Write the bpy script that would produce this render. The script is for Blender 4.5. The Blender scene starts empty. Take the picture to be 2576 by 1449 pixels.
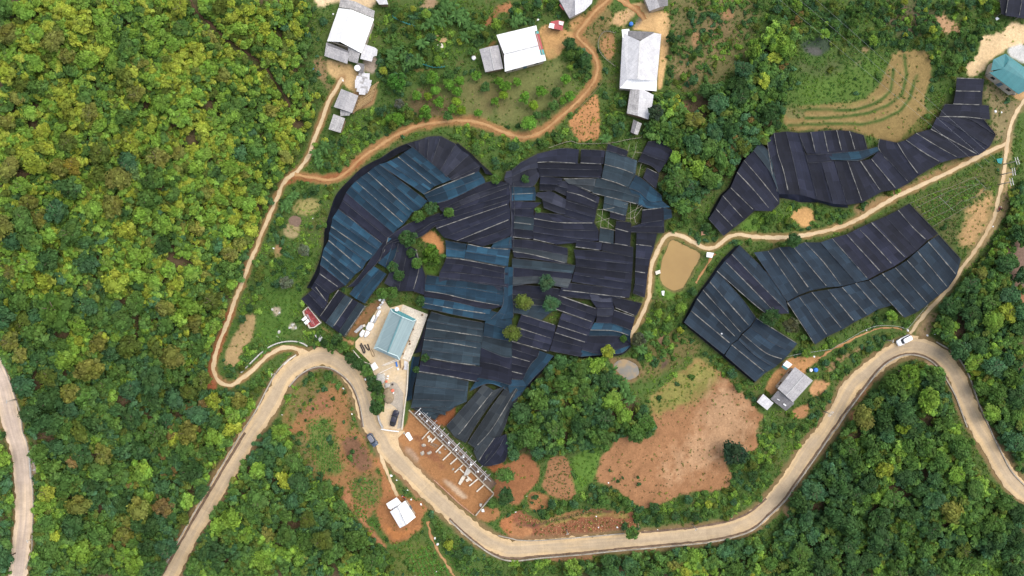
import bpy, math, random
import numpy as np
random.seed(7); rng = np.random.default_rng(7)
R = math.radians
sc = bpy.context.scene
C = sc.collection

# ---------------------------------------------------------------- camera, sky, sun, exposure
CAMH = 205.0                      # camera height over the valley floor, looking straight down
cam = bpy.data.cameras.new('camera'); camo = bpy.data.objects.new('camera', cam); C.objects.link(camo)
camo.location = (0, 0, CAMH); camo.rotation_euler = (0, 0, 0)
cam.lens = 24; cam.sensor_width = 36; cam.clip_start = 1; cam.clip_end = 6000
sc.camera = camo
SUN_EL, SUN_AZ = 58.0, 62.0       # elevation, compass azimuth (east of north)
wd = bpy.data.worlds.new('World'); sc.world = wd; wd.use_nodes = True
nt = wd.node_tree; bg = nt.nodes['Background']
sky = nt.nodes.new('ShaderNodeTexSky'); sky.sky_type = 'NISHITA'; sky.sun_disc = False
sky.sun_elevation = R(SUN_EL); sky.sun_rotation = R(SUN_AZ); sky.altitude = 900; sky.dust_density = 4.0; sky.air_density = 1.0; sky.ozone_density = 0.6
hs = nt.nodes.new('ShaderNodeHueSaturation'); hs.inputs['Saturation'].default_value = 0.5     # overcast: greyer than a clear sky
nt.links.new(sky.outputs[0], hs.inputs['Color']); nt.links.new(hs.outputs[0], bg.inputs[0]); bg.inputs[1].default_value = 0.15
sun = bpy.data.lights.new('sun', 'SUN'); sun.energy = 0.9; sun.angle = R(65); sun.color = (1.0, 0.90, 0.70)
suno = bpy.data.objects.new('sun', sun); C.objects.link(suno)
suno.rotation_euler = (R(90 - SUN_EL), 0, R(180 - SUN_AZ))
suno.location = (60, 40, 150)
sc.view_settings.view_transform = 'Standard'; sc.view_settings.look = 'None'
sc.view_settings.gamma = 1; sc.view_settings.exposure = 1.2
sc.render.engine = 'CYCLES'
sc.cycles.max_bounces = 5; sc.cycles.diffuse_bounces = 3; sc.cycles.transparent_max_bounces = 4
sc.cycles.caustics_reflective = False; sc.cycles.caustics_refractive = False

# ---------------------------------------------------------------- terrain and plan coordinates
W = 2576.0
LX, LY = -89.2, -24.5
_d = np.array([-59.6 + 89.2, 43.3 + 24.5]); _d = _d / np.hypot(*_d)
def sstep(t):
    t = np.clip(t, 0, 1); return t * t * (3 - 2 * t)
def bump(x, y, cx, cy, rx, ry, h):
    return h * np.exp(-((x - cx) / rx) ** 2 - ((y - cy) / ry) ** 2)
def hgt(x, y):
    x = np.asarray(x, float); y = np.asarray(y, float)
    u = -((x - LX) * _d[1] - (y - LY) * _d[0])           # metres left of the foot of the western hill
    t = np.clip(u - 3, 0, None)
    hill = 0.46 * t * (1 - np.exp(-t / 9.0)) / (1 + (t / 75.0) ** 2 * 0.55)
    hill = 26 * np.tanh(hill / 26)
    z = hill + hill / 26 * (1.6 * np.sin(y * 0.11 + x * 0.05) + 1.0 * np.sin(y * 0.23 - x * 0.13 + 1))
    z = z + bump(x, y, 20, -42, 17, 16, 2.6) + bump(x, y, 131, -62, 30, 26, 5.0) + bump(x, y, 150, -20, 22, 40, 4.0)
    z = z + 5.0 * sstep((x - 40) / 90) * sstep((y - 35) / 60) + bump(x, y, -85, -75, 22, 20, 2.5)
    z = z + 0.18 * np.sin(x * 0.21 + 1.3) * np.sin(y * 0.17 + 0.4)
    r = np.hypot(x, y); z = z + 60 * sstep((r - 260) / 900)
    return z
def ray(px, py, dz=0.0):
    """plan position (in 2576 x 1449 survey units) -> point dz metres above the terrain there"""
    px = np.asarray(px, float); py = np.asarray(py, float)
    z = np.zeros(np.broadcast(px, py, dz).shape) + dz
    for _ in range(22):
        s = 1.5 * (CAMH - z) / W
        x = (px - 1288) * s; y = -(py - 724.5) * s
        z = hgt(x, y) + dz
    return x, y, z
def P(px, py, dz=0.0):
    x, y, z = ray(px, py, dz); return (float(x), float(y), float(z))
def Pz(px, py, z):
    s = 1.5 * (CAMH - z) / W
    return ((px - 1288) * s, -(py - 724.5) * s, z)
def proj(x, y, z):
    s = W / (1.5 * (CAMH - z)); return 1288 + x * s, 724.5 - y * s
def T(i, j, s):
    """points noted on sheet (i, j) of the survey -> survey units"""
    a = np.array([[float(v) for v in p.split(',')] for p in s.split()])
    return a / 4.0 + np.array([644.0 * i, 362.25 * j])
def Q(s):
    return np.array([[float(v) for v in p.split(',')] for p in s.split()])
def resample(p, n):
    p = np.asarray(p, float); d = np.r_[0, np.cumsum(np.hypot(*(p[1:] - p[:-1]).T))]
    t = np.linspace(0, d[-1], n)
    return np.c_[np.interp(t, d, p[:, 0]), np.interp(t, d, p[:, 1])]
def smooth(p, n):
    """Catmull-Rom through p, n even samples"""
    p = np.asarray(p, float)
    if len(p) < 3: return resample(p, n)
    q = np.vstack([2 * p[0] - p[1], p, 2 * p[-1] - p[-2]]); out = []
    for i in range(len(p) - 1):
        a, b, c, d = q[i], q[i + 1], q[i + 2], q[i + 3]
        for t in np.linspace(0, 1, 12, endpoint=False):
            out.append(0.5 * (2 * b + (c - a) * t + (2 * a - 5 * b + 4 * c - d) * t * t + (3 * b - a - 3 * c + d) * t ** 3))
    out.append(p[-1]); return resample(np.array(out), n)
def plen(p):
    p = np.asarray(p); return float(np.hypot(*(p[1:] - p[:-1]).T).sum())
MPP = 1.5 * CAMH / W               # metres per survey unit on the valley floor

# ---------------------------------------------------------------- survey raster (2 units per cell)
GX, GY = 1288, 725
gx = (np.arange(GX) * 2 + 1.0); gy = (np.arange(GY) * 2 + 1.0)
def pmask(poly):
    poly = np.asarray(poly, float); m = np.zeros((GY, GX), bool)
    x0 = max(int(poly[:, 0].min() // 2) - 1, 0); x1 = min(int(poly[:, 0].max() // 2) + 2, GX)
    y0 = max(int(poly[:, 1].min() // 2) - 1, 0); y1 = min(int(poly[:, 1].max() // 2) + 2, GY)
    if x1 <= x0 or y1 <= y0: return m
    X = gx[None, x0:x1]; Y = gy[y0:y1, None]; s = np.zeros((y1 - y0, x1 - x0), bool)
    n = len(poly)
    for k in range(n):
        ax, ay = poly[k]; bx, by = poly[(k + 1) % n]
        if ay == by: continue
        c = ((ay > Y) != (by > Y)) & (X < (bx - ax) * (Y - ay) / (by - ay) + ax)
        s ^= c
    m[y0:y1, x0:x1] = s
    return m
def lmask(line, w):
    """cells within w survey units of a polyline"""
    line = np.asarray(line, float); m = np.zeros((GY, GX), bool)
    for a, b in zip(line[:-1], line[1:]):
        x0 = max(int((min(a[0], b[0]) - w) // 2), 0); x1 = min(int((max(a[0], b[0]) + w) // 2) + 2, GX)
        y0 = max(int((min(a[1], b[1]) - w) // 2), 0); y1 = min(int((max(a[1], b[1]) + w) // 2) + 2, GY)
        if x1 <= x0 or y1 <= y0: continue
        X = gx[None, x0:x1] - a[0]; Y = gy[y0:y1, None] - a[1]; d = b - a; L = max(float(d @ d), 1e-9)
        t = np.clip((X * d[0] + Y * d[1]) / L, 0, 1)
        m[y0:y1, x0:x1] |= (X - t * d[0]) ** 2 + (Y - t * d[1]) ** 2 < w * w
    return m
def blur(a, k):
    a = a.astype(np.float32)
    for ax in (0, 1):
        for _ in range(2):
            p = np.pad(a, [(k + 1, k) if i == ax else (0, 0) for i in (0, 1)], mode='edge')
            c = np.cumsum(p, axis=ax, dtype=np.float64)
            n = a.shape[ax]
            a = ((np.take(c, np.arange(2 * k + 1, 2 * k + 1 + n), axis=ax) - np.take(c, np.arange(0, n), axis=ax)) / (2 * k + 1)).astype(np.float32)
    return a
def vnoise(cell, seed=0):
    g = np.random.default_rng(seed).random((int(GY / cell) + 3, int(GX / cell) + 3)).astype(np.float32)
    yy = np.arange(GY) / cell; xx = np.arange(GX) / cell
    y0 = yy.astype(int); x0 = xx.astype(int); fy = (yy - y0)[:, None]; fx = (xx - x0)[None]
    fy = fy * fy * (3 - 2 * fy); fx = fx * fx * (3 - 2 * fx)
    a = g[np.ix_(y0, x0)]; b = g[np.ix_(y0, x0 + 1)]; c = g[np.ix_(y0 + 1, x0)]; d = g[np.ix_(y0 + 1, x0 + 1)]
    return (a * (1 - fx) + b * fx) * (1 - fy) + (c * (1 - fx) + d * fx) * fy
def fnoise(cell, seed=0):
    return (vnoise(cell, seed) * 0.5 + vnoise(cell / 2.1, seed + 1) * 0.3 + vnoise(cell / 4.3, seed + 2) * 0.2) * 2 - 1
def samp(a, px, py):
    ix = np.clip((np.asarray(px) / 2).astype(int), 0, GX - 1); iy = np.clip((np.asarray(py) / 2).astype(int), 0, GY - 1)
    return a[iy, ix]

# ---------------------------------------------------------------- object helpers
def props(o, label=None, cat=None, group=None, kind=None):
    if label: o['label'] = label
    if cat: o['category'] = cat
    if group: o['group'] = group
    if kind: o['kind'] = kind
    return o
def empty(name, loc, label, cat, group=None, rz=0.0):
    o = bpy.data.objects.new(name, None); C.objects.link(o); o.location = loc; o.rotation_euler = (0, 0, rz)
    o.empty_display_size = 0.5
    return props(o, label, cat, group)
def link(name, me, mat=None, parent=None):
    o = bpy.data.objects.new(name, me); C.objects.link(o)
    if mat is not None and not me.materials: me.materials.append(mat)
    if parent is not None: o.parent = parent
    return o
def npmesh(name, v, f, col=None, uv=None, sm=False):
    """v (N,3), f (M,4) quads -> mesh; col (N,3) point colours 'tint'; uv (N,2)"""
    v = np.asarray(v, np.float32); f = np.asarray(f, np.int32)
    me = bpy.data.meshes.new(name); me.vertices.add(len(v)); me.vertices.foreach_set('co', v.ravel())
    k = f.shape[1]; me.loops.add(f.size); me.polygons.add(len(f))
    me.polygons.foreach_set('loop_start', np.arange(0, f.size, k, dtype=np.int32))
    me.loops.foreach_set('vertex_index', f.ravel())
    if sm: me.polygons.foreach_set('use_smooth', np.ones(len(f), bool))
    if col is not None:
        a = me.color_attributes.new('tint', 'FLOAT_COLOR', 'POINT')
        a.data.foreach_set('color', np.c_[np.asarray(col, np.float32), np.ones(len(v), np.float32)].ravel())
    if uv is not None:
        l = me.uv_layers.new(name='uv'); l.data.foreach_set('uv', np.asarray(uv, np.float32)[f.ravel()].ravel())
    me.update(calc_edges=True)
    return me
class MB:
    """collects simple shapes into one mesh"""
    def __init__(s): s.v = []; s.f = []
    def add(s, v, f):
        n = len(s.v); s.v += [tuple(p) for p in v]; s.f += [tuple(i + n for i in q) for q in f]; return s
    def box(s, c, d, rz=0.0, taper=1.0):
        x, y, z = d[0] / 2, d[1] / 2, d[2] / 2; ca, sa = math.cos(rz), math.sin(rz); v = []
        for k, t in ((-1, 1.0), (1, taper)):
            for a, b in ((-1, -1), (1, -1), (1, 1), (-1, 1)):
                p, q = a * x * t, b * y * t
                v.append((c[0] + p * ca - q * sa, c[1] + p * sa + q * ca, c[2] + k * z))
        return s.add(v, [(3, 2, 1, 0), (4, 5, 6, 7), (0, 1, 5, 4), (1, 2, 6, 5), (2, 3, 7, 6), (3, 0, 4, 7)])
    def tube(s, pts, r, n=6, r1=None, cap=True):
        pts = [np.array(p, float) for p in pts]; m = len(pts); v = []; f = []
        for i, p in enumerate(pts):
            t = pts[min(i + 1, m - 1)] - pts[max(i - 1, 0)]; t = t / (np.linalg.norm(t) + 1e-9)
            a = np.cross(t, (0, 0, 1.0)) if abs(t[2]) < 0.95 else np.cross(t, (1.0, 0, 0)); a /= np.linalg.norm(a); b = np.cross(t, a)
            rr = r if r1 is None else r + (r1 - r) * i / max(m - 1, 1)
            for k in range(n):
                w = 2 * math.pi * k / n; v.append(p + rr * (a * math.cos(w) + b * math.sin(w)))
        for i in range(m - 1):
            for k in range(n):
                f.append((i * n + k, i * n + (k + 1) % n, (i + 1) * n + (k + 1) % n, (i + 1) * n + k))
        if cap: f += [tuple(range(n - 1, -1, -1)), tuple((m - 1) * n + k for k in range(n))]
        return s.add(v, f)
    def lathe(s, c, prof, n=14):
        v = []; f = []
        for r, z in prof:
            for k in range(n):
                w = 2 * math.pi * k / n; v.append((c[0] + r * math.cos(w), c[1] + r * math.sin(w), c[2] + z))
        for i in range(len(prof) - 1):
            for k in range(n): f.append((i * n + k, i * n + (k + 1) % n, (i + 1) * n + (k + 1) % n, (i + 1) * n + k))
        f += [tuple(range(n - 1, -1, -1)), tuple((len(prof) - 1) * n + k for k in range(n))]
        return s.add(v, f)
    def slab(s, top, th):
        """polygon of 3-D points, thickened downwards"""
        n = len(top); a = 0.0
        for i in range(n):
            a += top[i][0] * top[(i + 1) % n][1] - top[(i + 1) % n][0] * top[i][1]
        if a < 0: top = top[::-1]
        v = [tuple(p) for p in top] + [(p[0], p[1], p[2] - th) for p in top]
        f = [tuple(range(n)), tuple(range(2 * n - 1, n - 1, -1))] + [(i, n + i, n + (i + 1) % n, (i + 1) % n) for i in range(n)]
        return s.add(v, f)
    def mesh(s, name, sm=False, uvdir=None):
        me = bpy.data.meshes.new(name); me.from_pydata([tuple(map(float, p)) for p in s.v], [], s.f); me.update()
        if sm: me.polygons.foreach_set('use_smooth', np.ones(len(me.polygons), bool))
        if uvdir is not None:
            l = me.uv_layers.new(name='uv'); ux, uy = uvdir
            co = np.array([s.v[i] for q in s.f for i in q])
            l.data.foreach_set('uv', np.c_[co[:, 0] * ux + co[:, 1] * uy, -co[:, 0] * uy + co[:, 1] * ux].astype(np.float32).ravel())
        return me
    def obj(s, name, mat, parent=None, sm=False, uvdir=None):
        o = link(name, s.mesh(name, sm, uvdir), mat)
        if parent is not None:
            o.parent = parent; o.matrix_parent_inverse = PINV.get(parent.name) or inv(parent)
        return o
from mathutils import Matrix
PINV = {}
def inv(p):
    m = Matrix.Translation(p.location) @ p.rotation_euler.to_matrix().to_4x4()
    PINV[p.name] = m.inverted(); return PINV[p.name]
# note: MB.obj writes world coordinates under a parent; link() writes local ones

# ---------------------------------------------------------------- materials
def newmat(name):
    m = bpy.data.materials.new(name); m.use_nodes = True
    n = m.node_tree; b = n.nodes['Principled BSDF']; b.inputs['Specular IOR Level'].default_value = 0.25
    return m, n, b
def node(n, t, **k):
    o = n.nodes.new(t)
    for a, v in k.items(): setattr(o, a, v)
    return o
def noise(n, vec, scale, detail=4, rough=0.6):
    o = node(n, 'ShaderNodeTexNoise'); o.inputs['Scale'].default_value = scale; o.inputs['Detail'].default_value = detail; o.inputs['Roughness'].default_value = rough
    if vec is not None: n.links.new(vec, o.inputs['Vector'])
    return o.outputs[0]
def mrange(n, v, a, b, c, d):
    o = node(n, 'ShaderNodeMapRange'); n.links.new(v, o.inputs[0])
    for i, q in enumerate((a, b, c, d)): o.inputs[i + 1].default_value = q
    return o.outputs[0]
def mul(n, col, fac):
    o = node(n, 'ShaderNodeVectorMath', operation='SCALE')
    if isinstance(col, tuple): o.inputs[0].default_value = col[:3]
    else: n.links.new(col, o.inputs[0])
    n.links.new(fac, o.inputs['Scale']); return o.outputs[0]
def math2(n, op, a, b):
    o = node(n, 'ShaderNodeMath', operation=op)
    for i, q in enumerate((a, b)):
        if isinstance(q, (int, float)): o.inputs[i].default_value = q
        else: n.links.new(q, o.inputs[i])
    return o.outputs[0]
def mixc(n, fac, a, b):
    o = node(n, 'ShaderNodeMix', data_type='RGBA')
    n.links.new(fac, o.inputs[0])
    for i, q in ((6, a), (7, b)):
        if isinstance(q, tuple): o.inputs[i].default_value = (*q[:3], 1)
        else: n.links.new(q, o.inputs[i])
    return o.outputs[2]
def bumpn(n, b, h, dist, strength=1.0):
    o = node(n, 'ShaderNodeBump'); o.inputs['Strength'].default_value = strength; o.inputs['Distance'].default_value = dist
    n.links.new(h, o.inputs['Height']); n.links.new(o.outputs[0], b.inputs['Normal'])
def grainmat(name, c1, c2, scale=1.0, rough=0.85, bd=0.0, lo=0.8, hi=1.2, spec=0.25, metal=0.0):
    """two tones mixed by noise, with a finer grain; object space"""
    m, n, b = newmat(name); tc = node(n, 'ShaderNodeTexCoord').outputs['Object']
    k = noise(n, tc, scale); g = noise(n, tc, scale * 7, 3)
    c = mixc(n, mrange(n, k, 0.36, 0.64, 0, 1), c1, c2); c = mul(n, c, mrange(n, g, 0.3, 0.7, lo, hi))
    n.links.new(c, b.inputs['Base Color']); b.inputs['Roughness'].default_value = rough
    b.inputs['Specular IOR Level'].default_value = spec; b.inputs['Metallic'].default_value = metal
    if bd: bumpn(n, b, g, bd)
    return m
def roofmat(name, c1, c2, du=1.1, dv=1.6, line=0.75, rough=0.6, corr=0.22, stain=0.25):
    """corrugated sheets: seams every du x dv metres (uv in metres), stains, corrugation bump"""
    m, n, b = newmat(name); uv = node(n, 'ShaderNodeTexCoord').outputs['UV']
    br = node(n, 'ShaderNodeTexBrick'); n.links.new(uv, br.inputs['Vector']); br.offset = 0.0
    br.inputs['Scale'].default_value = 1.0; br.inputs['Brick Width'].default_value = du; br.inputs['Row Height'].default_value = dv
    br.inputs['Mortar Size'].default_value = 0.045; br.inputs['Mortar Smooth'].default_value = 0.6
    br.inputs['Color1'].default_value = (1, 1, 1, 1); br.inputs['Color2'].default_value = (0.86, 0.86, 0.87, 1); br.inputs['Mortar'].default_value = (line, line, line, 1)
    st = noise(n, uv, 0.45, 5, 0.65); st2 = noise(n, uv, 3.0, 3)
    c = mixc(n, mrange(n, st, 0.35, 0.7, 0, 1), c1, c2)
    o = node(n, 'ShaderNodeMix', data_type='RGBA', blend_type='MULTIPLY'); o.inputs[0].default_value = 1
    n.links.new(c, o.inputs[6]); n.links.new(br.outputs[0], o.inputs[7])
    c = mul(n, o.outputs[2], mrange(n, st2, 0.3, 0.7, 1 - stain, 1 + stain * 0.4))
    n.links.new(c, b.inputs['Base Color']); b.inputs['Roughness'].default_value = rough
    if corr:
        wv = node(n, 'ShaderNodeTexWave'); n.links.new(uv, wv.inputs['Vector']); wv.inputs['Scale'].default_value = 1.0 / corr / 6.28 * 3.14
        wv.bands_direction = 'X'; bumpn(n, b, wv.outputs[1], 0.03, 0.5)
    return m
def netmat(name, c, hi):
    """woven shade cloth: overlapping layers make lighter and darker rectangles, fine pull lines run along the strip"""
    m, n, b = newmat(name); uv = node(n, 'ShaderNodeTexCoord').outputs['UV']
    oi = node(n, 'ShaderNodeObjectInfo').outputs['Random']
    sx = node(n, 'ShaderNodeSeparateXYZ'); n.links.new(uv, sx.inputs[0])
    u = math2(n, 'FLOOR', math2(n, 'MULTIPLY', sx.outputs[0], 1 / 3.1), 0.0)
    v = math2(n, 'FLOOR', math2(n, 'MULTIPLY', sx.outputs[1], 1 / 1.9), 0.0)
    cv = node(n, 'ShaderNodeCombineXYZ'); n.links.new(u, cv.inputs[0]); n.links.new(v, cv.inputs[1]); n.links.new(math2(n, 'MULTIPLY', oi, 91.7), cv.inputs[2])
    wn = node(n, 'ShaderNodeTexWhiteNoise', noise_dimensions='3D'); n.links.new(cv.outputs[0], wn.inputs[0])
    cb = node(n, 'ShaderNodeCombineXYZ'); n.links.new(v, cb.inputs[0]); n.links.new(math2(n, 'MULTIPLY', oi, 53.3), cb.inputs[1])
    wb = node(n, 'ShaderNodeTexWhiteNoise', noise_dimensions='3D'); n.links.new(cb.outputs[0], wb.inputs[0])
    st = node(n, 'ShaderNodeMapping'); n.links.new(uv, st.inputs[0]); st.inputs['Scale'].default_value = (0.25, 5.0, 1)
    k = noise(n, st.outputs[0], 1.0, 4, 0.7)
    big = noise(n, node(n, 'ShaderNodeTexCoord').outputs['Object'], 0.22, 2)
    f = math2(n, 'MULTIPLY', math2(n, 'MULTIPLY', mrange(n, wn.outputs[0], 0, 1, 0.88, 1.12), mrange(n, wb.outputs[0], 0, 1, 0.70, 1.34)), mrange(n, k, 0.3, 0.7, 0.76, 1.24))
    f = math2(n, 'MULTIPLY', f, mrange(n, oi, 0, 1, 0.85, 1.15)); f = math2(n, 'MULTIPLY', f, mrange(n, big, 0.35, 0.65, 0.85, 1.15))
    l1 = math2(n, 'ABSOLUTE', math2(n, 'SUBTRACT', math2(n, 'FRACT', math2(n, 'MULTIPLY', sx.outputs[1], 1 / 1.9), 0), 0.5), 0); l2 = math2(n, 'ABSOLUTE', math2(n, 'SUBTRACT', math2(n, 'FRACT', math2(n, 'MULTIPLY', sx.outputs[0], 1 / 3.1), 0), 0.5), 0)
    f = math2(n, 'MULTIPLY', f, math2(n, 'MULTIPLY', mrange(n, l1, 0.44, 0.49, 1.0, 1.35), mrange(n, l2, 0.46, 0.49, 1.0, 1.22)))
    cc = mixc(n, mrange(n, wn.outputs[0], 0.55, 1.0, 0, 1), c, hi)
    n.links.new(mul(n, cc, f), b.inputs['Base Color']); b.inputs['Roughness'].default_value = 0.75
    b.inputs['Specular IOR Level'].default_value = 0.18
    bumpn(n, b, k, 0.05, 0.5)
    return m
M = {}
M['netD'] = netmat('shade_cloth_black', (0.0082, 0.0098, 0.0188), (0.0125, 0.0140, 0.0255))
M['netG'] = netmat('shade_cloth_charcoal', (0.0145, 0.0165, 0.0265), (0.022, 0.024, 0.036))
M['netT'] = netmat('shade_cloth_teal', (0.0095, 0.027, 0.046), (0.013, 0.045, 0.074))
M['netS'] = netmat('shade_cloth_slate', (0.0165, 0.027, 0.036), (0.022, 0.036, 0.046))
M['netN'] = netmat('shade_cloth_navy', (0.0105, 0.0190, 0.0300), (0.0145, 0.0265, 0.0405))
M['netK'] = netmat('shade_cloth_grey_green', (0.019, 0.024, 0.029), (0.030, 0.035, 0.038))
M['seam'] = grainmat('bleached_cord', (0.21, 0.205, 0.185), (0.08, 0.08, 0.08), 0.8)
M['cord'] = grainmat('dark_cord', (0.065, 0.068, 0.075), (0.030, 0.032, 0.038), 0.8)
M['post'] = grainmat('weathered_post', (0.30, 0.27, 0.22), (0.16, 0.14, 0.11), 2.0)
M['bark'] = grainmat('bark', (0.09, 0.065, 0.045), (0.14, 0.11, 0.08), 3.0, 0.95)
M['road'] = None
M['conc'] = grainmat('concrete', (0.40, 0.36, 0.30), (0.24, 0.21, 0.17), 0.35, 0.9, 0.01)
M['concw'] = grainmat('pale_concrete', (0.62, 0.57, 0.49), (0.50, 0.45, 0.37), 0.35, 0.9)
M['drain'] = grainmat('damp_drain', (0.10, 0.065, 0.045), (0.16, 0.11, 0.075), 0.7, 0.9)
M['wall'] = grainmat('plaster', (0.42, 0.37, 0.30), (0.33, 0.28, 0.22), 0.6)
M['brick'] = grainmat('brick', (0.34, 0.17, 0.10), (0.42, 0.26, 0.18), 2.0)
M['wood'] = grainmat('wood', (0.25, 0.17, 0.10), (0.17, 0.11, 0.07), 2.0)
M['door'] = grainmat('painted_door', (0.10, 0.16, 0.20), (0.08, 0.13, 0.17), 2.0, 0.5)
M['glass'] = grainmat('dark_glass', (0.02, 0.025, 0.03), (0.03, 0.035, 0.04), 2.0, 0.12, spec=0.5)
M['white'] = grainmat('white_sheet', (0.80, 0.80, 0.80), (0.70, 0.70, 0.69), 0.8, 0.6, lo=0.93, hi=1.05)
M['roofW'] = roofmat('white_roof_sheets', (0.82, 0.82, 0.82), (0.76, 0.75, 0.75), 1.1, 1.8, 0.90, stain=0.16)
M['roofL'] = roofmat('pale_roof_sheets', (0.60, 0.59, 0.60), (0.50, 0.49, 0.50), 0.9, 1.5, 0.74, stain=0.18)
M['roofG'] = roofmat('grey_roof_sheets', (0.45, 0.43, 0.43), (0.32, 0.31, 0.32), 0.9, 1.4, 0.72, stain=0.3)
M['roofP'] = roofmat('patched_roof_sheets', (0.48, 0.46, 0.45), (0.26, 0.25, 0.25), 0.8, 1.1, 0.6, stain=0.4)
M['roofK'] = roofmat('sooty_roof_sheets', (0.22, 0.21, 0.215), (0.13, 0.125, 0.13), 0.9, 1.4, 0.7, stain=0.3)
M['roofT'] = roofmat('teal_steel_roof', (0.235, 0.31, 0.32), (0.22, 0.295, 0.305), 0.35, 40, 0.95, rough=0.4, corr=0.35, stain=0.05)
M['roofT2'] = roofmat('deep_teal_steel_roof', (0.055, 0.20, 0.215), (0.05, 0.185, 0.20), 0.35, 40, 0.93, rough=0.4, corr=0.35, stain=0.05)
M['ridgeT'] = grainmat('teal_ridge', (0.11, 0.225, 0.245), (0.10, 0.21, 0.23), 2.0, 0.4)
M['trimT'] = grainmat('teal_trim', (0.46, 0.56, 0.56), (0.42, 0.52, 0.52), 2.0, 0.4)
M['roofR'] = roofmat('red_roof_sheets', (0.42, 0.09, 0.09), (0.34, 0.07, 0.075), 0.35, 40, 0.9, stain=0.15)
M['tealp'] = roofmat('turquoise_sheets', (0.10, 0.36, 0.35), (0.09, 0.32, 0.32), 0.35, 40, 0.9, stain=0.15)
M['steel'] = grainmat('galvanised_steel', (0.46, 0.46, 0.46), (0.34, 0.34, 0.345), 2.0, 0.45, metal=0.3)
M['black'] = grainmat('black_plastic', (0.035, 0.03, 0.03), (0.055, 0.045, 0.045), 2.0, 0.5)
M['blue'] = grainmat('blue_plastic', (0.03, 0.17, 0.55), (0.03, 0.14, 0.45), 2.0, 0.4)
M['red'] = grainmat('red_paint', (0.50, 0.06, 0.03), (0.42, 0.05, 0.03), 2.0, 0.4)
M['orange'] = grainmat('orange_drum', (0.62, 0.17, 0.10), (0.55, 0.14, 0.09), 2.0, 0.5)
M['bamboo'] = grainmat('bamboo', (0.42, 0.30, 0.15), (0.30, 0.19, 0.09), 3.0)
M['rubber'] = grainmat('rubber', (0.02, 0.02, 0.02), (0.03, 0.03, 0.03), 4.0, 0.8)
M['skin'] = grainmat('skin', (0.36, 0.21, 0.14), (0.32, 0.18, 0.12), 4.0, 0.6)
M['cloth'] = grainmat('dark_clothes', (0.03, 0.025, 0.03), (0.045, 0.03, 0.04), 4.0, 0.9)
M['helmet'] = grainmat('helmet', (0.10, 0.02, 0.03), (0.08, 0.02, 0.025), 4.0, 0.3)
M['rope'] = grainmat('green_mesh', (0.03, 0.20, 0.20), (0.05, 0.26, 0.26), 3.0)
M['sand'] = grainmat('sand', (0.30, 0.23, 0.15), (0.22, 0.165, 0.11), 1.2, 0.95, 0.05)
M['gravel'] = grainmat('gravel', (0.50, 0.48, 0.44), (0.36, 0.345, 0.32), 2.5, 0.95, 0.08, 0.7, 1.25)
# ---------------------------------------------------------------- roads and paths (survey units)
MAIN = np.vstack([Q('405,1490 425,1449 480,1345 542,1238 600,1140 632,1087 662,1044'),
    T(1, 2, '190,1080 290,900 420,780 560,708 690,690 800,725 905,805 990,910 1050,1040 1092,1180 1120,1290 1165,1400'),
    T(1, 3, '1260,60 1320,170 1430,290 1560,420 1700,560 1850,705 2000,840 2150,970 2300,1075 2450,1148 2576,1180'),
    T(2, 3, '300,1165 700,1138 1100,1108 1500,1075 1800,1045 2100,1005 2300,945 2450,865 2576,760'),
    T(3, 3, '225,480 400,200'), T(3, 2, '575,1440 705,1230 850,980 1010,845 1150,725 1290,635 1450,590 1600,615 1740,695 1850,820 1930,960 1990,1115 2060,1280 2140,1440'),
    T(3, 3, '2190,60 2290,235 2400,420 2500,545 2620,640')])
LEFT = Q('-34,850 -22,905 4,965 22,1035 35,1086 50,1135 58,1190 61,1250 60,1310 54,1365 44,1449 36,1490')
PATH1 = np.vstack([T(1, 0, '870,780 800,900 740,1000 690,1130 630,1290 575,1430'), T(1, 1, '540,100 470,210 390,290 310,350 260,420 210,540 160,660 100,800 40,940 0,1050'),
    Q('625,667 605,724 600,732 587,767 570,817 550,865 538,910 537,930 547,955 565,967 578,969 592,964 612,949 644,924'), T(1, 2, '60,735 130,675 220,620 330,597 420,615 500,655 570,685')])
PATH2 = np.vstack([Q('741,438 774,445 804,450 829,453 851,447 869,435 889,417 906,400 926,385 950,370 975,353 1006,335 1049,317 1094,309 1144,304 1189,305 1219,312 1249,325 1288,340'),
    T(2, 0, '100,1382 220,1360 350,1290 480,1180 600,1080 700,980 800,860 850,760 860,650 820,540 740,450 670,385 660,335 740,230 830,120 930,30 990,-30')])
PATH3 = np.vstack([T(2, 2, '1170,500 1220,430 1280,330 1330,220 1370,110 1385,10'), T(2, 1, '1400,1250 1440,1130 1490,1020 1555,925 1630,908 1720,932 1830,990 1930,1040 2020,1048 2085,1010 2170,940 2270,912 2400,928'),
    T(3, 1, '0,940 200,936 400,912 600,870 760,822 900,760 1050,672 1200,582 1330,512 1500,432 1650,362 1850,268 2050,162 2250,65 2340,25 2410,-10')])
PATH4 = np.vstack([T(3, 2, '1430,462 1520,332 1620,218 1720,110'), T(3, 1, '1830,1449 1870,1390 1950,1250 2050,1120 2170,940 2260,770 2300,650 2330,500 2370,330 2390,150 2410,0'), Q('2537,350 2540,325 2555,287 2580,250 2620,205')])
PATH5 = T(3, 2, '470,735 620,635 800,540 950,470 1080,420 1200,398 1350,412')
PATH6 = T(1, 3, '1255,230 1270,280 1295,340 1340,460 1390,570 1425,645')
PATH7 = T(1, 3, '1730,900 1760,1050 1810,1150 1880,1270 1950,1380 2010,1470')
PATH8 = T(2, 0, '1060,-20 1150,30 1240,90 1300,150 1330,200')
PATH10 = np.vstack([T(0, 0, '1915,-20 1950,60 2030,180 2120,240 2220,340 2330,430 2440,500 2576,600'), T(1, 0, '60,660 130,730 190,820 260,920 320,1020 350,1080')])
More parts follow.
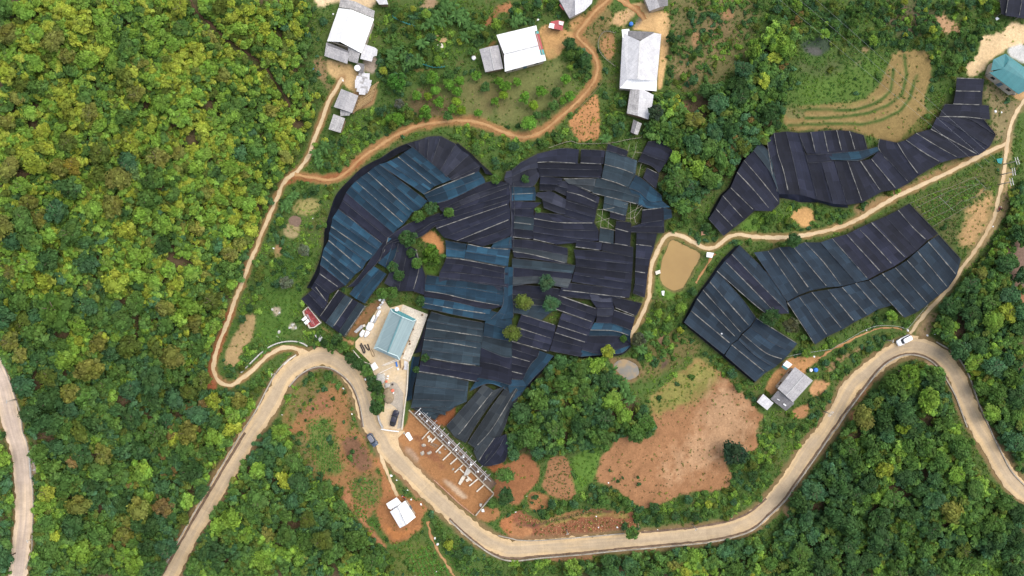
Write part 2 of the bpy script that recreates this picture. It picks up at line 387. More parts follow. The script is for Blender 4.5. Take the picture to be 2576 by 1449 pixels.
PATH9 = T(2, 1, '2040,1100 2000,1170 1950,1240 1900,1320 1850,1400')
PATHS = [('path', PATH1, 9.5, 'pathc'), ('path', PATH2, 9.5, 'patho'), ('path', PATH3, 10, 'pathc'), ('path', PATH4, 9.5, 'pathc'),
         ('path', PATH5, 4.5, 'patho'), ('path', PATH6, 8.5, 'pathc'), ('path', PATH7, 6, 'patho'), ('path', PATH8, 14, 'patho'), ('path', PATH9, 4, 'patho'), ('path', PATH10, 5, 'pathd')]
POND = np.vstack([T(2, 1, '1590,968 1640,968 1760,1030 1850,1062 1910,1112 1890,1160 1810,1300 1730,1440'), T(2, 2, '1690,10 1640,28 1590,12'), T(2, 1, '1525,1420 1490,1350 1510,1170 1550,1080')])
POND2 = T(2, 2, '1015,775 1070,730 1135,718 1210,745 1262,785 1278,860 1240,905 1180,938 1130,915 1070,850')
PUDDLE = T(1, 1, '330,745 380,718 462,752 430,838 325,795')

# ---------------------------------------------------------------- ground cover: what grows or lies where
SO, SR, ST, FB = (0.285, 0.138, 0.058), (0.215, 0.080, 0.034), (0.43, 0.275, 0.14), (0.268, 0.136, 0.066)
DG, GB, MG, SB, DB, FF, CR = (0.235, 0.185, 0.058), (0.060, 0.108, 0.025), (0.085, 0.155, 0.028), (0.115, 0.092, 0.038), (0.085, 0.048, 0.030), (0.062, 0.060, 0.026), (0.62, 0.51, 0.36)
SY = (0.50, 0.32, 0.15)
COVER = [  # polygon, colour, soft edge in cells, ragged edge, weed share, shrub share
  (np.vstack([T(2, 2, '1390,1100 1640,900 1860,700 2100,835 2250,990 2400,1160 2545,1300 2440,1430'), T(2, 3, '2470,60 2485,130 2420,215 2300,150 2130,200 2180,380 2222,500 2150,570 2000,602 1830,600 1600,670 1500,730 1370,770 1240,735 1150,650 1040,570 880,510 830,480 900,240 1020,150 1020,60 1160,20 1220,80 1400,60 1460,0'), T(2, 2, '1440,1449')]), FB, 3, 7, .06, 0),
  (T(2, 2, '1385,1095 1640,900 1860,700 2100,840 2040,1000 1930,1110 1700,1200 1400,1270'), (0.185, 0.170, 0.050), 8, 10, .4, 0),
  (T(2, 2, '1920,1450 1900,1100 2120,900 2350,1150 2420,1449 2200,1700 1950,1750 1700,1950 1500,1950 1560,1750'), (0.325, 0.195, 0.108), 16, 10, .04, 0),
  (T(2, 3, '380,250 540,245 610,400 645,650 540,695 380,640 300,545'), FB, 2, 4, .2, 0),
  (T(2, 3, '-80,330 20,290 100,205 180,245 285,350 270,490 150,610 60,740 -60,720 -200,640 -160,420'), (0.26, 0.115, 0.052), 3, 5, .05, 0),
  (T(2, 3, '150,620 270,600 380,650 360,760 240,800 170,760'), SO, 3, 5, .2, 0),
  (T(2, 3, '600,300 720,160 880,130 880,260 820,480 700,610 640,640'), MG, 5, 6, .9, .02),
  (T(2, 3, '-80,860 0,835 60,780 170,840 290,890 480,830 700,780 900,770 1060,800 1215,790 1262,960 1000,1000 600,1050 200,1085 -40,1080'), (0.21, 0.085, 0.045), 2, 4, .3, 0),
  (T(2, 3, '240,905 480,850 700,800 900,790 1200,830 1200,880 900,850 700,850 500,910 260,950'), DG, 4, 6, .5, 0),
  (T(2, 3, '-60,930 60,900 180,930 220,1010 150,1075 -40,1070'), (0.32, 0.15, 0.068), 3, 5, .05, 0),
  (np.vstack([T(1, 2, '560,900 650,870 790,960 930,1060 985,1200 970,1290 1000,1420'), T(1, 3, '1060,10 1130,150 1200,300 1250,500 1260,760 1190,800 1100,900 1000,800 960,700 860,660 900,560 720,545 650,520 540,400 480,200 330,0'), T(1, 2, '280,1420 260,1300 300,1200 420,1000')]), (0.245, 0.128, 0.055), 4, 10, .3, .03),
  (T(1, 2, '430,1080 640,1050 780,1120 760,1260 560,1300 330,1280'), (0.24, 0.115, 0.06), 8, 8, .2, .02),
  (np.vstack([T(1, 2, '560,1350 700,1310 780,1400'), T(1, 3, '790,20 830,200 900,380 850,420 640,440 560,280 510,100 520,-60'), T(1, 2, '480,1380')]), (0.115, 0.140, 0.038), 6, 10, .9, 0),
  (T(1, 2, '290,1230 420,1000 560,890 720,900 780,960 640,1010 500,1080 390,1240 350,1420 280,1420'), (0.10, 0.125, 0.035), 6, 12, .9, .03), (T(1, 2, '900,1030 985,1190 975,1300 1000,1420 930,1420 920,1250'), (0.12, 0.115, 0.042), 5, 12, .8, .02), (T(1, 3, '320,0 480,0 500,200 600,400 720,520 660,540 520,400'), (0.10, 0.12, 0.035), 5, 12, .9, .02),
  (T(1, 3, '850,60 1010,40 1120,180 1180,360 1060,430 980,330 900,250'), (0.16, 0.085, 0.05), 5, 6, .2, 0),
  (T(1, 2, '400,1010 560,960 640,1040 560,1180 420,1260 330,1230'), (0.15, 0.115, 0.045), 6, 9, .9, 0), (T(1, 3, '330,20 480,0 540,160 600,330 640,460 560,420 450,200'), (0.14, 0.115, 0.045), 5, 9, .9, 0),
  (T(1, 3, '960,430 1180,420 1250,560 1230,720 1100,780 960,650'), (0.15, 0.125, 0.045), 6, 9, .8, 0),
  (T(1, 3, '850,640 900,560 950,520 940,650 1000,780 1110,900 1220,1040 1330,1180 1290,1200 1150,1020 1040,880 900,720'), (0.30, 0.14, 0.07), 3, 5, .1, 0),
  (T(1, 3, '1190,240 1260,250 1330,480 1440,640 1690,700 1725,770 1660,880 1670,960 1560,1060 1410,1138 1370,1130 1290,1010 1230,900 1190,790 1260,690 1260,500'), (0.275, 0.125, 0.052), 3, 8, .08, 0),
  (T(1, 3, '1255,240 1400,250 1600,430 1700,620 1640,700 1500,520 1330,330'), (0.33, 0.16, 0.075), 3, 5, .15, 0),
  (T(1, 3, '1240,830 1400,1000 1560,990 1660,900 1640,960 1540,1040 1410,1100 1320,1020'), (0.36, 0.15, 0.055), 4, 6, 0, 0),
  (T(1, 3, '1330,1180 1560,1090 1720,1090 1900,1280 2100,1440 2200,1560 1420,1560'), (0.085, 0.105, 0.028), 5, 8, .9, .02),
  (np.vstack([T(1, 2, '1540,1225 1640,1250 1740,1330'), T(1, 3, '1800,-60 1990,150 2330,530 2395,620 2210,835 2130,800 1640,380 1440,180 1415,90 1460,0 1520,-90')]), SO, 1, 2, .01, 0),
  (T(1, 3, '1640,90 1800,170 1880,320 1790,300 1640,190'), (0.20, 0.088, 0.042), 3, 6, 0, 0), (T(1, 3, '1560,20 1680,40 1700,110 1600,90'), (0.19, 0.085, 0.04), 3, 6, 0, 0), (T(1, 3, '1460,130 1560,160 1640,260 1620,330 1520,230'), (0.33, 0.215, 0.14), 3, 7, 0, 0), (T(1, 3, '1800,280 1900,330 1930,400 1830,360'), (0.22, 0.10, 0.048), 3, 6, 0, 0),
  (T(1, 3, '1850,450 1960,500 2150,660 2100,690 1950,560 1840,470'), (0.42, 0.30, 0.20), 3, 3, 0, 0),
  (T(1, 3, '2200,840 2330,740 2460,780 2440,880 2340,910 2230,880'), SO, 3, 5, .1, .02),
  (T(1, 3, '1900,-60 2150,200 2280,330 2480,300 2500,380 2400,420 2200,250 2060,120'), (0.33, 0.12, 0.045), 3, 3, 0, 0),
  (T(1, 2, '1800,1200 2010,1180 2000,1330 1900,1400 1700,1330'), SR, 3, 4, .1, 0),
  (T(3, 0, '180,1080 560,1045 960,1005 1120,850 1200,690 1240,570 1320,520 1500,500 1640,530 1645,800 1560,1000 1620,1180 1500,1330 1300,1440 1120,1400 900,1330 600,1295 200,1325 155,1190'), (0.215, 0.152, 0.060), 3, 7, .10, 0),
  (T(3, 0, '170,1080 360,1090 370,1190 240,1200 160,1150'), (0.16, 0.15, 0.06), 3, 4, .7, 0),
  (T(3, 0, '1300,1440 1500,1200 1700,1060 1740,1180 1600,1320 1400,1450'), (0.12, 0.12, 0.035), 5, 6, .8, .02),
  (T(3, 0, '300,430 480,370 640,360 640,470 560,560 470,565 330,490'), (0.045, 0.066, 0.040), 5, 3, .3, 0),
  (T(3, 0, '330,470 560,480 540,560 460,565 360,520'), (0.085, 0.085, 0.075), 4, 2, .05, 0),
  (T(3, 0, '880,610 1000,610 1000,730 940,800 760,800 860,720'), (0.155, 0.115, 0.08), 5, 3, .15, 0),
  (T(3, 0, '150,1040 300,830 560,800 860,700 1000,560 1150,560 1150,720 1080,880 950,1000 560,1040'), (0.078, 0.132, 0.027), 9, 9, .6, .01),
  (T(3, 0, '700,580 560,700 380,640 300,560 250,600 350,730 600,760 800,640'), (0.085, 0.105, 0.040), 6, 6, .4, .02),
  (T(2, 0, '560,1230 700,1080 850,930 880,1050 890,1300 870,1410 660,1425 600,1290'), (0.38, 0.185, 0.08), 2, 4, .25, 0),
  (T(2, 0, '890,330 1030,330 1030,560 960,610 880,480'), (0.30, 0.165, 0.075), 3, 3, .4, 0),
  (T(2, 0, '640,330 760,200 900,60 1000,40 1000,330 860,420 820,540'), (0.16, 0.125, 0.05), 5, 8, .7, .03),
  (T(2, 0, '980,250 1040,150 1180,60 1250,120 1200,200 1080,280'), ST, 4, 6, .15, .01),
  (T(2, 0, '1150,40 1330,20 1380,120 1560,110 1610,240 1580,330 1570,560 1500,900 1460,930 1500,340 1340,310 1210,300 1240,230 1330,190 1320,110'), SY, 2, 3, .03, 0),
  (T(2, 0, '1290,150 1370,160 1290,240 1240,300 1190,290'), (0.16, 0.13, 0.10), 4, 3, 0, 0),
  (T(2, 0, '270,300 330,240 560,310 680,350 560,430 480,560 350,620 330,500'), (0.40, 0.235, 0.10), 3, 4, .08, 0),
  (T(2, 0, '0,740 330,620 350,650 200,700 0,760'), (0.25, 0.11, 0.05), 3, 3, .2, 0),
  (T(2, 0, '540,250 620,200 700,120 760,150 700,260 640,340'), (0.36, 0.21, 0.09), 4, 4, .2, 0),
  (np.vstack([T(1, 0, '1500,950 1900,900 2050,760 2300,800 2576,700'), T(2, 0, '150,680 480,560 520,700 600,800 700,900 480,1100 200,1330'), T(1, 0, '2500,1250 2200,1200 1900,1200 1650,1100')]), (0.122, 0.132, 0.046), 12, 8, .12, .01),
  (T(1, 0, '2100,860 2400,900 2576,1000 2500,1180 2250,1100 2080,1000'), (0.140, 0.118, 0.050), 14, 8, .15, 0),
  (T(1, 0, '1560,880 1900,950 2000,1150 1600,1200 1450,1150 1540,1000'), (0.120, 0.092, 0.045), 10, 8, .25, .01),
  (T(1, 0, '690,590 930,640 1040,740 1150,840 1040,950 900,880 860,790 780,800 720,700'), (0.46, 0.31, 0.15), 3, 4, .04, 0),
  (T(1, 0, '600,-40 1190,-40 1210,60 1160,90 850,30 740,30 640,100 600,40'), (0.56, 0.42, 0.26), 4, 5, .05, 0),
  (T(1, 0, '840,960 1240,880 1180,1060 1000,1120'), (0.30, 0.18, 0.09), 3, 3, .1, 0),
  (T(1, 0, '1080,590 1220,560 1230,640 1180,760 1080,700'), (0.30, 0.24, 0.19), 3, 5, .1, 0),
  (T(1, 0, '1620,60 1760,0 1900,20 1700,110 1650,90'), (0.30, 0.20, 0.12), 4, 6, .3, .02),
  (T(1, 0, '2240,260 2340,160 2440,60 2576,10 2576,120 2450,130 2350,280'), (0.26, 0.12, 0.055), 4, 6, .2, .02),
  (T(1, 0, '1550,730 1900,690 2200,560 2420,440 2440,380 2300,480 1950,660 1560,700'), (0.27, 0.13, 0.055), 3, 4, .1, 0),
  (T(1, 0, '560,640 640,560 720,600 700,820 760,860 740,980 700,900 640,800'), (0.20, 0.14, 0.07), 4, 5, .5, .02),
  (np.vstack([T(3, 0, '2140,370 2350,320 2470,220 2600,250 2640,500 2420,480 2250,600 2170,700 2060,785 1990,745 2010,640 2130,520')]), (0.58, 0.42, 0.24), 3, 7, .05, 0),
  (T(3, 0, '2400,480 2576,440 2640,700 2500,600 2420,560'), (0.50, 0.49, 0.47), 3, 4, 0, 0),
  (T(3, 0, '2170,720 2480,950 2576,920 2640,1000 2500,1010 2380,900 2200,800'), (0.48, 0.29, 0.14), 2, 3, .05, 0),
  (T(3, 0, '2200,830 2260,830 2470,1000 2576,1010 2430,1449 2260,1449 2260,1080 2170,1000'), (0.20, 0.16, 0.08), 5, 9, .6, .02),
  (T(3, 1, '2230,450 2320,470 2310,650 2150,900 2000,1010 1920,1100 1890,920 2050,720 1950,640 2080,600 2200,560'), (0.36, 0.225, 0.105), 7, 12, .3, .01),
  (T(3, 1, '2080,420 2200,430 2180,520 2040,540'), (0.38, 0.23, 0.11), 4, 8, .2, 0),
  (T(3, 1, '1440,590 1700,430 2050,300 2330,120 2330,420 2180,440 1960,640 1900,900 1940,1150 1720,880'), (0.085, 0.092, 0.032), 6, 8, .9, .03),
  (T(3, 1, '2250,700 2340,560 2400,300 2430,0 2470,0 2440,400 2400,700 2200,1000 2000,1300 1960,1290 2150,980'), (0.32, 0.23, 0.11), 4, 6, .3, 0),
  (T(3, 1, '2560,820 2500,900 2400,1090 2420,1230 2390,1400 2460,1449 2640,1449 2640,780'), (0.16, 0.105, 0.08), 4, 6, .12, .01),
  (T(3, 2, '2380,60 2460,40 2576,30 2640,200 2500,150'), (0.26, 0.13, 0.07), 4, 6, .2, .01),
  (T(3, 1, '280,660 380,630 460,680 470,760 410,845 330,840 280,760 160,800 240,730'), (0.45, 0.26, 0.105), 3, 5, .1, 0),
  (T(3, 1, '820,640 1000,590 1300,450 1640,300 1860,170 2060,130 1700,330 1400,480 1100,640 900,730'), (0.22, 0.15, 0.07), 5, 7, .5, .02),
  (T(2, 2, '1280,900 1370,780 1350,600 1600,380 1700,500 1850,540 1930,620 1600,830 1380,930'), (0.125, 0.105, 0.04), 6, 8, .6, .02),
  (T(2, 2, '1470,540 1530,400 1550,420 1530,560 1480,600'), (0.26, 0.15, 0.09), 3, 4, .2, 0),
  (T(2, 2, '1470,800 1550,720 1620,690 1560,780 1500,830'), (0.10, 0.065, 0.05), 3, 4, .2, 0),
  (T(2, 2, '960,700 1260,700 1330,860 1240,960 1100,950 980,800'), (0.17, 0.12, 0.055), 3, 4, .2, 0),
  (np.vstack([T(2, 1, '1440,1449 1460,1180 1560,930 1640,940 1920,1090 1900,1200 1750,1449'), T(2, 2, '1720,30 1680,120 1560,120 1470,60')]), MG, 3, 5, .8, .01),
  (T(2, 1, '2290,760 2440,640 2560,640 2576,800 2400,900 2280,880'), MG, 4, 6, .9, .02),
  (T(1, 1, '350,650 420,560 560,540 660,575 645,660 530,732 400,700'), (0.23, 0.20, 0.075), 3, 5, .4, 0),
  (T(1, 1, '270,820 330,790 430,840 490,780 440,900 380,960 290,930'), (0.25, 0.20, 0.10), 4, 5, .4, 0),
  (T(1, 1, '200,990 290,1010 270,1080 220,1180 180,1170'), (0.30, 0.18, 0.09), 3, 4, .2, 0),
  (T(1, 1, '340,1150 430,1130 460,1320 420,1449 350,1449 380,1300'), (0.22, 0.14, 0.06), 4, 6, .5, .01),
  (T(1, 1, '100,1150 420,1100 640,1050 560,1280 500,1449 60,1449'), (0.062, 0.115, 0.022), 10, 8, .9, .01),
  (T(1, 2, '0,0 480,0 430,250 330,480 150,560 0,600'), (0.062, 0.115, 0.022), 8, 8, .9, .01),
  (T(1, 2, '320,400 380,330 420,380 380,430'), (0.36, 0.31, 0.23), 3, 6, .2, 0),
  (T(1, 2, '150,180 240,190 250,280 180,280'), (0.30, 0.25, 0.18), 3, 8, .3, 0),
  (T(1, 2, '640,360 800,480 1000,540 980,580 830,520 660,410'), (0.36, 0.21, 0.10), 2, 4, .1, 0),
  (T(1, 2, '890,490 1100,190 1250,100 1280,150 1180,260 1010,500'), (0.17, 0.095, 0.045), 3, 4, .25, .01),
  (T(1, 2, '900,490 1090,200 1110,230 980,420 930,500'), (0.32, 0.16, 0.07), 3, 3, .1, 0),
  (T(0, 2, '2120,780 2180,900 2185,1020 2110,1028 2050,960 2045,880'), (0.26, 0.09, 0.042), 2, 3, .02, 0),
  (T(0, 2, '2470,270 2580,240 2540,500 2430,640 2385,800 2255,795 2270,650 2350,480'), (0.30, 0.21, 0.10), 3, 5, .35, 0),
  (T(0, 3, '300,190 420,230 420,330 340,450 310,300'), (0.33, 0.27, 0.22), 2, 5, .1, 0),
  (T(0, 3, '420,260 520,260 540,330 450,390 400,330'), (0.26, 0.12, 0.05), 3, 4, .1, 0),
  (T(3, 2, '20,900 120,800 180,720 300,680 400,700 480,680 560,720 400,800 380,880 300,860 150,1000 40,1080 -40,1060'), (0.38, 0.20, 0.085), 3, 4, .08, 0),
  (T(3, 2, '440,940 560,930 640,880 600,1000 500,1120 420,1060'), (0.40, 0.22, 0.105), 3, 6, .1, 0),
  (T(3, 2, '220,1240 420,1140 400,1290 280,1330'), (0.33, 0.17, 0.08), 3, 5, .2, 0),
  (T(3, 2, '560,760 900,600 1050,560 900,640 700,780 620,860 580,840'), (0.26, 0.17, 0.085), 3, 8, .4, .02),
  (T(3, 2, '1560,700 1640,720 1760,850 1840,990 1790,980 1680,880 1600,780'), (0.46, 0.33, 0.19), 3, 5, .1, .01),
  (T(3, 2, '880,1100 1000,900 1150,760 1180,790 1000,1050 860,1230'), (0.27, 0.14, 0.07), 3, 6, .3, .02),
  (T(3, 2, '780,1260 900,1230 1000,1240 900,1370 800,1320'), (0.34, 0.17, 0.085), 4, 6, .2, .02),
  (T(3, 3, '140,740 200,740 290,880 250,900 160,820'), (0.38, 0.24, 0.12), 2, 4, .1, 0),
  (T(3, 2, '1450,470 1560,340 1640,230 1700,260 1640,420 1620,500 1500,480'), (0.30, 0.21, 0.11), 4, 6, .3, .01),
  (T(2, 3, '300,1260 700,1230 900,1220 800,1290 400,1300'), (0.30, 0.14, 0.07), 3, 6, .3, .02),
  (T(2, 3, '950,1380 1180,1330 1240,1400 1200,1440 960,1440'), (0.24, 0.15, 0.08), 4, 6, .4, .02),
  (np.vstack([T(1, 3, '2430,900 2576,840 '), T(2, 3, '0,780 40,830 0,900'), T(1, 3, '2576,1050 2480,1000')]), (0.32, 0.13, 0.055), 3, 4, .1, 0),
  (T(2, 0, '1610,-40 2480,-40 2420,380 2250,700 2000,880 1700,920 1580,800 1580,400'), (0.125, 0.112, 0.046), 9, 9, .5, .03),
  (T(2, 0, '1900,200 2200,100 2250,400 2050,560 1900,450'), (0.155, 0.115, 0.055), 8, 9, .4, .03), (T(2, 0, '2100,90 2220,80 2230,190 2130,200'), (0.26, 0.15, 0.075), 3, 7, .2, 0), (T(2, 0, '1820,300 1900,330 1880,480 1800,460'), (0.27, 0.16, 0.08), 3, 7, .2, 0),
  (T(2, 0, '1600,560 1900,560 1880,820 1720,930 1640,700'), (0.17, 0.125, 0.06), 10, 9, .7, .08),
  (T(2, 0, '1700,1000 1760,1080 1720,1140 1690,1080'), (0.28, 0.15, 0.07), 3, 5, .2, .02),
  (T(3, 0, '1000,100 1500,60 1750,150 1700,350 1300,380 1250,250'), (0.105, 0.075, 0.05), 14, 9, .7, .1),
  (T(3, 0, '1700,130 1780,140 1820,200 1960,290 1950,350 1800,330 1700,260'), (0.36, 0.22, 0.12), 4, 9, .2, .02),
  (T(3, 0, '950,460 1050,470 1000,530 940,520'), (0.30, 0.21, 0.10), 3, 5, .2, 0),
  (T(0, 0, '1290,400 1500,330 1640,400 1560,470 1420,560 1300,480'), (0.105, 0.062, 0.048), 5, 9, .5, .3),
  (np.vstack([T(1, 1, '1650,940 1770,860 1880,960 1900,1100 1850,1120 1780,1000 1700,990')]), (0.44, 0.21, 0.085), 2, 4, .03, 0),
  (T(1, 1, '1640,1240 1840,1200 1830,1330 1700,1330'), (0.060, 0.115, 0.020), 3, 3, .8, 0),
]
YARD = T(1, 2, '1290,120 1345,200 1480,165 1726,265 1540,735 1530,1000 1510,1140 1495,1250 1480,1430 1255,1425 1240,1240 1290,1250 1300,1100 1290,1010 1200,900 1140,740 1000,600 1000,540 1090,440 1150,330 1230,200')
FOREST = [
  ('on the upper western hillside', np.vstack([Q('-60,-60 778,-60 776,60 770,130 757,190 785,240 790,280 768,330 -60,330')]), (1.0, 3.0)),
  ('on the middle western hillside', Q('-60,330 768,330 735,405 705,440 688,480 650,560 626,640 604,700 590,720 -60,720'), (1.2, 3.3)),
  ('on the western hillside above the narrow road', np.vstack([Q('-60,720 585,720 555,800 530,890 515,925 520,985 570,990 620,985 600,1080 560,1150 95,1160 85,1110 62,1030 30,945 0,880 -60,820')]), (1.3, 3.4)),
  ('on the slope between the two roads', Q('95,1160 560,1150 500,1250 440,1340 395,1449 385,1500 75,1500 95,1340'), (1.3, 3.2)),
  ('beside the road at the left edge', Q('-60,1060 -4,1060 20,1150 34,1260 28,1380 12,1500 -60,1500'), (1.2, 2.6)),
  ('in the thicket below the hairpin curve', Q('656,1080 705,1086 745,1140 800,1200 845,1262 880,1300 930,1360 985,1440 1000,1500 430,1500 458,1430 527,1310 607,1170'), (1.2, 3.0)),
  ('in the round wood at the centre', np.vstack([T(2, 2, '0,1160 150,1030 330,800 440,740 700,700 900,690 1000,730 1030,850 1080,950 1150,1050 1290,1180 1380,1300 1430,1420'), T(2, 3, '1380,30 1240,70 1050,50 900,110 640,190 560,220 420,215 330,240 260,300 190,220 90,190 0,280 -60,200 -40,20')]), (1.2, 3.0)),
  ('inside the eastern hairpin', Q('2265,950 2300,915 2350,930 2385,985 2392,1050 2420,1110 2450,1180 2500,1235 2576,1290 2640,1320 2640,1500 1900,1500 1950,1360 1985,1290 2060,1180 2140,1060 2200,990'), (1.2, 3.2)),
  ('on the eastern slope above the road', np.vstack([Q('2345,830 2380,770 2440,690 2490,640 2530,560 2545,480 2600,440 2700,440 2700,1260 2580,1190 2530,1120 2480,1010 2450,930 2400,880')]), (1.2, 3.2)),
  ('in the strip of wood north of the pond', np.vstack([T(2, 0, '1440,960 1560,930 1700,1000 1900,920 2150,870 2320,700 2430,500 2576,300 2700,200 2900,320 2800,600 2700,900 2600,1449'), T(2, 1, '2450,60 2150,330 1950,540 1700,760 1600,640 1520,500 1470,380 1560,200 1640,60'), T(2, 0, '1500,1449 1330,1350 1400,1150')]), (1.1, 2.6)),
  ('below the southern road', Q('1420,1420 1600,1400 1800,1378 1900,1350 1930,1420 1900,1500 1400,1500'), (1.1, 2.6)),
]
SCRUBZ = [  # shrubby ground: polygon, density
  (T(2, 0, '1560,0 2576,0 2576,400 2000,700 1700,950 1480,950 1580,500 1570,250 1620,200'), .42),
  (T(3, 0, '0,0 2320,0 2330,250 2120,380 2100,540 1900,780 1700,820 1650,520 1300,500 1000,450 800,420 300,330 0,600'), .75),
  (T(3, 0, '0,400 250,450 280,800 160,1040 170,1320 0,1449 -300,1449'), .7),
  (np.vstack([T(2, 0, '900,930 1150,930 1180,1150 1230,1340 1290,1380 880,1420')]), .6),
  (np.vstack([T(1, 0, '720,1350 860,1340 1200,1130 1500,960 1650,1150 1900,1230 1500,1300 1250,1400'), T(1, 1, '1150,40 900,250 700,320 500,300 480,180 590,20')]), .75),
  (T(1, 0, '1240,100 1650,50 1900,120 2300,150 2576,150 2420,350 2250,480 1600,700 1500,960 1300,880 1220,640 1240,400'), .8),
  (T(1, 0, '500,0 640,120 700,300 680,600 560,900 480,700 560,300'), .35),
  (np.vstack([T(2, 0, '500,380 640,380 800,560 830,700 700,850 560,650')]), .6),
  (T(2, 0, '0,0 480,0 560,180 380,210 0,230'), .6),
  (np.vstack([T(2, 0, '0,1240 200,1380 480,1250 620,1300 660,1449'), T(2, 1, '380,40 250,90 0,280 -60,250 -250,130 -400,-20 -520,-150 -350,-160 -100,-100')]), .7),
  (T(1, 1, '1750,-100 1900,-100 2200,80 2400,240 2576,240 2576,-60 2300,-120'), .6),
  (np.vstack([T(1, 1, '-20,1120 150,800 280,450 420,380 720,400 900,340 900,480 780,640 700,880 640,1100 500,1449 -30,1449')]), .3),
  (np.vstack([T(0, 2, '2420,60 2600,0 2600,240 2350,440 2230,780 2200,940 2500,820 2576,700 2576,600'), T(1, 2, '0,600 200,540 480,520 560,440 480,380 640,420 800,520 930,560 1130,760 1210,900 1290,1010 1290,1240 1200,1240 1120,1000 960,820 800,650 640,600 400,560 0,680')]), .7),
  (T(1, 2, '180,820 400,640 440,680 300,760 -100,1330 -400,1449 -300,1000'), .8),
  (T(1, 2, '200,1100 420,950 560,850 750,830 870,900 980,1050 1050,1300 990,1300 960,1130 800,960 640,880 420,1000 260,1250'), .6),
  (T(1, 3, '400,-100 280,0 480,200 560,400 720,560 860,560 840,720 1000,900 1200,1060 1330,1200 1400,1449 900,1449 500,600'), .8),
  (T(1, 3, '1500,480 1750,760 2000,1000 2300,1250 2500,1449 2200,1449 1900,1240 1800,1050 1740,880 1680,640'), .5),
  (T(2, 3, '0,1280 1000,1200 1600,1160 2300,1050 2576,900 2576,1449 0,1449'), .8),
  (T(2, 3, '650,640 830,500 1040,580 1240,740 1500,740 1850,610 2220,560 2230,450 2576,100 2576,700 2300,900 1270,1000 1220,790 900,760 480,820 290,880 150,790 420,700'), .7),
  (T(2, 2, '2000,560 2450,940 2560,1060 2576,1280 2400,1150 2250,990 1930,700'), .8),
  (T(2, 2, '1180,560 1290,430 1440,180 1560,130 1640,150 1720,60 1900,0 1740,340 1850,480 1400,800 1290,720'), .5),
  (T(3, 2, '480,980 640,880 1000,590 1200,560 600,1240 480,1449 0,1449 200,1290 430,1130'), .75),
  (T(3, 2, '470,760 1000,420 1260,420 1200,520 700,780 520,880'), .4),
  (T(3, 1, '120,560 260,570 480,600 540,640 800,630 900,700 500,870 0,920 -100,780'), .45),
  (T(3, 1, '850,640 1530,340 1900,150 2100,110 1500,420 900,740'), .35),
  (T(3, 2, '350,440 480,560 1240,190 1360,290 1560,200 1400,380 1200,390 700,560 300,700 200,640'), .5),
  (T(3, 2, '1700,540 1850,640 1980,800 2100,1100 2250,1449 2576,1449 2300,1000 2100,700 1800,500'), .7),
  (T(2, 1, '1480,560 1580,620 1700,780 1990,740 2130,920 2030,1030 1900,1010 1700,900 1560,880'), .55),
  (T(2, 1, '2100,980 2290,930 2576,990 2200,1020 2100,1150 1950,1400 1880,1449 1980,1230'), .4),
  (T(2, 3, '2230,450 2120,200 2300,150 2440,200 2576,-100 2700,0 2576,420'), .8),
]
GREENLINES = [T(3, 0, '225,1070 340,1105 560,1100 860,1112 1050,1052 1160,990 1235,910 1265,700'), T(3, 0, '370,1190 700,1182 1000,1140 1200,1062 1350,950 1395,750 1370,550'),
  T(3, 0, '200,1260 500,1250 750,1240 950,1252 1150,1205 1330,1115 1430,985 1470,830 1500,760')]
DARKLINES = [T(2, 3, '50,930 200,945 400,890 560,860 700,815 880,805 1000,795')]
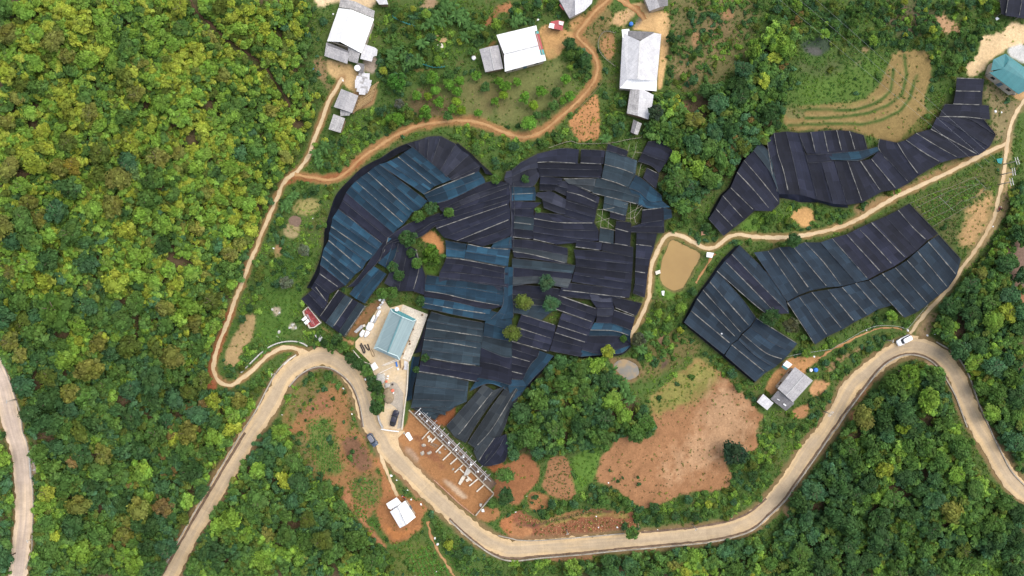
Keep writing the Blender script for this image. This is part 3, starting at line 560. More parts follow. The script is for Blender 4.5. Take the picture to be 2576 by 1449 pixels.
# ---------------------------------------------------------------- shade cloth roofs: survey of every strip edge
# key -> (label, [ (sheet, edges 'x,y x,y|x,y x,y|...', tones, pale edges) ...])
NETS = {
 'a1': ('teal shade cloth roof of long slanting strips at the top of the fan-shaped slope', [
   (1, 1, '1575,30 1965,360|1490,85 1880,395|1430,130 1795,425|1310,185 1745,465|1240,205 1690,505', 'TTTT', [2]),
   (1, 1, '1240,205 1725,575|1180,240 1660,650|1125,285 1575,690|1060,330 1540,740|1005,375 1490,800|950,430 1430,850|905,490 1385,900', 'TTTTTT', [2, 4])]),
 'a3': ('blue and black striped shade cloth roof on the steep western side of the fan', [
   (1, 1, '905,490 1385,900|870,570 1330,950|830,655 1270,1005', 'DD', [2]),
   (1, 1, '830,655 1270,1005|770,745 1225,1065|755,830 1185,1125|735,905 1110,1185|730,970 1070,1260|680,1060 1000,1310|665,1130 950,1370|645,1215 900,1425|640,1305 840,1449|590,1390 740,1510|555,1449 720,1590', 'DTTTTTTTDDD'[1:], [2, 4, 6, 8])]),
 'a5': ('black folded shade cloth running down the seam beside the teal strips', [
   (1, 1, '1850,690 1720,740 1540,800 1385,900 1270,1000 1180,1120 1080,1270 980,1390 900,1449|1860,765 1760,800 1600,900 1400,965 1290,1035 1260,1130 1200,1215 1110,1310 1010,1425|1850,800 1780,840 1660,930 1480,970 1400,990 1340,1000', 'DD', [])]),
 'a6': ('narrow teal shade cloth hung between two dark ones left of the green hollow', [
   (1, 1, '1330,940 1290,1080 1230,1200|1385,960 1350,1100 1300,1240|1440,985 1410,1100 1330,1270', 'TT', [0])]),
 'a7': ('bright teal shade cloth wedge above the new house yard', [
   (1, 1, '1185,1230 1100,1310 1000,1430 940,1510|1250,1270 1160,1370 1070,1480 1010,1560|1315,1310 1250,1400 1180,1490 1095,1605', 'TT', [])]),
 'a8': ('black shade cloth around the small trees left of the green hollow', [
   (1, 1, '1430,1000 1400,1130 1340,1300 1290,1400|1530,1020 1500,1180 1440,1449 1430,1480|1610,1060 1640,1240 1580,1480|1710,1340 1690,1520', 'GDD', [2])]),
 'a9': ('black and grey shade cloth at the lowest western corner beside the red bunker', [
   (1, 2, '830,20 635,300|900,70 700,350|970,110 770,400|1030,145 830,445|1100,180 885,490', 'DSDS', [0, 2, 4]),
   (1, 2, '600,-10 720,150|525,55 680,220|455,110 635,290', 'DD', [0])]),
 'b': ('charcoal shade cloth fanning out under the orange dirt path', [
   (1, 1, '1575,35 1520,-5|1640,85 1640,-40|1720,150 1740,-75|1770,190 1860,-80|1850,270 2010,0|1910,330 2140,110|1960,365 2260,220|2000,370 2245,275', 'GGGGGGG', [])]),
 'c': ('teal shade cloth ribbon crossing the head of the fan', [
   (1, 1, '1690,505 1850,430 2000,370 2240,275|1710,540 1900,480 2290,335|1740,580 1830,595 2000,540 2310,390', 'TT', [0])]),
 'd': ('black shade cloth roof with two long pale cords above the green hollow', [
   (1, 1, '1830,595 2000,540 2310,390 2480,375|1850,655 1960,612 2200,505 2550,395|1880,690 2000,645 2250,545 2560,430|1830,730 2100,640 2560,505|1785,790 2100,700 2560,555|1815,850 2200,715 2545,600|1890,940 2250,800 2560,672|2020,975 2300,860 2560,755|2130,990 2400,900 2565,835|2280,1030 2420,985 2570,915', 'DGDDDDDDD', [5, 7])]),
 'e': ('teal shade cloth strips just right of the green hollow', [
   (1, 1, '1905,968 2010,990 2120,1005|1912,1050 2110,1080|1912,1135 2095,1155', 'TT', []),
   (1, 1, '2130,1008 2300,1040 2560,1062|2112,1085 2545,1150|2100,1155 2535,1235', 'TT', [0]),
   (1, 1, '2400,985 2570,930|2360,1050 2575,1050', 'T', [])]),
 'e2': ('black shade cloth strips south-east of the green hollow', [
   (1, 1, '1915,1145 2100,1165 2540,1250|1895,1200 2100,1220 2535,1310|1850,1290 2060,1300 2540,1360|1840,1345 2050,1365 2540,1430|1845,1400 2530,1500', 'DDDG', [0])]),
 'f': ('teal shade cloth strips with thick pale cords north of the concrete terrace', [
   (1, 2, '1720,-130 1900,-105 2200,-55 2510,-5|1700,-40 2100,0 2500,70|1700,30 1900,60 2150,120 2490,180|1690,88 2000,140 2250,200 2370,215|1680,150 2000,210 2350,262|1670,200 1790,222 2000,270 2340,335', 'TTDTT', [2, 4])]),
 'f2': ('large slate blue shade cloth roof beside the concrete terrace', [
   (1, 2, '1765,240 1950,290 2295,352|1720,330 2000,380 2285,425|1710,405 1900,430 2285,488|1693,500 2000,520 2270,552|1690,520 2000,562 2262,610|1672,620 2255,695|1660,695 1800,715 2000,750 2250,782', 'SSSSSS', [2, 4, 6])]),
 'f3': ('black shade cloth strip with a pale cord below the slate blue roof', [
   (1, 2, '1660,705 1900,745 2275,797|1650,770 1900,815 2262,872|1630,838 1900,880 2240,945', 'DD', [2])]),
 'f4': ('slate blue shade cloth roof above the building site', [
   (1, 2, '1622,850 1900,885 2140,942|1600,980 2130,1035|1578,1120 2120,1142|1558,1205 1740,1200 1920,1240 2010,1190', 'SSS', []),
   (1, 2, '1560,1205 1740,1202 1915,1190|1590,1215 1760,1240 1905,1280|1800,1330 1850,1270 1905,1282', 'SS', [])]),
 'g1': ('dark shade cloth strips hanging down to the building site', [
   (1, 2, '2290,970 2150,1130 1915,1390|2390,1030 2230,1230 2060,1449 2000,1500|2500,990 2350,1180 2200,1400 2110,1560', 'KK', [1])]),
 'g2': ('dark shade cloth strips next to the round wood, north of the fallen black sheet', [
   (1, 2, '2515,1000 2375,1190 2235,1400 2130,1560|2620,1010 2480,1250 2350,1449 2200,1610|2680,1060 2560,1230 2480,1449 2290,1770', 'KK', [1])]),
 'g3': ('crumpled black shade cloth at the tip beside the round wood', [
   (1, 3, '2260,30 2220,100 2190,195|2400,60 2300,200 2235,300|2520,20 2420,190 2285,345|2540,150 2500,290 2370,340', 'KDD', [1])]),
 'h1': ('black shade cloth rows under the bamboo fence at the top of the main field', [
   (2, 1, '250,100 500,45 675,55|255,185 400,180 660,195', 'D', [1]), (2, 1, '695,55 935,65|690,190 920,203', 'D', [1]),
   (2, 1, '255,188 900,203|260,245 912,262|285,320 500,330 890,338', 'DD', [])]),
 'h3': ('charcoal folded shade cloth at the rounded north-west shoulder of the main field', [
   (2, 1, '0,262 100,180 248,105|0,330 150,260 262,240|0,425 200,430 280,322', 'GG', []),
   (2, 1, '-60,280 0,262|-80,360 0,340|-10,430 5,430', 'GG', [])]),
 'h4': ('small teal shade cloth strips west of the ragged folds', [(2, 1, '0,430 230,430|0,505 240,495|0,572 235,568', 'TT', [1])]),
 'h5': ('black and grey shade cloth pieces with a wide pale cord in the main field', [
   (2, 1, '285,325 510,347|280,400 480,410|276,466 430,466', 'DD', []), (2, 1, '520,350 845,348|570,400 830,420|700,440 812,487', 'KK', [0, 2])]),
 'h6': ('slate blue shade cloth roof at the north-east of the main field', [
   (2, 1, '945,67 1060,92 1260,168|930,205 1100,250 1240,305|900,345 1050,390 1170,440', 'SS', [1, 2]),
   (2, 1, '850,347 900,350 1170,443 1290,490|830,430 1050,470 1280,542|810,492 1000,540 1270,606', 'SS', [2])]),
 'h6b': ('small black shade cloth square just below the north fence', [(2, 1, '965,0 1170,70|950,62 1150,130', 'D', [])]),
 'h7': ('black shade cloth square at the north-east corner beside the big green tree', [
   (2, 1, '1370,-25 1500,-20 1620,70|1310,90 1430,140 1555,180|1270,175 1400,220 1480,292', 'DD', []), (2, 1, '1355,240 1480,302|1320,340 1450,450', 'D', [0])]),
 'h8': ('loose teal shade cloth draped down the east side of the main field', [
   (2, 1, '1245,310 1350,380 1505,520|1175,440 1290,490 1390,580 1510,572|1270,612 1400,652 1590,635', 'TT', [])]),
 'h9': ('black and slate shade cloth rows on the western half of the main field', [
   (2, 1, '0,575 300,590|0,655 220,650|10,720 222,742|20,788 218,812|15,850 212,872|10,935 210,958', 'DDSSD', [3, 5])]),
 'h10': ('black shade cloth roof left of the northern green gap', [
   (2, 1, '575,382 720,460 882,535|552,480 700,520 870,598|545,570 850,660|530,650 838,742|520,720 822,795', 'DDDD', [1])]),
 'h10b': ('charcoal crumpled shade cloth in ragged folds near the middle of the main field', [
   (2, 1, '460,365 575,378|445,415 562,450|430,465 550,525', 'GG', []), (2, 1, '350,475 400,480 545,560|305,560 400,600 535,650|320,640 450,692 535,705', 'GG', []), (2, 1, '250,490 345,480|240,520 320,560', 'G', [])]),
 'h11': ('black shade cloth rows left of the slate patch by the green gap', [
   (2, 1, '232,685 370,700 520,712 590,740|222,750 480,790 830,795|216,820 480,862 872,872|212,885 500,930 870,972|216,958 450,1012', 'DDDD', [1, 4])]),
 'h12': ('slate shade cloth patch between the two green gaps', [(2, 1, '932,522 1170,592|925,590 1160,655|915,657 1145,722', 'SS', [2]), (2, 1, '990,688 1145,724|985,742 1140,778', 'D', [])]),
 'h13': ('black shade cloth with teal flaps at the eastern edge above the pond path', [
   (2, 1, '1312,665 1525,640|1300,800 1530,765|1200,835 1530,832|1195,885 1535,895', 'DDD', [0]), (2, 1, '1525,640 1602,662|1530,765 1612,742', 'T', [])]),
 'h14': ('black and slate shade cloth pair below the green gaps', [(2, 1, '1050,775 1200,792|1040,850 1195,890|1035,1000 1190,1028', 'DD', [1, 2]), (2, 1, '885,845 1025,872|875,980 1020,1003', 'S', [1])]),
 'h15': ('black shade cloth strips with a long pale cord east of the torn holes', [(2, 1, '650,970 905,992|640,1035 900,1070', 'D', [1]), (2, 1, '912,985 1220,1037|905,1070 1220,1140', 'D', [])]),
 'h16': ('black and grey shade cloth rows above the round blue-green tree', [(2, 1, '0,960 200,972 560,1050|0,1035 210,1060 560,1122|10,1082 200,1112 550,1200|20,1140 190,1152 620,1220', 'DKD', [2])]),
 'h17': ('dark shade cloth rows around the round blue-green tree', [(2, 1, '0,1150 300,1182 640,1222|0,1240 300,1270 612,1300|0,1340 300,1332 600,1360|0,1430 250,1402 560,1449', 'SDK', [])]),
 'h18': ('wide black shade cloth roof left of the narrow green gap in the main field', [
   (2, 1, '620,1060 900,1082 1220,1142|640,1150 1215,1210|642,1232 1210,1300|620,1312 1200,1400|600,1385 1195,1475', 'DDDD', [])]),
 'h19': ('black shade cloth column along the pond path, right of the narrow green gap', [
   (2, 1, '1255,892 1460,902|1250,1010 1430,1032|1245,1142 1390,1162|1240,1282 1365,1302|1238,1410 1352,1432|1215,1500 1335,1545', 'DDDDD', [1, 3])]),
 'j1': ('black shade cloth strips east of the dark green tree', [(2, 2, '500,-60 1195,25|490,20 800,55 1180,100|460,78 780,112 1000,100', 'DD', [1])]),
 'j2': ('black shade cloth rows with knotted cords south-east of the dark green tree', [
   (2, 2, '470,75 860,212|452,140 850,282|440,212 820,345', 'DD', [0, 2]),
   (2, 2, '505,250 820,350|480,312 790,420|460,380 772,482|435,450 755,552|412,520 740,602|380,632 690,692', 'DDDDD', [2, 3])]),
 'j4': ('black shade cloth rows below the twin green trees', [(2, 2, '95,265 440,375|70,330 430,442|45,395 410,512|20,460 392,570|0,535 370,640', 'DDDD', [0, 2, 4])]),
 'j5': ('wrinkled charcoal shade cloth bunched up left of the south-east corner', [(2, 2, '780,50 880,70 1000,80|795,120 900,140 1015,140|855,205 940,207 1030,203|855,280 940,285 1015,280|845,348 920,352 1000,352', 'GDGD', [])]),
 'j6': ('black shade cloth rows at the end of the pond path', [(2, 2, '990,82 1310,155|1042,200 1250,282', 'D', [1]), (2, 2, '1030,222 1240,292|1000,352 1205,425', 'D', [0])]),
 'j7': ('teal shade cloth sweeping round the south-east corner of the main field', [
   (2, 2, '830,348 1000,355 1200,425|790,422 1030,432 1190,482|772,482 1100,490 1195,560|702,622 900,662 1190,575|690,692 900,672 1100,655 1190,578', 'TTDT', [1])]),
 'j8': ('black shade cloth rows with teal edging above the round wood', [
   (2, 2, '0,540 280,632|0,612 250,692|0,690 200,747|0,762 160,802|0,840 130,872|0,912 110,922', 'DDDDD', [2, 4]),
   (2, 2, '280,632 250,702 200,752 150,832 110,922|420,682 330,792 230,892 150,985', 'T', [])]),
 'j9': ('teal rippled shade cloth in the trough west of the round wood', [
   (1, 2, '2370,230 2576,290|2302,352 2480,400 2576,420|2285,482 2420,512 2576,540|2265,600 2480,690 2576,700|2255,742 2420,772 2576,822|2235,902 2400,932 2576,982|2145,1040 2350,962 2576,1055', 'TTSDDT', []),
   (1, 2, '2502,-210 2492,60 2470,200 2345,330|2590,-210 2582,60 2590,200 2590,300', 'T', []), (1, 1, '2548,390 2560,600 2570,830 2540,1060|2590,390 2600,600 2600,830 2590,1060', 'G', []),
   (2, 2, '0,920 110,925|-40,990 150,985|0,1150 100,1060', 'TT', [])]),
 'j10': ('dark shade cloth rows among the twin green trees', [(2, 2, '0,-30 230,-20 490,10|0,60 250,112 460,100|0,160 280,175 440,200|0,252 95,262 300,322', 'DKS', [2])]),
 'k1': ('black shade cloth roof with two pale cords below the hip roofed house', [
   (3, 0, '1900,785 2175,795|1890,915 2160,920|1865,1045 2150,1055', 'DD', [0, 1, 2]), (3, 0, '1780,1050 2220,1060|1720,1172 2000,1178 2235,1205', 'D', [1])]),
 'k3': ('long black shade cloth roof curving along the upper side of the pale track', [
   (3, 1, '-10,-30 40,290 100,500|60,-110 100,100 150,250 210,505|180,-125 250,150 330,512|310,-112 390,150 500,562', 'DDD', [0, 1]),
   (3, 1, '310,-112 390,100|430,-120 480,100|560,-132 610,100|690,-140 745,85|820,-130 880,75|960,-90 1000,52', 'DDDDD', [1, 2, 3, 4]),
   (3, 1, '390,150 500,562|540,188 660,602|670,170 800,612|800,170 950,590|930,172 1140,482|1040,150 1295,457|1120,62 1420,392', 'DDDDDD', [3, 4, 5]),
   (3, 1, '1120,-50 1120,60 1280,250 1420,392|1300,-12 1400,150 1520,312|1390,-40 1560,80 1740,185|1490,-110 1700,20 1920,142|1640,-150 1880,-20 2120,112|1700,-270 1850,-200 2050,-80 2230,30|1950,-275 2070,-230 2290,-90|2150,-270 2290,-100', 'DDDDDDD', [0, 1, 2, 3, 4]),
   (3, 1, '375,108 480,105 640,96|395,192 530,186 660,170', 'D', []),
   (3, 1, '600,100 760,84 940,66 1100,30|640,160 800,165 930,162 1120,72', 'T', [])]),
 'k4': ('black shade cloth roof stepping down the western end above the fork in the track', [
   (2, 1, '2490,-15 2570,60 2610,150 2655,340|2430,65 2530,190 2605,300 2685,490|2335,165 2470,320 2576,450 2692,600|2265,285 2430,460 2610,675|2200,440 2440,672|2120,520 2340,762|2050,650 2235,842|1980,755 2130,925', 'SDDDDDD', [2, 3, 4, 5, 6])]),
 'm1': ('upper half of the large shade cloth roof, black turning to teal, beside the bare trellis', [
   (3, 1, '1422,600 1712,902|1310,665 1450,830 1600,972|1180,730 1500,1070|1040,790 1390,1152|910,850 1020,960 1270,1232|790,910 1140,1292|645,950 1010,1362', 'DDDDDD', [1, 3, 4, 5]),
   (3, 1, '645,950 1010,1362|530,990 890,1395|370,990 560,1190 742,1432|250,1030 600,1442|110,1040 430,1475|0,1075 310,1520|-140,1092 195,1585', 'TTTTTT', [0, 2, 3, 4, 5])]),
 'm2': ('lower half of the large teal shade cloth roof along the pale lane', [
   (3, 1, '1716,912 1942,1160|1612,985 1900,1322|1502,1078 1812,1449|1400,1170 1720,1522|1282,1245 1612,1610|1152,1305 1502,1692|1022,1372 1372,1746', 'TTTTTT', [1, 2, 3, 4, 5, 6]),
   (3, 1, '1022,1372 1242,1625|882,1402 1112,1660|746,1442 1002,1725|602,1465 872,1790|440,1490 750,1865|312,1535 602,1932|196,1596 472,2018', 'TTTTTT', [1, 2, 3, 4, 5, 6])]),
 'm3': ('tilted teal and black shade cloth roof south of the muddy pond', [
   (2, 2, '2290,-430 2530,-190 2740,70|2212,-340 2480,-60 2790,255|2142,-270 2440,30 2660,260|2062,-170 2400,130 2560,260', 'TDT', [1, 2, 3]),
   (2, 2, '2062,-170 2300,90 2455,300|1992,-60 2392,388|1922,20 2312,458|1862,110 2272,515|1802,230 2205,566|1732,345 2135,668', 'TTTTT', [1, 2, 3, 4]),
   (2, 2, '2460,305 2660,430 2870,560|2400,395 2600,540 2805,640|2320,465 2550,650 2735,720|2280,520 2450,680 2640,800|2210,572 2550,850|2142,676 2450,942', 'TTTTT', [0, 2, 4])]),
 'n': ('black shade cloth roof cut by the top right corner of the picture', [
   (3, 0, '2325,-60 2350,140|2425,-60 2390,157|2565,-60 2525,178|2700,-60 2665,200', 'DDD', [1, 2])]),
}
CURTAINS = [  # key, sheet, eave line, foot line, tone
 ('a3', 1, 1, '1575,30 1440,95 1300,178 1240,202 1120,282 1000,376 905,490 830,650 770,745 735,900 670,1130 640,1300 560,1445', '1530,-10 1400,45 1255,140 1190,170 1060,245 960,340 810,505 740,690 690,870 680,1010 640,1170 590,1300 510,1449', 'D'),
 ('f2', 1, 2, '1750,235 1715,330 1690,500 1660,640', '1745,215 1690,400 1650,520 1585,665', 'D'),
 ('f4', 1, 2, '1650,690 1620,850 1580,1000 1570,1120', '1575,690 1540,880 1525,1000 1515,1140', 'T'),
 ('b', 1, 1, '2010,0 2140,110 2260,222 2310,300', '2030,-10 2160,95 2280,210 2390,310', 'D'),
 ('m3', 2, 2, '1732,345 2135,668 2450,942', '1725,360 2120,690 2440,960', 'D'),
 ('m3', 2, 2, '2290,-430 2140,-270 1990,-60 1860,110 1732,345', '2270,-440 2110,-280 1960,-65 1840,105 1712,345', 'D'),
 ('k4', 2, 1, '2430,65 2335,165 2265,285 2200,440 2120,520 2050,650 1980,755', '2400,60 2310,160 2245,285 2180,435 2100,510 2025,640 1965,755', 'D'),
 ('k3', 3, 1, '100,500 210,505 330,512 500,562 660,602 800,612', '115,540 240,560 330,585 520,590 660,630 810,640', 'D'),
 ('j7', 2, 2, '1190,578 1100,655 900,672 690,692', '1200,590 1100,672 900,690 680,705', 'D'),
 ('j8', 2, 2, '420,682 330,792 230,892 150,985', '425,700 345,805 245,905 170,1000', 'D'),
]
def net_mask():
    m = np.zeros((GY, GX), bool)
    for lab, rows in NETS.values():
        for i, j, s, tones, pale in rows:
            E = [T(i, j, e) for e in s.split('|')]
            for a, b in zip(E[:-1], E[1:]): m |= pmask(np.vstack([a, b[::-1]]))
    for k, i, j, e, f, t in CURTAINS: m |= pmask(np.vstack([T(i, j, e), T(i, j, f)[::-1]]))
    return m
def sheet_mesh(A, B, za, zb, inset, sag, seed, drop=False):
    """cloth between two survey polylines held za, zb metres up; tented on its poles, sagging between"""
    L = max(plen(A), plen(B)) * MPP; m = max(int(L / 0.8) + 1, 4); k = 6
    a = smooth(A, m); b = smooth(B, m); r = np.random.default_rng(seed)
    v = np.linspace(0, 1, k)[None, :, None]
    vi = inset + v * (1 - 2 * inset)
    p = a[:, None] * (1 - vi) + b[:, None] * vi
    s = np.linspace(0, L, m)[:, None]; vv = np.linspace(0, 1, k)[None]
    ph = r.random() * 3
    tent = np.abs(np.cos((s + ph) * math.pi / 3.1)) ** 3
    wob = np.interp(s[:, 0], np.linspace(0, L, max(int(L / 2.2) + 2, 3)), r.normal(0, 1, max(int(L / 2.2) + 2, 3)))[:, None]
    if drop:
        z = za * (1 - vv) + 0.05 * vv + 0.16 * np.sin(s * 2.1 + 4 * vv + ph) * np.sin(vv * math.pi)
        wd_ = 1.3 * np.sin(s * 1.7 + ph)[..., None] * np.sin(vv * math.pi)[..., None]; p = p + wd_
    else:
        z = za * (1 - vv) + zb * vv - sag * np.sin(vv * math.pi) * (0.75 + 0.25 * wob) + 0.10 * tent * np.cos(vv * math.pi) ** 2 + 0.035 * wob * np.cos(vv * 5 + ph) + r.normal(0, 0.018, (m, k))
        e = r.normal(0, 0.45, (m, 2)); p[:, 0] += e[:, :1] * 0.6; p[:, -1] += e[:, 1:] * 0.6
    x, y, zz = ray(p[..., 0], p[..., 1], z)
    V = np.stack([x, y, zz], -1).reshape(-1, 3)
    w = float(np.hypot(x[:, -1] - x[:, 0], y[:, -1] - y[:, 0]).mean())
    UV = np.stack(np.broadcast_arrays(s, vv * w), -1).reshape(-1, 2)
    i0 = (np.arange(m - 1)[:, None] * k + np.arange(k - 1)[None]).ravel()
    F = np.c_[i0, i0 + 1, i0 + k + 1, i0 + k]
    return V, F, UV
def build_nets():
    pm = MB().tube([(0, 0, 0), (0, 0, 1)], 0.05, 6).mesh('post'); n = 0
    for key, (label, rows) in NETS.items():
        first = T(rows[0][0], rows[0][1], rows[0][2].split('|')[0]); c = np.mean(np.vstack([T(i, j, s.replace('|', ' ')) for i, j, s, _, _ in rows]), 0)
        base = P(c[0], c[1]); root = empty('shade_net', base, label, 'shade net', 'shade cloth roofs over the crop fields')
        off = np.array(base, np.float32); np.random.default_rng(len(key) * 7 + ord(key[0]))
        for i, j, s, tones, pale in rows:
            E = [T(i, j, e) for e in s.split('|')]
            h = [2.25 + random.uniform(-0.12, 0.12) + (0.13 if q % 2 else -0.07) for q in range(len(E))]
            for q, t in enumerate(tones):
                n += 1; lift = random.uniform(-0.05, 0.05)
                V, F, UV = sheet_mesh(E[q], E[q + 1], h[q] + lift, h[q + 1] + lift, -0.012 + random.random() * 0.022, 0.14 if t != 'G' else 0.26, n)
                me = npmesh('net_strip', V - off, F, uv=UV, sm=True); link('net_strip', me, M['netN' if t == 'T' and key in ('m1', 'm2', 'm3') else 'net' + t], root)
            for q in range(len(E)):
                n += 1; r = np.random.default_rng(n); e = E[q]; L = plen(e) * MPP; m = max(int(L / 0.6), 5); a = smooth(e, m)
                t0, t1 = (r.random() * 0.04, 1.0 - r.random() * 0.05); thin = q not in pale
                w = np.clip(np.interp(np.linspace(0, 1, m), np.linspace(0, 1, 9), r.uniform(0.09, 0.33, 9)) + r.normal(0, 0.03, m), 0.05, 0.5) * (0.5 if thin else 1)
                sel = slice(int(m * t0), max(int(m * t1), int(m * t0) + 3)); a = a[sel]; w = w[sel] / MPP
                tg = np.gradient(a, axis=0); tg /= np.linalg.norm(tg, axis=1)[:, None] + 1e-9; nn = np.c_[-tg[:, 1], tg[:, 0]]
                pts = np.stack([a + nn * w[:, None] * f for f in (-0.5, 0.0, 0.5)], 1)
                x, y, z = ray(pts[..., 0], pts[..., 1], h[q] + np.array([0.10, 0.19, 0.10])[None] + r.normal(0, 0.015, (len(a), 3)))
                V = np.stack([x, y, z], -1).reshape(-1, 3); k = len(a); i0 = (np.arange(k - 1)[:, None] * 3 + np.arange(2)[None]).ravel()
                link('seam_cord', npmesh('seam_cord', V - off, np.c_[i0, i0 + 1, i0 + 4, i0 + 3], sm=True), M['cord' if thin else 'seam'], root)
            for q in range(0, len(E), 2):
                for f in (0.02, 0.98):
                    a = resample(E[q], 51)[int(50 * f)]
                    x, y, z = P(a[0], a[1], h[q] * 0.97); g = float(hgt(x, y)) - 0.2
                    o = link('post', pm, M['post'], root); o.location = (x - base[0], y - base[1], g - base[2]); o.scale = (1, 1, z - g)
        for ck, i, j, e, f, t in CURTAINS:
            if ck == key:
                n += 1; V, F, UV = sheet_mesh(T(i, j, e), T(i, j, f), 2.2, 0, 0.0, 0, n, True)
                link('side_curtain', npmesh('side_curtain', V - off, F, uv=UV, sm=True), M['net' + t], root)
# ---------------------------------------------------------------- masks and ground
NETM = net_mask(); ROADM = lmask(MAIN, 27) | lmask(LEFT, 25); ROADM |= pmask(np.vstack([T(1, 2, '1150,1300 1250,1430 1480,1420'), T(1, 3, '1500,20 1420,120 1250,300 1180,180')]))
PATHM = np.zeros((GY, GX), bool)
for _, l, w, _m in PATHS: PATHM |= lmask(l, w / 2 + 3)
WATERM = pmask(POND) | pmask(POND2) | pmask(PUDDLE); YARDM = pmask(YARD)
GAPG = (vnoise(22, 41) * .7 + vnoise(9, 42) * .3); GAPG = (np.argsort(np.argsort(GAPG.ravel())).reshape(GY, GX) / GAPG.size).astype(np.float32)
BARE = np.zeros((GY, GX), np.float32)        # how open the ground is (1: weeds grow sparsely)
def ground_cover():
    n1, n2, n3 = fnoise(26, 1), fnoise(9, 5), fnoise(70, 9); n4 = fnoise(3.5, 12)
    col = np.empty((GY, GX, 3), np.float32)
    t = np.clip(0.5 + 0.55 * n1 + 0.3 * n3, 0, 1)[..., None]
    col[:] = np.array(GB) * (1 - t) + np.array((0.072, 0.100, 0.028)) * t
    s = np.clip((n2 + 0.5 * n1 - 0.25) * 2.2, 0, 1)[..., None]; col = col * (1 - 0.55 * s) + np.array(SB) * 0.55 * s
    gp = np.clip((GAPG - .90) * 20, 0, 1)[..., None]
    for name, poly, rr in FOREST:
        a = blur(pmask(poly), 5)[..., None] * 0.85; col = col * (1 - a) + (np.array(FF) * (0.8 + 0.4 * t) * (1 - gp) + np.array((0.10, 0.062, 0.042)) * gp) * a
    ex = np.ones((GY, GX), np.float32)
    for poly, c, soft, rag, weeds, shr in COVER:
        a = blur(pmask(poly), max(soft, 1)); e = 0.5 - 0.045 * rag * n2 - 0.03 * rag * n4
        k = 3.2 if soft < 6 else 1.6
        a = np.clip((a - e) * k + 0.5, 0, 1) * np.clip(a * 6, 0, 1)
        cc = np.array(c, np.float32) * (1 + 0.16 * n1 + 0.13 * n2 + 0.08 * n4)[..., None]
        col = col * (1 - a[..., None]) + cc * a[..., None]
        ex = ex * (1 - a) + a * weeds
    for l in GREENLINES:
        a = np.clip(blur(lmask(l - np.array((1.5, 4.0)), 2.2), 1) * 1.2, 0, 1) * np.clip(0.5 + 0.5 * n2, 0, .6); col = col * (1 - a[..., None]) + np.array((0.33, 0.24, 0.11)) * a[..., None]
        a = np.clip(blur(lmask(l, 3.0), 1) * 1.5, 0, 1) * np.clip(1.0 + 0.5 * n2, 0, 1); col = col * (1 - a[..., None]) + np.array((0.050, 0.088, 0.020)) * a[..., None]
    for l in DARKLINES:
        a = np.clip(blur(lmask(l, 3.0), 1) * 1.2, 0, 1) * np.clip(0.9 + 0.7 * n2, 0, 1); col = col * (1 - a[..., None]) + np.array((0.075, 0.040, 0.030)) * a[..., None]
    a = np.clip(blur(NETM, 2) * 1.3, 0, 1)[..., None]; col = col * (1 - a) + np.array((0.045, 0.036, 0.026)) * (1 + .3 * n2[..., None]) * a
    for l, w, c, k in ((MAIN, 33, (0.20, 0.125, 0.065), .8), (LEFT, 30, (0.20, 0.125, 0.065), .8), (np.vstack([POND, POND[:1]]), 7, (0.15, 0.10, 0.05), .8), (np.vstack([POND2, POND2[:1]]), 6, (0.16, 0.11, 0.06), .8), (PATH1, 11, (0.24, 0.13, 0.06), .85), (PATH2, 14, (0.27, 0.14, 0.06), .9), (PATH3, 12, (0.26, 0.15, 0.07), .7), (PATH4, 10, (0.24, 0.17, 0.085), .6), (T(0, 2, '2330,200 2240,480 2160,700 2100,850'), 11, SR, .9), (T(1, 1, '300,380 420,340 640,355 900,300 1050,160'), 9, SR, .8)):
        a = np.clip((blur(lmask(l, w), 3) + 0.35 * n2 - 0.35) * 2, 0, 1) * k; col = col * (1 - a[..., None]) + np.array(c) * a[..., None]; ex = ex * (1 - a * 0.8)
    return col, ex
COL, EX = ground_cover()
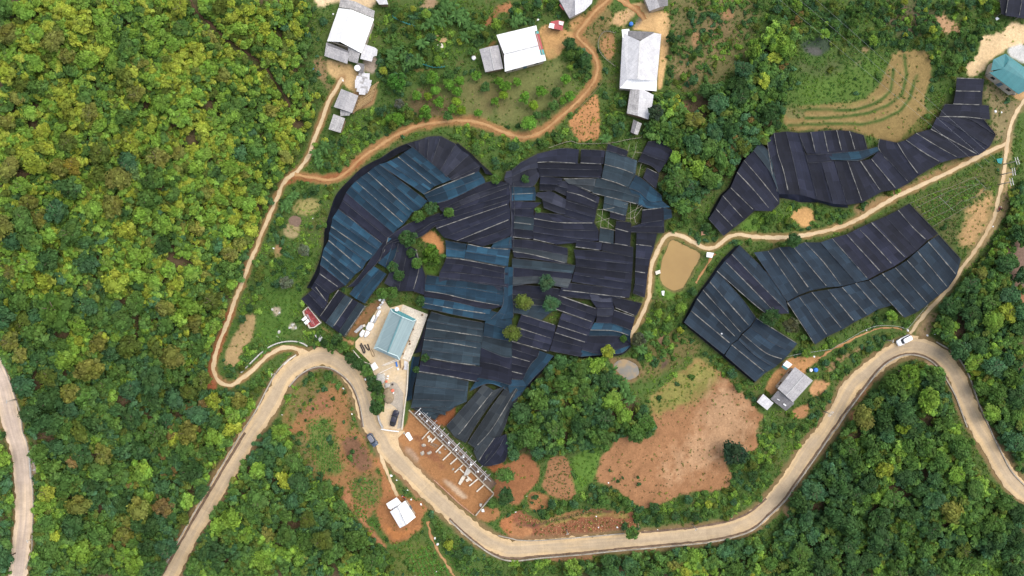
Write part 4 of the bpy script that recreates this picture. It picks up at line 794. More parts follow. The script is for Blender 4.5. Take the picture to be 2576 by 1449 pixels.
def build_ground():
    def axis(core, step, far):
        a = np.arange(-core, core + step / 2, step); o = []; d = step; x = core
        while x < far: d *= 1.35; x += d; o.append(x)
        return np.r_[-np.array(o[::-1]), a, o]
    xs = axis(162, 0.45, 1800); ys = axis(96, 0.45, 1500)
    X, Y = np.meshgrid(xs, ys); Z = hgt(X, Y)
    px, py = proj(X, Y, np.minimum(Z, 150))
    fx = np.clip(px / 2 - 0.5, 0, GX - 1.001); fy = np.clip(py / 2 - 0.5, 0, GY - 1.001); ix = fx.astype(int); iy = fy.astype(int); fx = (fx - ix)[..., None]; fy = (fy - iy)[..., None]
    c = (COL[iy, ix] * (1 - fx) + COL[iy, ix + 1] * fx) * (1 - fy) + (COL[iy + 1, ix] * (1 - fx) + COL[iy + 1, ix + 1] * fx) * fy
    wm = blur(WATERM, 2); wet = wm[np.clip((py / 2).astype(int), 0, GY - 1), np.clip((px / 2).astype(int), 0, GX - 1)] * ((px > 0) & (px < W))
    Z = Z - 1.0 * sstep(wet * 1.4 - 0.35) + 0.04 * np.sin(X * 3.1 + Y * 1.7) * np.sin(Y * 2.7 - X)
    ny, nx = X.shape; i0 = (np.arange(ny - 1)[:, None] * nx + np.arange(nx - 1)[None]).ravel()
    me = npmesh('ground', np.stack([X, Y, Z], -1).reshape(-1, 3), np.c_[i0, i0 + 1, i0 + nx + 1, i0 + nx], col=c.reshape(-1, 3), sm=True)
    m, n, b = newmat('ground'); at = node(n, 'ShaderNodeAttribute', attribute_name='tint').outputs['Color']; tc = node(n, 'ShaderNodeTexCoord').outputs['Object']
    a, g, f = noise(n, tc, 0.35, 5, 0.65), noise(n, tc, 1.6, 4, 0.7), noise(n, tc, 5.5, 3, 0.7)
    k = math2(n, 'MULTIPLY', mrange(n, a, 0.3, 0.7, 0.90, 1.10), mrange(n, g, 0.3, 0.7, 0.82, 1.18)); k = math2(n, 'MULTIPLY', k, mrange(n, f, 0.3, 0.7, 0.84, 1.15))
    n.links.new(mul(n, at, k), b.inputs['Base Color']); b.inputs['Roughness'].default_value = 0.95; b.inputs['Specular IOR Level'].default_value = 0.1
    bumpn(n, b, math2(n, 'ADD', g, f), 0.12, 0.7)
    props(link('ground', me, m), kind='structure')
def ribbon(name, line, w, mat, lift, wj=0.0, seed=0, kind='structure', cross=4):
    """strip along a survey line, w survey units wide, wj ragged edge"""
    L = plen(line); m = int(L / 4) + 2; c = smooth(line, m); r = np.random.default_rng(seed)
    t = np.gradient(c, axis=0); t /= np.linalg.norm(t, axis=1)[:, None] + 1e-9; nn = np.c_[-t[:, 1], t[:, 0]]
    k = cross + 1; f = np.linspace(-0.5, 0.5, k)[None]
    ww = np.full((m, 1), float(w)); e = r.normal(0, wj, (m, 2)); e = (e + np.roll(e, 1, 0) + np.roll(e, 2, 0)) / 2
    off = f * ww; off[:, 0] += e[:, 0]; off[:, -1] += e[:, 1]
    p = c[:, None] + nn[:, None] * off[..., None]
    x, y, z = ray(p[..., 0], p[..., 1], lift)
    V = np.stack([x, y, z], -1).reshape(-1, 3); i0 = (np.arange(m - 1)[:, None] * k + np.arange(k - 1)[None]).ravel()
    s = np.cumsum(np.r_[0, np.hypot(*(c[1:] - c[:-1]).T)]) * MPP
    UV = np.stack(np.broadcast_arrays(s[:, None], f), -1).reshape(-1, 2)
    F = np.c_[i0, i0 + k, i0 + k + 1, i0 + 1]
    o = link(name, npmesh(name, V, F[:, ::-1] if False else F, uv=UV, sm=True), mat)
    return props(o, kind=kind) if kind else o
def surfmat(name, mid, edge, e0, e1, grain=0.18, streak=0.25, joint=0.0):
    """worn lane: paler or dustier towards the edges, wheel streaks along it (uv: metres along, -.5..+.5 across)"""
    m, n, b = newmat(name); tc = node(n, 'ShaderNodeTexCoord'); uv = tc.outputs['UV']; ob = tc.outputs['Object']
    sx = node(n, 'ShaderNodeSeparateXYZ'); n.links.new(uv, sx.inputs[0]); a = math2(n, 'ABSOLUTE', sx.outputs[1], 0)
    mp = node(n, 'ShaderNodeMapping'); n.links.new(uv, mp.inputs[0]); mp.inputs['Scale'].default_value = (0.03, 5, 1)
    st = noise(n, mp.outputs[0], 1.0, 4, 0.6); big = noise(n, ob, 0.09, 4, 0.6); fi = noise(n, ob, 3.5, 3, 0.7)
    t = math2(n, 'ADD', mrange(n, a, e0, e1, 0, 1), math2(n, 'ADD', mrange(n, st, 0.3, 0.7, -0.45, 0.45), mrange(n, big, 0.35, 0.65, -0.35, 0.35)))
    t = math2(n, 'MINIMUM', math2(n, 'MAXIMUM', t, 0.0), 1.0)
    c = mixc(n, t, mid, edge); k = math2(n, 'MULTIPLY', mrange(n, fi, 0.3, 0.7, 1 - grain, 1 + grain), mrange(n, st, 0.3, 0.7, 1 - streak * 0.5, 1 + streak * 0.4))
    pt = noise(n, ob, 0.45, 5, 0.7); k = math2(n, 'MULTIPLY', k, mrange(n, pt, 0.38, 0.62, 0.90, 1.06))
    if joint:
        sl = node(n, 'ShaderNodeTexWhiteNoise', noise_dimensions='1D'); n.links.new(math2(n, 'FLOOR', math2(n, 'MULTIPLY', sx.outputs[0], 1 / joint), 0), sl.inputs['W']); k = math2(n, 'MULTIPLY', k, mrange(n, sl.outputs[0], 0, 1, 0.94, 1.05))
        fr = math2(n, 'FRACT', math2(n, 'MULTIPLY', sx.outputs[0], 1 / joint), 0); k = math2(n, 'MULTIPLY', k, mrange(n, fr, 0.0, 0.02, 0.8, 1.0))
    n.links.new(mul(n, c, k), b.inputs['Base Color']); b.inputs['Roughness'].default_value = 0.9; b.inputs['Specular IOR Level'].default_value = 0.15
    return m
def flat(name, poly, mat, lift, kind='structure', n=None):
    """level sheet over a survey polygon"""
    p = smooth(np.vstack([poly, poly[:1]]), n)[:-1] if n else np.asarray(poly)
    c = p.mean(0); z = float(ray(c[0], c[1], lift)[2]); V = [Pz(a, b, z) for a, b in p]
    me = bpy.data.meshes.new(name); me.from_pydata(V, [], [tuple(range(len(V) - 1, -1, -1))]); me.update()
    if me.polygons[0].normal.z < 0: me.flip_normals()
    return props(link(name, me, mat), kind=kind)
def drape(name, poly, mat, lift, step=4.0, kind='structure'):
    """sheet that follows the ground inside a survey polygon"""
    poly = np.asarray(poly); x0, y0 = poly.min(0) - step; x1, y1 = poly.max(0) + step
    a = np.arange(x0, x1 + step, step); b = np.arange(y0, y1 + step, step); A, B = np.meshgrid(a, b)
    from mathutils.geometry import delaunay_2d_cdt
    def inside(px, py):
        s = False; n = len(poly)
        for k in range(n):
            (ax, ay), (bx, by) = poly[k], poly[(k + 1) % n]
            if (ay > py) != (by > py) and px < (bx - ax) * (py - ay) / (by - ay) + ax: s = not s
        return s
    nb = max(int(plen(np.vstack([poly, poly[:1]])) / step), len(poly)); rim = [tuple(q) for q in poly]
    pts = [Vector(q) for q in rim] + [Vector((px, py)) for px, py in zip(A.ravel(), B.ravel()) if inside(px, py)]
    v, e, f, *_ = delaunay_2d_cdt(pts, [], [list(range(len(rim)))], 1, 1e-4)
    q = np.array([(p.x, p.y) for p in v]); x, y, z = ray(q[:, 0], q[:, 1], lift)
    me = bpy.data.meshes.new(name); me.from_pydata(np.stack([x, y, z], -1).tolist(), [], [list(t) for t in f]); me.update()
    if sum(p.normal.z for p in me.polygons) < 0: me.flip_normals()
    return props(link(name, me, mat), kind=kind)
from mathutils import Vector
def build_roads():
    road = surfmat('road_surface', (0.395, 0.305, 0.205), (0.51, 0.365, 0.205), 0.16, 0.46, 0.10, 0.2, 7.0)
    road2 = surfmat('concrete_road_surface', (0.42, 0.335, 0.275), (0.55, 0.425, 0.30), 0.2, 0.5, 0.08, 0.35, 5.0)
    pc = surfmat('pale_path_surface', (0.52, 0.40, 0.25), (0.42, 0.27, 0.135), 0.30, 0.58, 0.12, 0.2)
    po = surfmat('dirt_path_surface', (0.40, 0.235, 0.108), (0.28, 0.135, 0.055), 0.12, 0.5, 0.2, 0.5)
    pd_ = surfmat('dark_trail_surface', (0.105, 0.062, 0.040), (0.075, 0.052, 0.030), 0.12, 0.5, 0.25, 0.5)
    ribbon('road', MAIN, 43, road, 0.085, 1.9, 3, cross=8); ribbon('road', LEFT, 46, road2, 0.085, 1.5, 4, cross=8)
    for i, (nm, l, w, mt) in enumerate(PATHS): ribbon(nm, l, w, pc if mt == 'pathc' else po if mt == 'patho' else pd_, 0.055 + 0.003 * i, 1.0 if mt == 'pathc' else 1.8, 10 + i)
    apron = grainmat('trodden_road_edge', (0.55, 0.40, 0.23), (0.47, 0.34, 0.20), 0.3, 0.9)
    drape('road_apron', np.vstack([T(1, 2, '1120,1270 1200,1240 1270,1420'), T(1, 3, '1330,-40 1500,-10 1430,60 1440,140 1500,250 1470,300 1340,280 1250,240 1200,120')]), apron, 0.066)
    drape('road_apron', T(3, 2, '1400,470 1515,485 1505,535 1640,590 1500,600 1270,610 1290,540'), apron, 0.066)
    drape('road_apron', T(1, 2, '400,600 470,610 570,660 640,640 620,720 480,760 440,680'), apron, 0.066)
    yd = grainmat('dusty_yard', (0.56, 0.42, 0.25), (0.49, 0.40, 0.29), 0.22, 0.9, 0.0, 0.88, 1.1)
    drape('yard', YARD, yd, 0.045)
    drape('wet_screed', T(1, 2, '1330,960 1380,940 1420,960 1450,1010 1485,1060 1480,1250 1470,1400 1420,1420 1440,1250 1400,1200 1330,1150 1340,1060'), grainmat('wet_screed', (0.30, 0.265, 0.22), (0.38, 0.33, 0.27), 0.6, 0.7), 0.052)
    wm, n, b = newmat('muddy_water'); tc = node(n, 'ShaderNodeTexCoord').outputs['Object']; k = noise(n, tc, 0.10, 3)
    n.links.new(mixc(n, mrange(n, k, 0.35, 0.65, 0, 1), (0.285, 0.180, 0.062), (0.245, 0.150, 0.052)), b.inputs['Base Color']); b.inputs['Roughness'].default_value = 0.12; b.inputs['Specular IOR Level'].default_value = 0.2
    flat('pond_water', POND, wm, -0.25, n=60)
    w2, n, b = newmat('silty_water'); tc = node(n, 'ShaderNodeTexCoord').outputs['Object']; k = noise(n, tc, 0.22, 4)
    n.links.new(mixc(n, mrange(n, k, 0.42, 0.58, 0, 1), (0.175, 0.165, 0.145), (0.29, 0.205, 0.11)), b.inputs['Base Color']); b.inputs['Roughness'].default_value = 0.35
    flat('pond_water', POND2, w2, -0.22, n=40)
    flat('puddle', PUDDLE, grainmat('brown_puddle', (0.175, 0.115, 0.082), (0.16, 0.105, 0.075), 0.3, 0.4), -0.2, n=24)
def wallstrip(label, line, h, th, mat, cat='wall', group=None, name='concrete_wall', lift=0.0):
    """low wall standing along a survey line, square section"""
    m = max(int(plen(line) / 6), 2) + 1; c = smooth(line, m); t = np.gradient(c, axis=0); t /= np.linalg.norm(t, axis=1)[:, None] + 1e-9; nn = np.c_[-t[:, 1], t[:, 0]]
    a = c + nn * th / 2 / MPP; b = c - nn * th / 2 / MPP; v = []
    for p, q in zip(a, b):
        A = P(p[0], p[1]); B = P(q[0], q[1]); z = max(A[2], B[2]) + h + lift
        v += [(A[0], A[1], A[2] - 0.3), (A[0], A[1], z), (B[0], B[1], z), (B[0], B[1], B[2] - 0.3)]
    mb = MB(); f = []
    for i in range(m - 1):
        for k in range(4): f.append((i * 4 + k, i * 4 + (k + 1) % 4, i * 4 + 4 + (k + 1) % 4, i * 4 + 4 + k))
    f += [(3, 2, 1, 0), tuple((m - 1) * 4 + k for k in range(4))]
    mb.add(v, f); o = mb.obj(name, mat); props(o, label, cat, group); return o
def build_walls():
    D_ = M['drain']; Cn = M['conc']
    g = 'low concrete kerb walls along the main road'
    wallstrip('long thin concrete kerb wall on the outer left edge of the road below the hairpin', np.vstack([Q('397,1460'), T(0, 3, '1790,1110 2000,740 2200,400 2440,0'), T(1, 2, '0,1235 100,1040 200,860 310,735 400,680')]), 0.35, 0.35, Cn, group=g)
    wallstrip('curved concrete kerb wall on the inner side of the hairpin above the orange field', T(1, 2, '335,990 450,868 600,795 750,805 870,875 960,965 1020,1085 1060,1235 1085,1400'), 0.3, 0.3, Cn, group=g)
    wallstrip('long concrete kerb wall along the lower edge of the road under the round wood', np.vstack([T(1, 3, '1950,885 2100,1030 2250,1150 2400,1245 2576,1295'), T(2, 3, '300,1265 700,1232 1000,1200 1500,1155 2000,1105 2300,1035 2450,965 2576,850'), T(3, 3, '170,690 260,560 420,335 560,135 640,10'), T(3, 2, '690,1410 770,1285 870,1150 1000,975 1120,825 1240,728 1400,672 1560,695 1690,780 1790,920 1880,1080 1945,1250 2000,1400')]), 0.3, 0.35, Cn, group=g)
    wallstrip('concrete kerb wall on the outer side of the eastern hairpin', np.vstack([T(3, 2, '1690,542 1850,640 1965,780 2045,950 2112,1150 2200,1350 2240,1440'), T(3, 3, '2260,40 2350,220 2450,400 2600,560')]), 0.35, 0.3, Cn, group=g)
    wallstrip('thin kerb wall on the right side of the narrow road at the left edge', np.vstack([T(0, 2, '-10,655 65,840 140,1045 210,1275 232,1440'), T(0, 3, '275,110 305,300 330,520 340,760 330,1000 320,1200 262,1380')]), 0.3, 0.25, Cn)
    wallstrip('kerb wall with a pipe above the red field and the lower road', np.vstack([T(1, 3, '2440,1040 2576,1070'), T(2, 3, '60,1085 250,1090 600,1065 900,1040 1130,1018')]), 0.35, 0.25, Cn)
    for nm, l in (('road_drain', np.vstack([T(1, 2, '330,1000 445,880 600,808 745,818 860,885 950,975 1008,1090 1048,1235 1070,1400')])),
                  ('road_drain', np.vstack([T(1, 3, '1945,870 2100,1018 2250,1138 2400,1232 2576,1272'), T(2, 3, '300,1246 700,1215 1000,1182 1500,1138 2000,1088 2300,1018 2450,948 2576,835'), T(3, 3, '160,675 250,545 410,322 550,122 630,0'), T(3, 2, '672,1400 755,1272 855,1140 990,962 1110,815 1240,715 1400,660 1565,680 1705,768 1808,915')])),
                  ('road_drain', np.vstack([Q('404,1452'), T(0, 3, '1815,1110 2025,745 2225,405 2465,5')])), ('road_drain', T(2, 3, '1300,1010 1600,985 1900,950 2200,890 2400,800 2560,670'))):
        ribbon(nm, l, 5 if l[0][0] > 420 else 6.5, D_, 0.10, 0.5, 5)
    wallstrip('pale stone retaining wall curling round the small path loop', np.vstack([T(0, 2, '2430,850 2576,705'), T(1, 2, '60,650 150,585 260,545 380,535 470,555 520,585')]), 0.5, 0.35, M['gravel'], name='stone_wall')
    wallstrip('thin concrete lip beside the road where the small path joins', T(1, 2, '285,770 340,720 405,672'), 0.4, 0.35, M['concw'])
    wallstrip('white concrete edge wall on the right side of the new house yard', T(1, 2, '1726,268 1640,500 1545,735'), 0.5, 0.3, M['concw'])
    wallstrip('long pale boundary wall from the yard down to the building site', T(1, 2, '1535,760 1525,1000 1505,1150 1490,1270 1470,1420'), 0.8, 0.28, M['concw'])
    wallstrip('grey gate leaf standing beside the pickup yard entrance', T(1, 2, '1235,1275 1252,1340 1282,1400'), 1.6, 0.25, M['steel'], 'gate', name='metal_gate')
    wallstrip('white sliding gate rail across the mouth of the yard', T(1, 2, '1262,1415 1340,1428 1440,1440'), 0.9, 0.22, M['white'], 'gate', name='sliding_gate')
    wallstrip('brick footing wall along the road side of the building site', T(1, 3, '1790,480 1900,580 2050,720 2200,838'), 0.3, 0.22, M['brick'], name='brick_wall')
    wallstrip('pale brick wall closing the lower end of the building site', T(1, 3, '2212,832 2300,725 2392,618'), 1.0, 0.3, M['wall'], name='brick_wall')
    wallstrip('rough earth terrace wall below the broken white stones at the left road', T(0, 3, '300,190 310,330 320,470'), 0.5, 0.4, M['gravel'], name='stone_wall')
    wallstrip('dark drainage wall line between the red field and the shrubs', T(2, 3, '1225,770 1255,860 1275,960'), 0.4, 0.2, M['wood'], name='timber_fence', cat='fence')
# ---------------------------------------------------------------- foliage
def leafmat(name, fixed=None):
    m = bpy.data.materials.new(name); m.use_nodes = True; n = m.node_tree; n.nodes.remove(n.nodes['Principled BSDF']); out = n.nodes['Material Output']
    at = node(n, 'ShaderNodeAttribute', attribute_name='tint').outputs['Color']; oi = node(n, 'ShaderNodeObjectInfo').outputs['Random']
    c = mul(n, fixed, mrange(n, oi, 0, 1, .9, 1.1)) if fixed else mul(n, at, mrange(n, oi, 0, 1, 0.84, 1.16))
    d = node(n, 'ShaderNodeBsdfDiffuse'); t = node(n, 'ShaderNodeBsdfTranslucent'); s = node(n, 'ShaderNodeMixShader'); s.inputs[0].default_value = 0.3
    n.links.new(c, d.inputs[0]); n.links.new(c, t.inputs[0]); n.links.new(d.outputs[0], s.inputs[1]); n.links.new(t.outputs[0], s.inputs[2]); n.links.new(s.outputs[0], out.inputs[0]); return m
M['leaf'] = leafmat('foliage'); M['leafdark'] = leafmat('dark_foliage', (0.04, 0.08, 0.03))
TINTS = {'yellow green': (0.260, 0.310, 0.046), 'lime green': (0.165, 0.275, 0.046), 'olive brown': (0.172, 0.184, 0.045), 'mid green': (0.085, 0.160, 0.040), 'dark green': (0.052, 0.106, 0.037), 'blue green': (0.062, 0.134, 0.058), 'golden brown': (0.20, 0.145, 0.055), 'olive green': (0.100, 0.135, 0.030)}  # yellow and lime raised: the upper-left sun patch is put into leaf colour
def cubesphere():
    v = {}; f = []; n = 3
    def vid(p):
        k = tuple(np.round(p, 5)); v.setdefault(k, len(v)); return v[k]
    for ax in range(3):
        for s in (-1, 1):
            for i in range(n):
                for j in range(n):
                    q = []
                    for a, b in ((0, 0), (1, 0), (1, 1), (0, 1)):
                        u, w = -1 + 2 * (i + a) / n, -1 + 2 * (j + b) / n; p = [0, 0, 0]; p[ax] = s; p[(ax + 1) % 3] = u * s; p[(ax + 2) % 3] = w; q.append(vid(np.array(p, float)))
                    f.append(q)
    V = np.array(list(v.keys())); V /= np.linalg.norm(V, axis=1)[:, None]; return V, np.array(f)
CSV, CSF = cubesphere()
def crown(seed, nblob, nleaf, leaf, flat=0.8, spread=0.56, rb=(0.30, 0.52), core=0.78, up=0.35, curl=0.3):
    """leafy crown of unit radius: lobes of small leaf faces over inner leaf masses -> verts, quads, tone per vertex"""
    r = np.random.default_rng(seed); V = []; F = []; K = []; n0 = 0
    ang = r.uniform(0, 6.28) + np.arange(nblob) * 2.4; rad = spread * np.sqrt((np.arange(nblob) + .3) / nblob) * r.uniform(.8, 1.15, nblob)
    cen = np.c_[rad * np.cos(ang), rad * np.sin(ang), r.uniform(-.1, .42, nblob) * (1.15 - rad)]; R_ = r.uniform(*rb, nblob) * (1.05 - 0.45 * rad)
    for c, q in zip(cen, R_):
        k = r.uniform(.80, 1.20) * np.array((r.uniform(.92, 1.08), 1, r.uniform(.85, 1.15)))
        if core:
            V.append(c + CSV * q * core * r.uniform(.85, 1.1, (len(CSV), 1))); F.append(CSF + n0); K.append(np.tile(k * .9, (len(CSV), 1))); n0 += len(CSV)
        m = max(int(nleaf * q ** 2 / (R_ ** 2).sum()), 6); d = r.normal(0, 1, (m, 3)); d[:, 2] = np.abs(d[:, 2]) * 1.0 - up * .6; d /= np.linalg.norm(d, axis=1)[:, None]
        p = c + d * q * r.uniform(.82, 1.14, (m, 1)); nn = d + r.normal(0, .55, (m, 3)) + np.array((0, 0, .35)); nn /= np.linalg.norm(nn, axis=1)[:, None]
        t = np.cross(nn, r.normal(0, 1, (m, 3))); t /= np.linalg.norm(t, axis=1)[:, None]; b = np.cross(nn, t); s = leaf * r.uniform(.6, 1.4, (m, 1))
        q4 = np.stack([p - t * s, p + b * s * .6 + nn * s * curl * .3, p + t * s - nn * s * curl, p - b * s * .6 + nn * s * curl * .3], 1)
        V.append(q4.reshape(-1, 3)); F.append(np.arange(m * 4).reshape(m, 4) + n0); n0 += 4 * m
        K.append(np.repeat(k * r.uniform(.72, 1.30, (m, 1)), 4, 0))
    V = np.vstack(V); V[:, 2] *= flat; return V, np.vstack(F), np.vstack(K)
PROTO = [crown(100 + i, nb, nl, lf, fl) for i, (nb, nl, lf, fl) in enumerate(((8, 460, .105, .85), (11, 520, .10, .75), (6, 400, .115, .95), (13, 560, .092, .7), (9, 480, .11, .8), (7, 420, .12, .85)))] + [crown(120 + i, nb, nl, lf, fl, sp, rb) for i, (nb, nl, lf, fl, sp, rb) in enumerate(((14, 520, .095, .7, .72, (.2, .42)), (10, 440, .11, .8, .75, (.2, .5)), (16, 560, .09, .65, .7, (.18, .36)), (8, 420, .12, .9, .7, (.25, .5))))]
FEATHER = [crown(200 + i, 10, 420, .15, .65, .6, (.22, .4), .6, .2, .6) for i in range(4)]
BUSH = [crown(300 + i, 4, 72, .23, .7, .5, (.34, .55), .8) for i in range(5)]
TUFT = [crown(400 + i, 3, 16, .42, .55, .55, (.35, .55), 0, .2, .6) for i in range(4)]
def merged(name, protos, X, Y, Z, S, TI, ZS=None):
    """one mesh of many placed crowns"""
    n = len(X); r = np.random.default_rng(len(name) + n); pick = r.integers(0, len(protos), n); rot = r.uniform(0, 6.28, n); V = []; F = []; Kc = []; off = 0
    ZS = np.ones(n) if ZS is None else ZS
    for k, (v, f, c) in enumerate(protos):
        i = np.where(pick == k)[0]
        if not len(i): continue
        ca, sa = np.cos(rot[i])[:, None], np.sin(rot[i])[:, None]; s = S[i][:, None]
        el = r.uniform(.72, 1.25, (len(i), 1)); vx = v[None, :, 0] * el; vy = v[None, :, 1] / el ** .6
        x = (vx * ca - vy * sa) * s + X[i][:, None]; y = (vx * sa + vy * ca) * s + Y[i][:, None]; z = v[None, :, 2] * s * ZS[i][:, None] + Z[i][:, None]
        V.append(np.stack([x, y, z], -1).reshape(-1, 3)); F.append((f[None] + (np.arange(len(i)) * len(v))[:, None, None]).reshape(-1, 4) + off); off += len(i) * len(v)
        Kc.append((c[None] * TI[i][:, None, :]).reshape(-1, 3))
    return npmesh(name, np.vstack(V), np.vstack(F), col=np.clip(np.vstack(Kc), 0, 1))
def trunk_mesh(seed):
    r = np.random.default_rng(seed); mb = MB().tube([(0, 0, -.4), (.02, .01, .3), (.03, -.02, .62), (0, 0, 1.0)], .075, 7, .03)
    for k in range(4):
        w = k * 1.6 + r.uniform(0, 1); h = r.uniform(.5, .8); mb.tube([(.02, 0, h), (.2 * math.cos(w), .2 * math.sin(w), h + .2), (.42 * math.cos(w), .42 * math.sin(w), h + .38)], .032, 5, .012)
    return mb.mesh('trunk', True)
TRUNK = []; CROWNC = {}
def crown_mesh(kind, k, tint):
    key = (kind, k, tint)
    if key not in CROWNC:
        v, f, c = {'broad': PROTO, 'feather': FEATHER, 'bush': BUSH}[kind][k]; t = np.array(TINTS[tint] if isinstance(tint, str) else tint)
        me = npmesh('crown', v, f, col=np.clip(c * t, 0, 1)); me.materials.append(M['leaf']); CROWNC[key] = me
    return CROWNC[key]
def tree(name, label, cat, group, px, py, r, tint, kind='broad', ht=1.25, k=None):
    """r: crown radius in survey units; the crown is centred where the survey shows it"""
    if not TRUNK: TRUNK.extend(trunk_mesh(s) for s in range(3))
    z_ = float(ray(px, py)[2]); rm = r * 1.5 * (CAMH - z_) / W; hc = max(ht * rm, 0.5) + .5
    x, y, z = P(px, py, hc); g = float(hgt(x, y)); w = rng.uniform(0, 6.28)
    e = empty(name, (x, y, g), label, cat, group, w)
    k = int(rng.integers(0, {'broad': len(PROTO), 'feather': len(FEATHER), 'bush': len(BUSH)}[kind])) if k is None else k
    c = link('crown', crown_mesh(kind, k, tint), None, e); c.location = (0, 0, z - g); a_ = rng.uniform(.82, 1.2) if name == 'forest_tree' else rng.uniform(.93, 1.08); c.scale = (rm * a_, rm / a_ ** .7, rm * rng.uniform(.9, 1.15))
    t = link('trunk', TRUNK[int(rng.integers(0, 3))], M['bark'], e); t.scale = (rm * .9, rm * .9, (z - g) + rm * .3)
    return e
def pick_tint(px, py, zone, r):
    w = {'upper western': (.36, .34, .11, .13, .01, .02, .0, .03), 'middle western': (.20, .29, .17, .20, .05, .04, .0, .05), 'above the narrow': (.05, .15, .12, .32, .16, .12, .0, .08), 'two roads': (.02, .11, .06, .36, .22, .13, .02, .08), 'left edge': (.08, .2, .1, .35, .15, .12, 0, 0), 'hairpin curve': (.03, .14, .06, .38, .20, .12, 0, .07), 'round wood': (.05, .18, .08, .36, .17, .08, 0, .08), 'eastern hairpin': (.012, .08, .05, .40, .27, .14, 0, .05), 'eastern slope': (.02, .08, .03, .30, .35, .20, 0, .02), 'north of the pond': (.06, .14, .07, .34, .18, .13, .01, .04), 'southern': (.12, .18, .08, .30, .15, .12, 0, .05)}  # western weights paint sunlight on the hillside as brighter leaf tints
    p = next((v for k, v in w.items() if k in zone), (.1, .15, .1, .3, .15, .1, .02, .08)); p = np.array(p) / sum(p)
    if zone.startswith('inside the eastern') and px > 2150 and py > 1220: p = p * (.3, .4, .5, .8, 2.4, 1.4, 0, .8); p /= p.sum()  # dimmer light at the lower right painted as darker leaf tints
    g = samp(TN, px, py); q = np.cumsum(p); v = abs(g + r.normal(0, .16)); v = 2 - v if v > 1 else v; return list(TINTS)[int(min(np.searchsorted(q, min(max(v, .001), .999)), 7))]
TN = np.argsort(np.argsort((vnoise(30, 77) + .7 * vnoise(12, 78)).ravel())).reshape(GY, GX) / (GX * GY); TN = TN.astype(np.float32)
def house_mask():
    m = np.zeros((GY, GX), bool)
    for i, j, s in ((1, 0, '840,-40 1200,100 1180,190 1090,440 1230,490 1220,570 1165,640 1100,740 1140,780 1130,880 1090,940 1030,920 1000,840 1010,700 680,570 700,410'), (1, 0, '855,885 1035,955 960,1170 840,1175 780,1080'), (1, 0, '780,1140 905,1185 855,1345 725,1305'), (1, 0, '1020,950 1150,830 1260,890 1180,1070 980,1120'), (1, 0, '1180,-20 1320,-20 1335,50 1240,55'), (1, 0, '2240,490 2420,450 2420,340 2576,300 2700,300 2700,720 2300,740'), (2, 0, '-60,310 250,245 350,620 0,720 -60,730'), (2, 0, '370,210 525,200 530,310 370,285'), (2, 0, '475,-20 810,-20 810,30 725,115 580,195 480,50'), (2, 0, '1330,-20 1570,-20 1570,65 1380,120'), (2, 0, '1110,290 1510,330 1465,925 1430,960 1375,1210 1150,1150 1190,900 1075,895'), (2, 0, '1215,1190 1315,1235 1270,1370 1185,1335'), (3, 0, '2230,560 2400,530 2700,700 2700,980 2480,970 2200,740'), (1, 2, '470,240 530,185 660,350 560,410 430,290'), (1, 3, '1300,720 1420,650 1500,680 1620,860 1450,980 1340,800'), (3, 2, '265,785 460,930 250,1165 180,1245 10,1120 100,1000'), (3, 2, '130,780 190,715 260,775 180,840'), (3, 2, '-120,1050 60,1165 0,1240 -120,1160'), (2, 1, '1945,1075 2040,1085 2020,1160 1945,1150')):
        m |= pmask(T(i, j, s))
    return m
HOUSEM = house_mask(); SITEM = pmask(np.vstack([T(1, 2, '1540,1215 1640,1200 1740,1300'), T(1, 3, '1820,-90 2000,60 2440,540 2395,640 2210,840 1640,390 1440,190 1400,60 1480,-60')]))
BLOCKT = NETM | lmask(MAIN, 16) | lmask(LEFT, 15) | PATHM | WATERM | YARDM | HOUSEM | SITEM
BLOCK = NETM | ROADM | PATHM | WATERM | YARDM | HOUSEM | SITEM
def clear(px, py, r, frac=0.0, m=None):
    m = BLOCK if m is None else m; a = np.linspace(0, 6.28, 10)[:-1]
    return samp(m, px + r * np.cos(a), py + r * np.sin(a)).mean() <= frac and not samp(m, px, py)
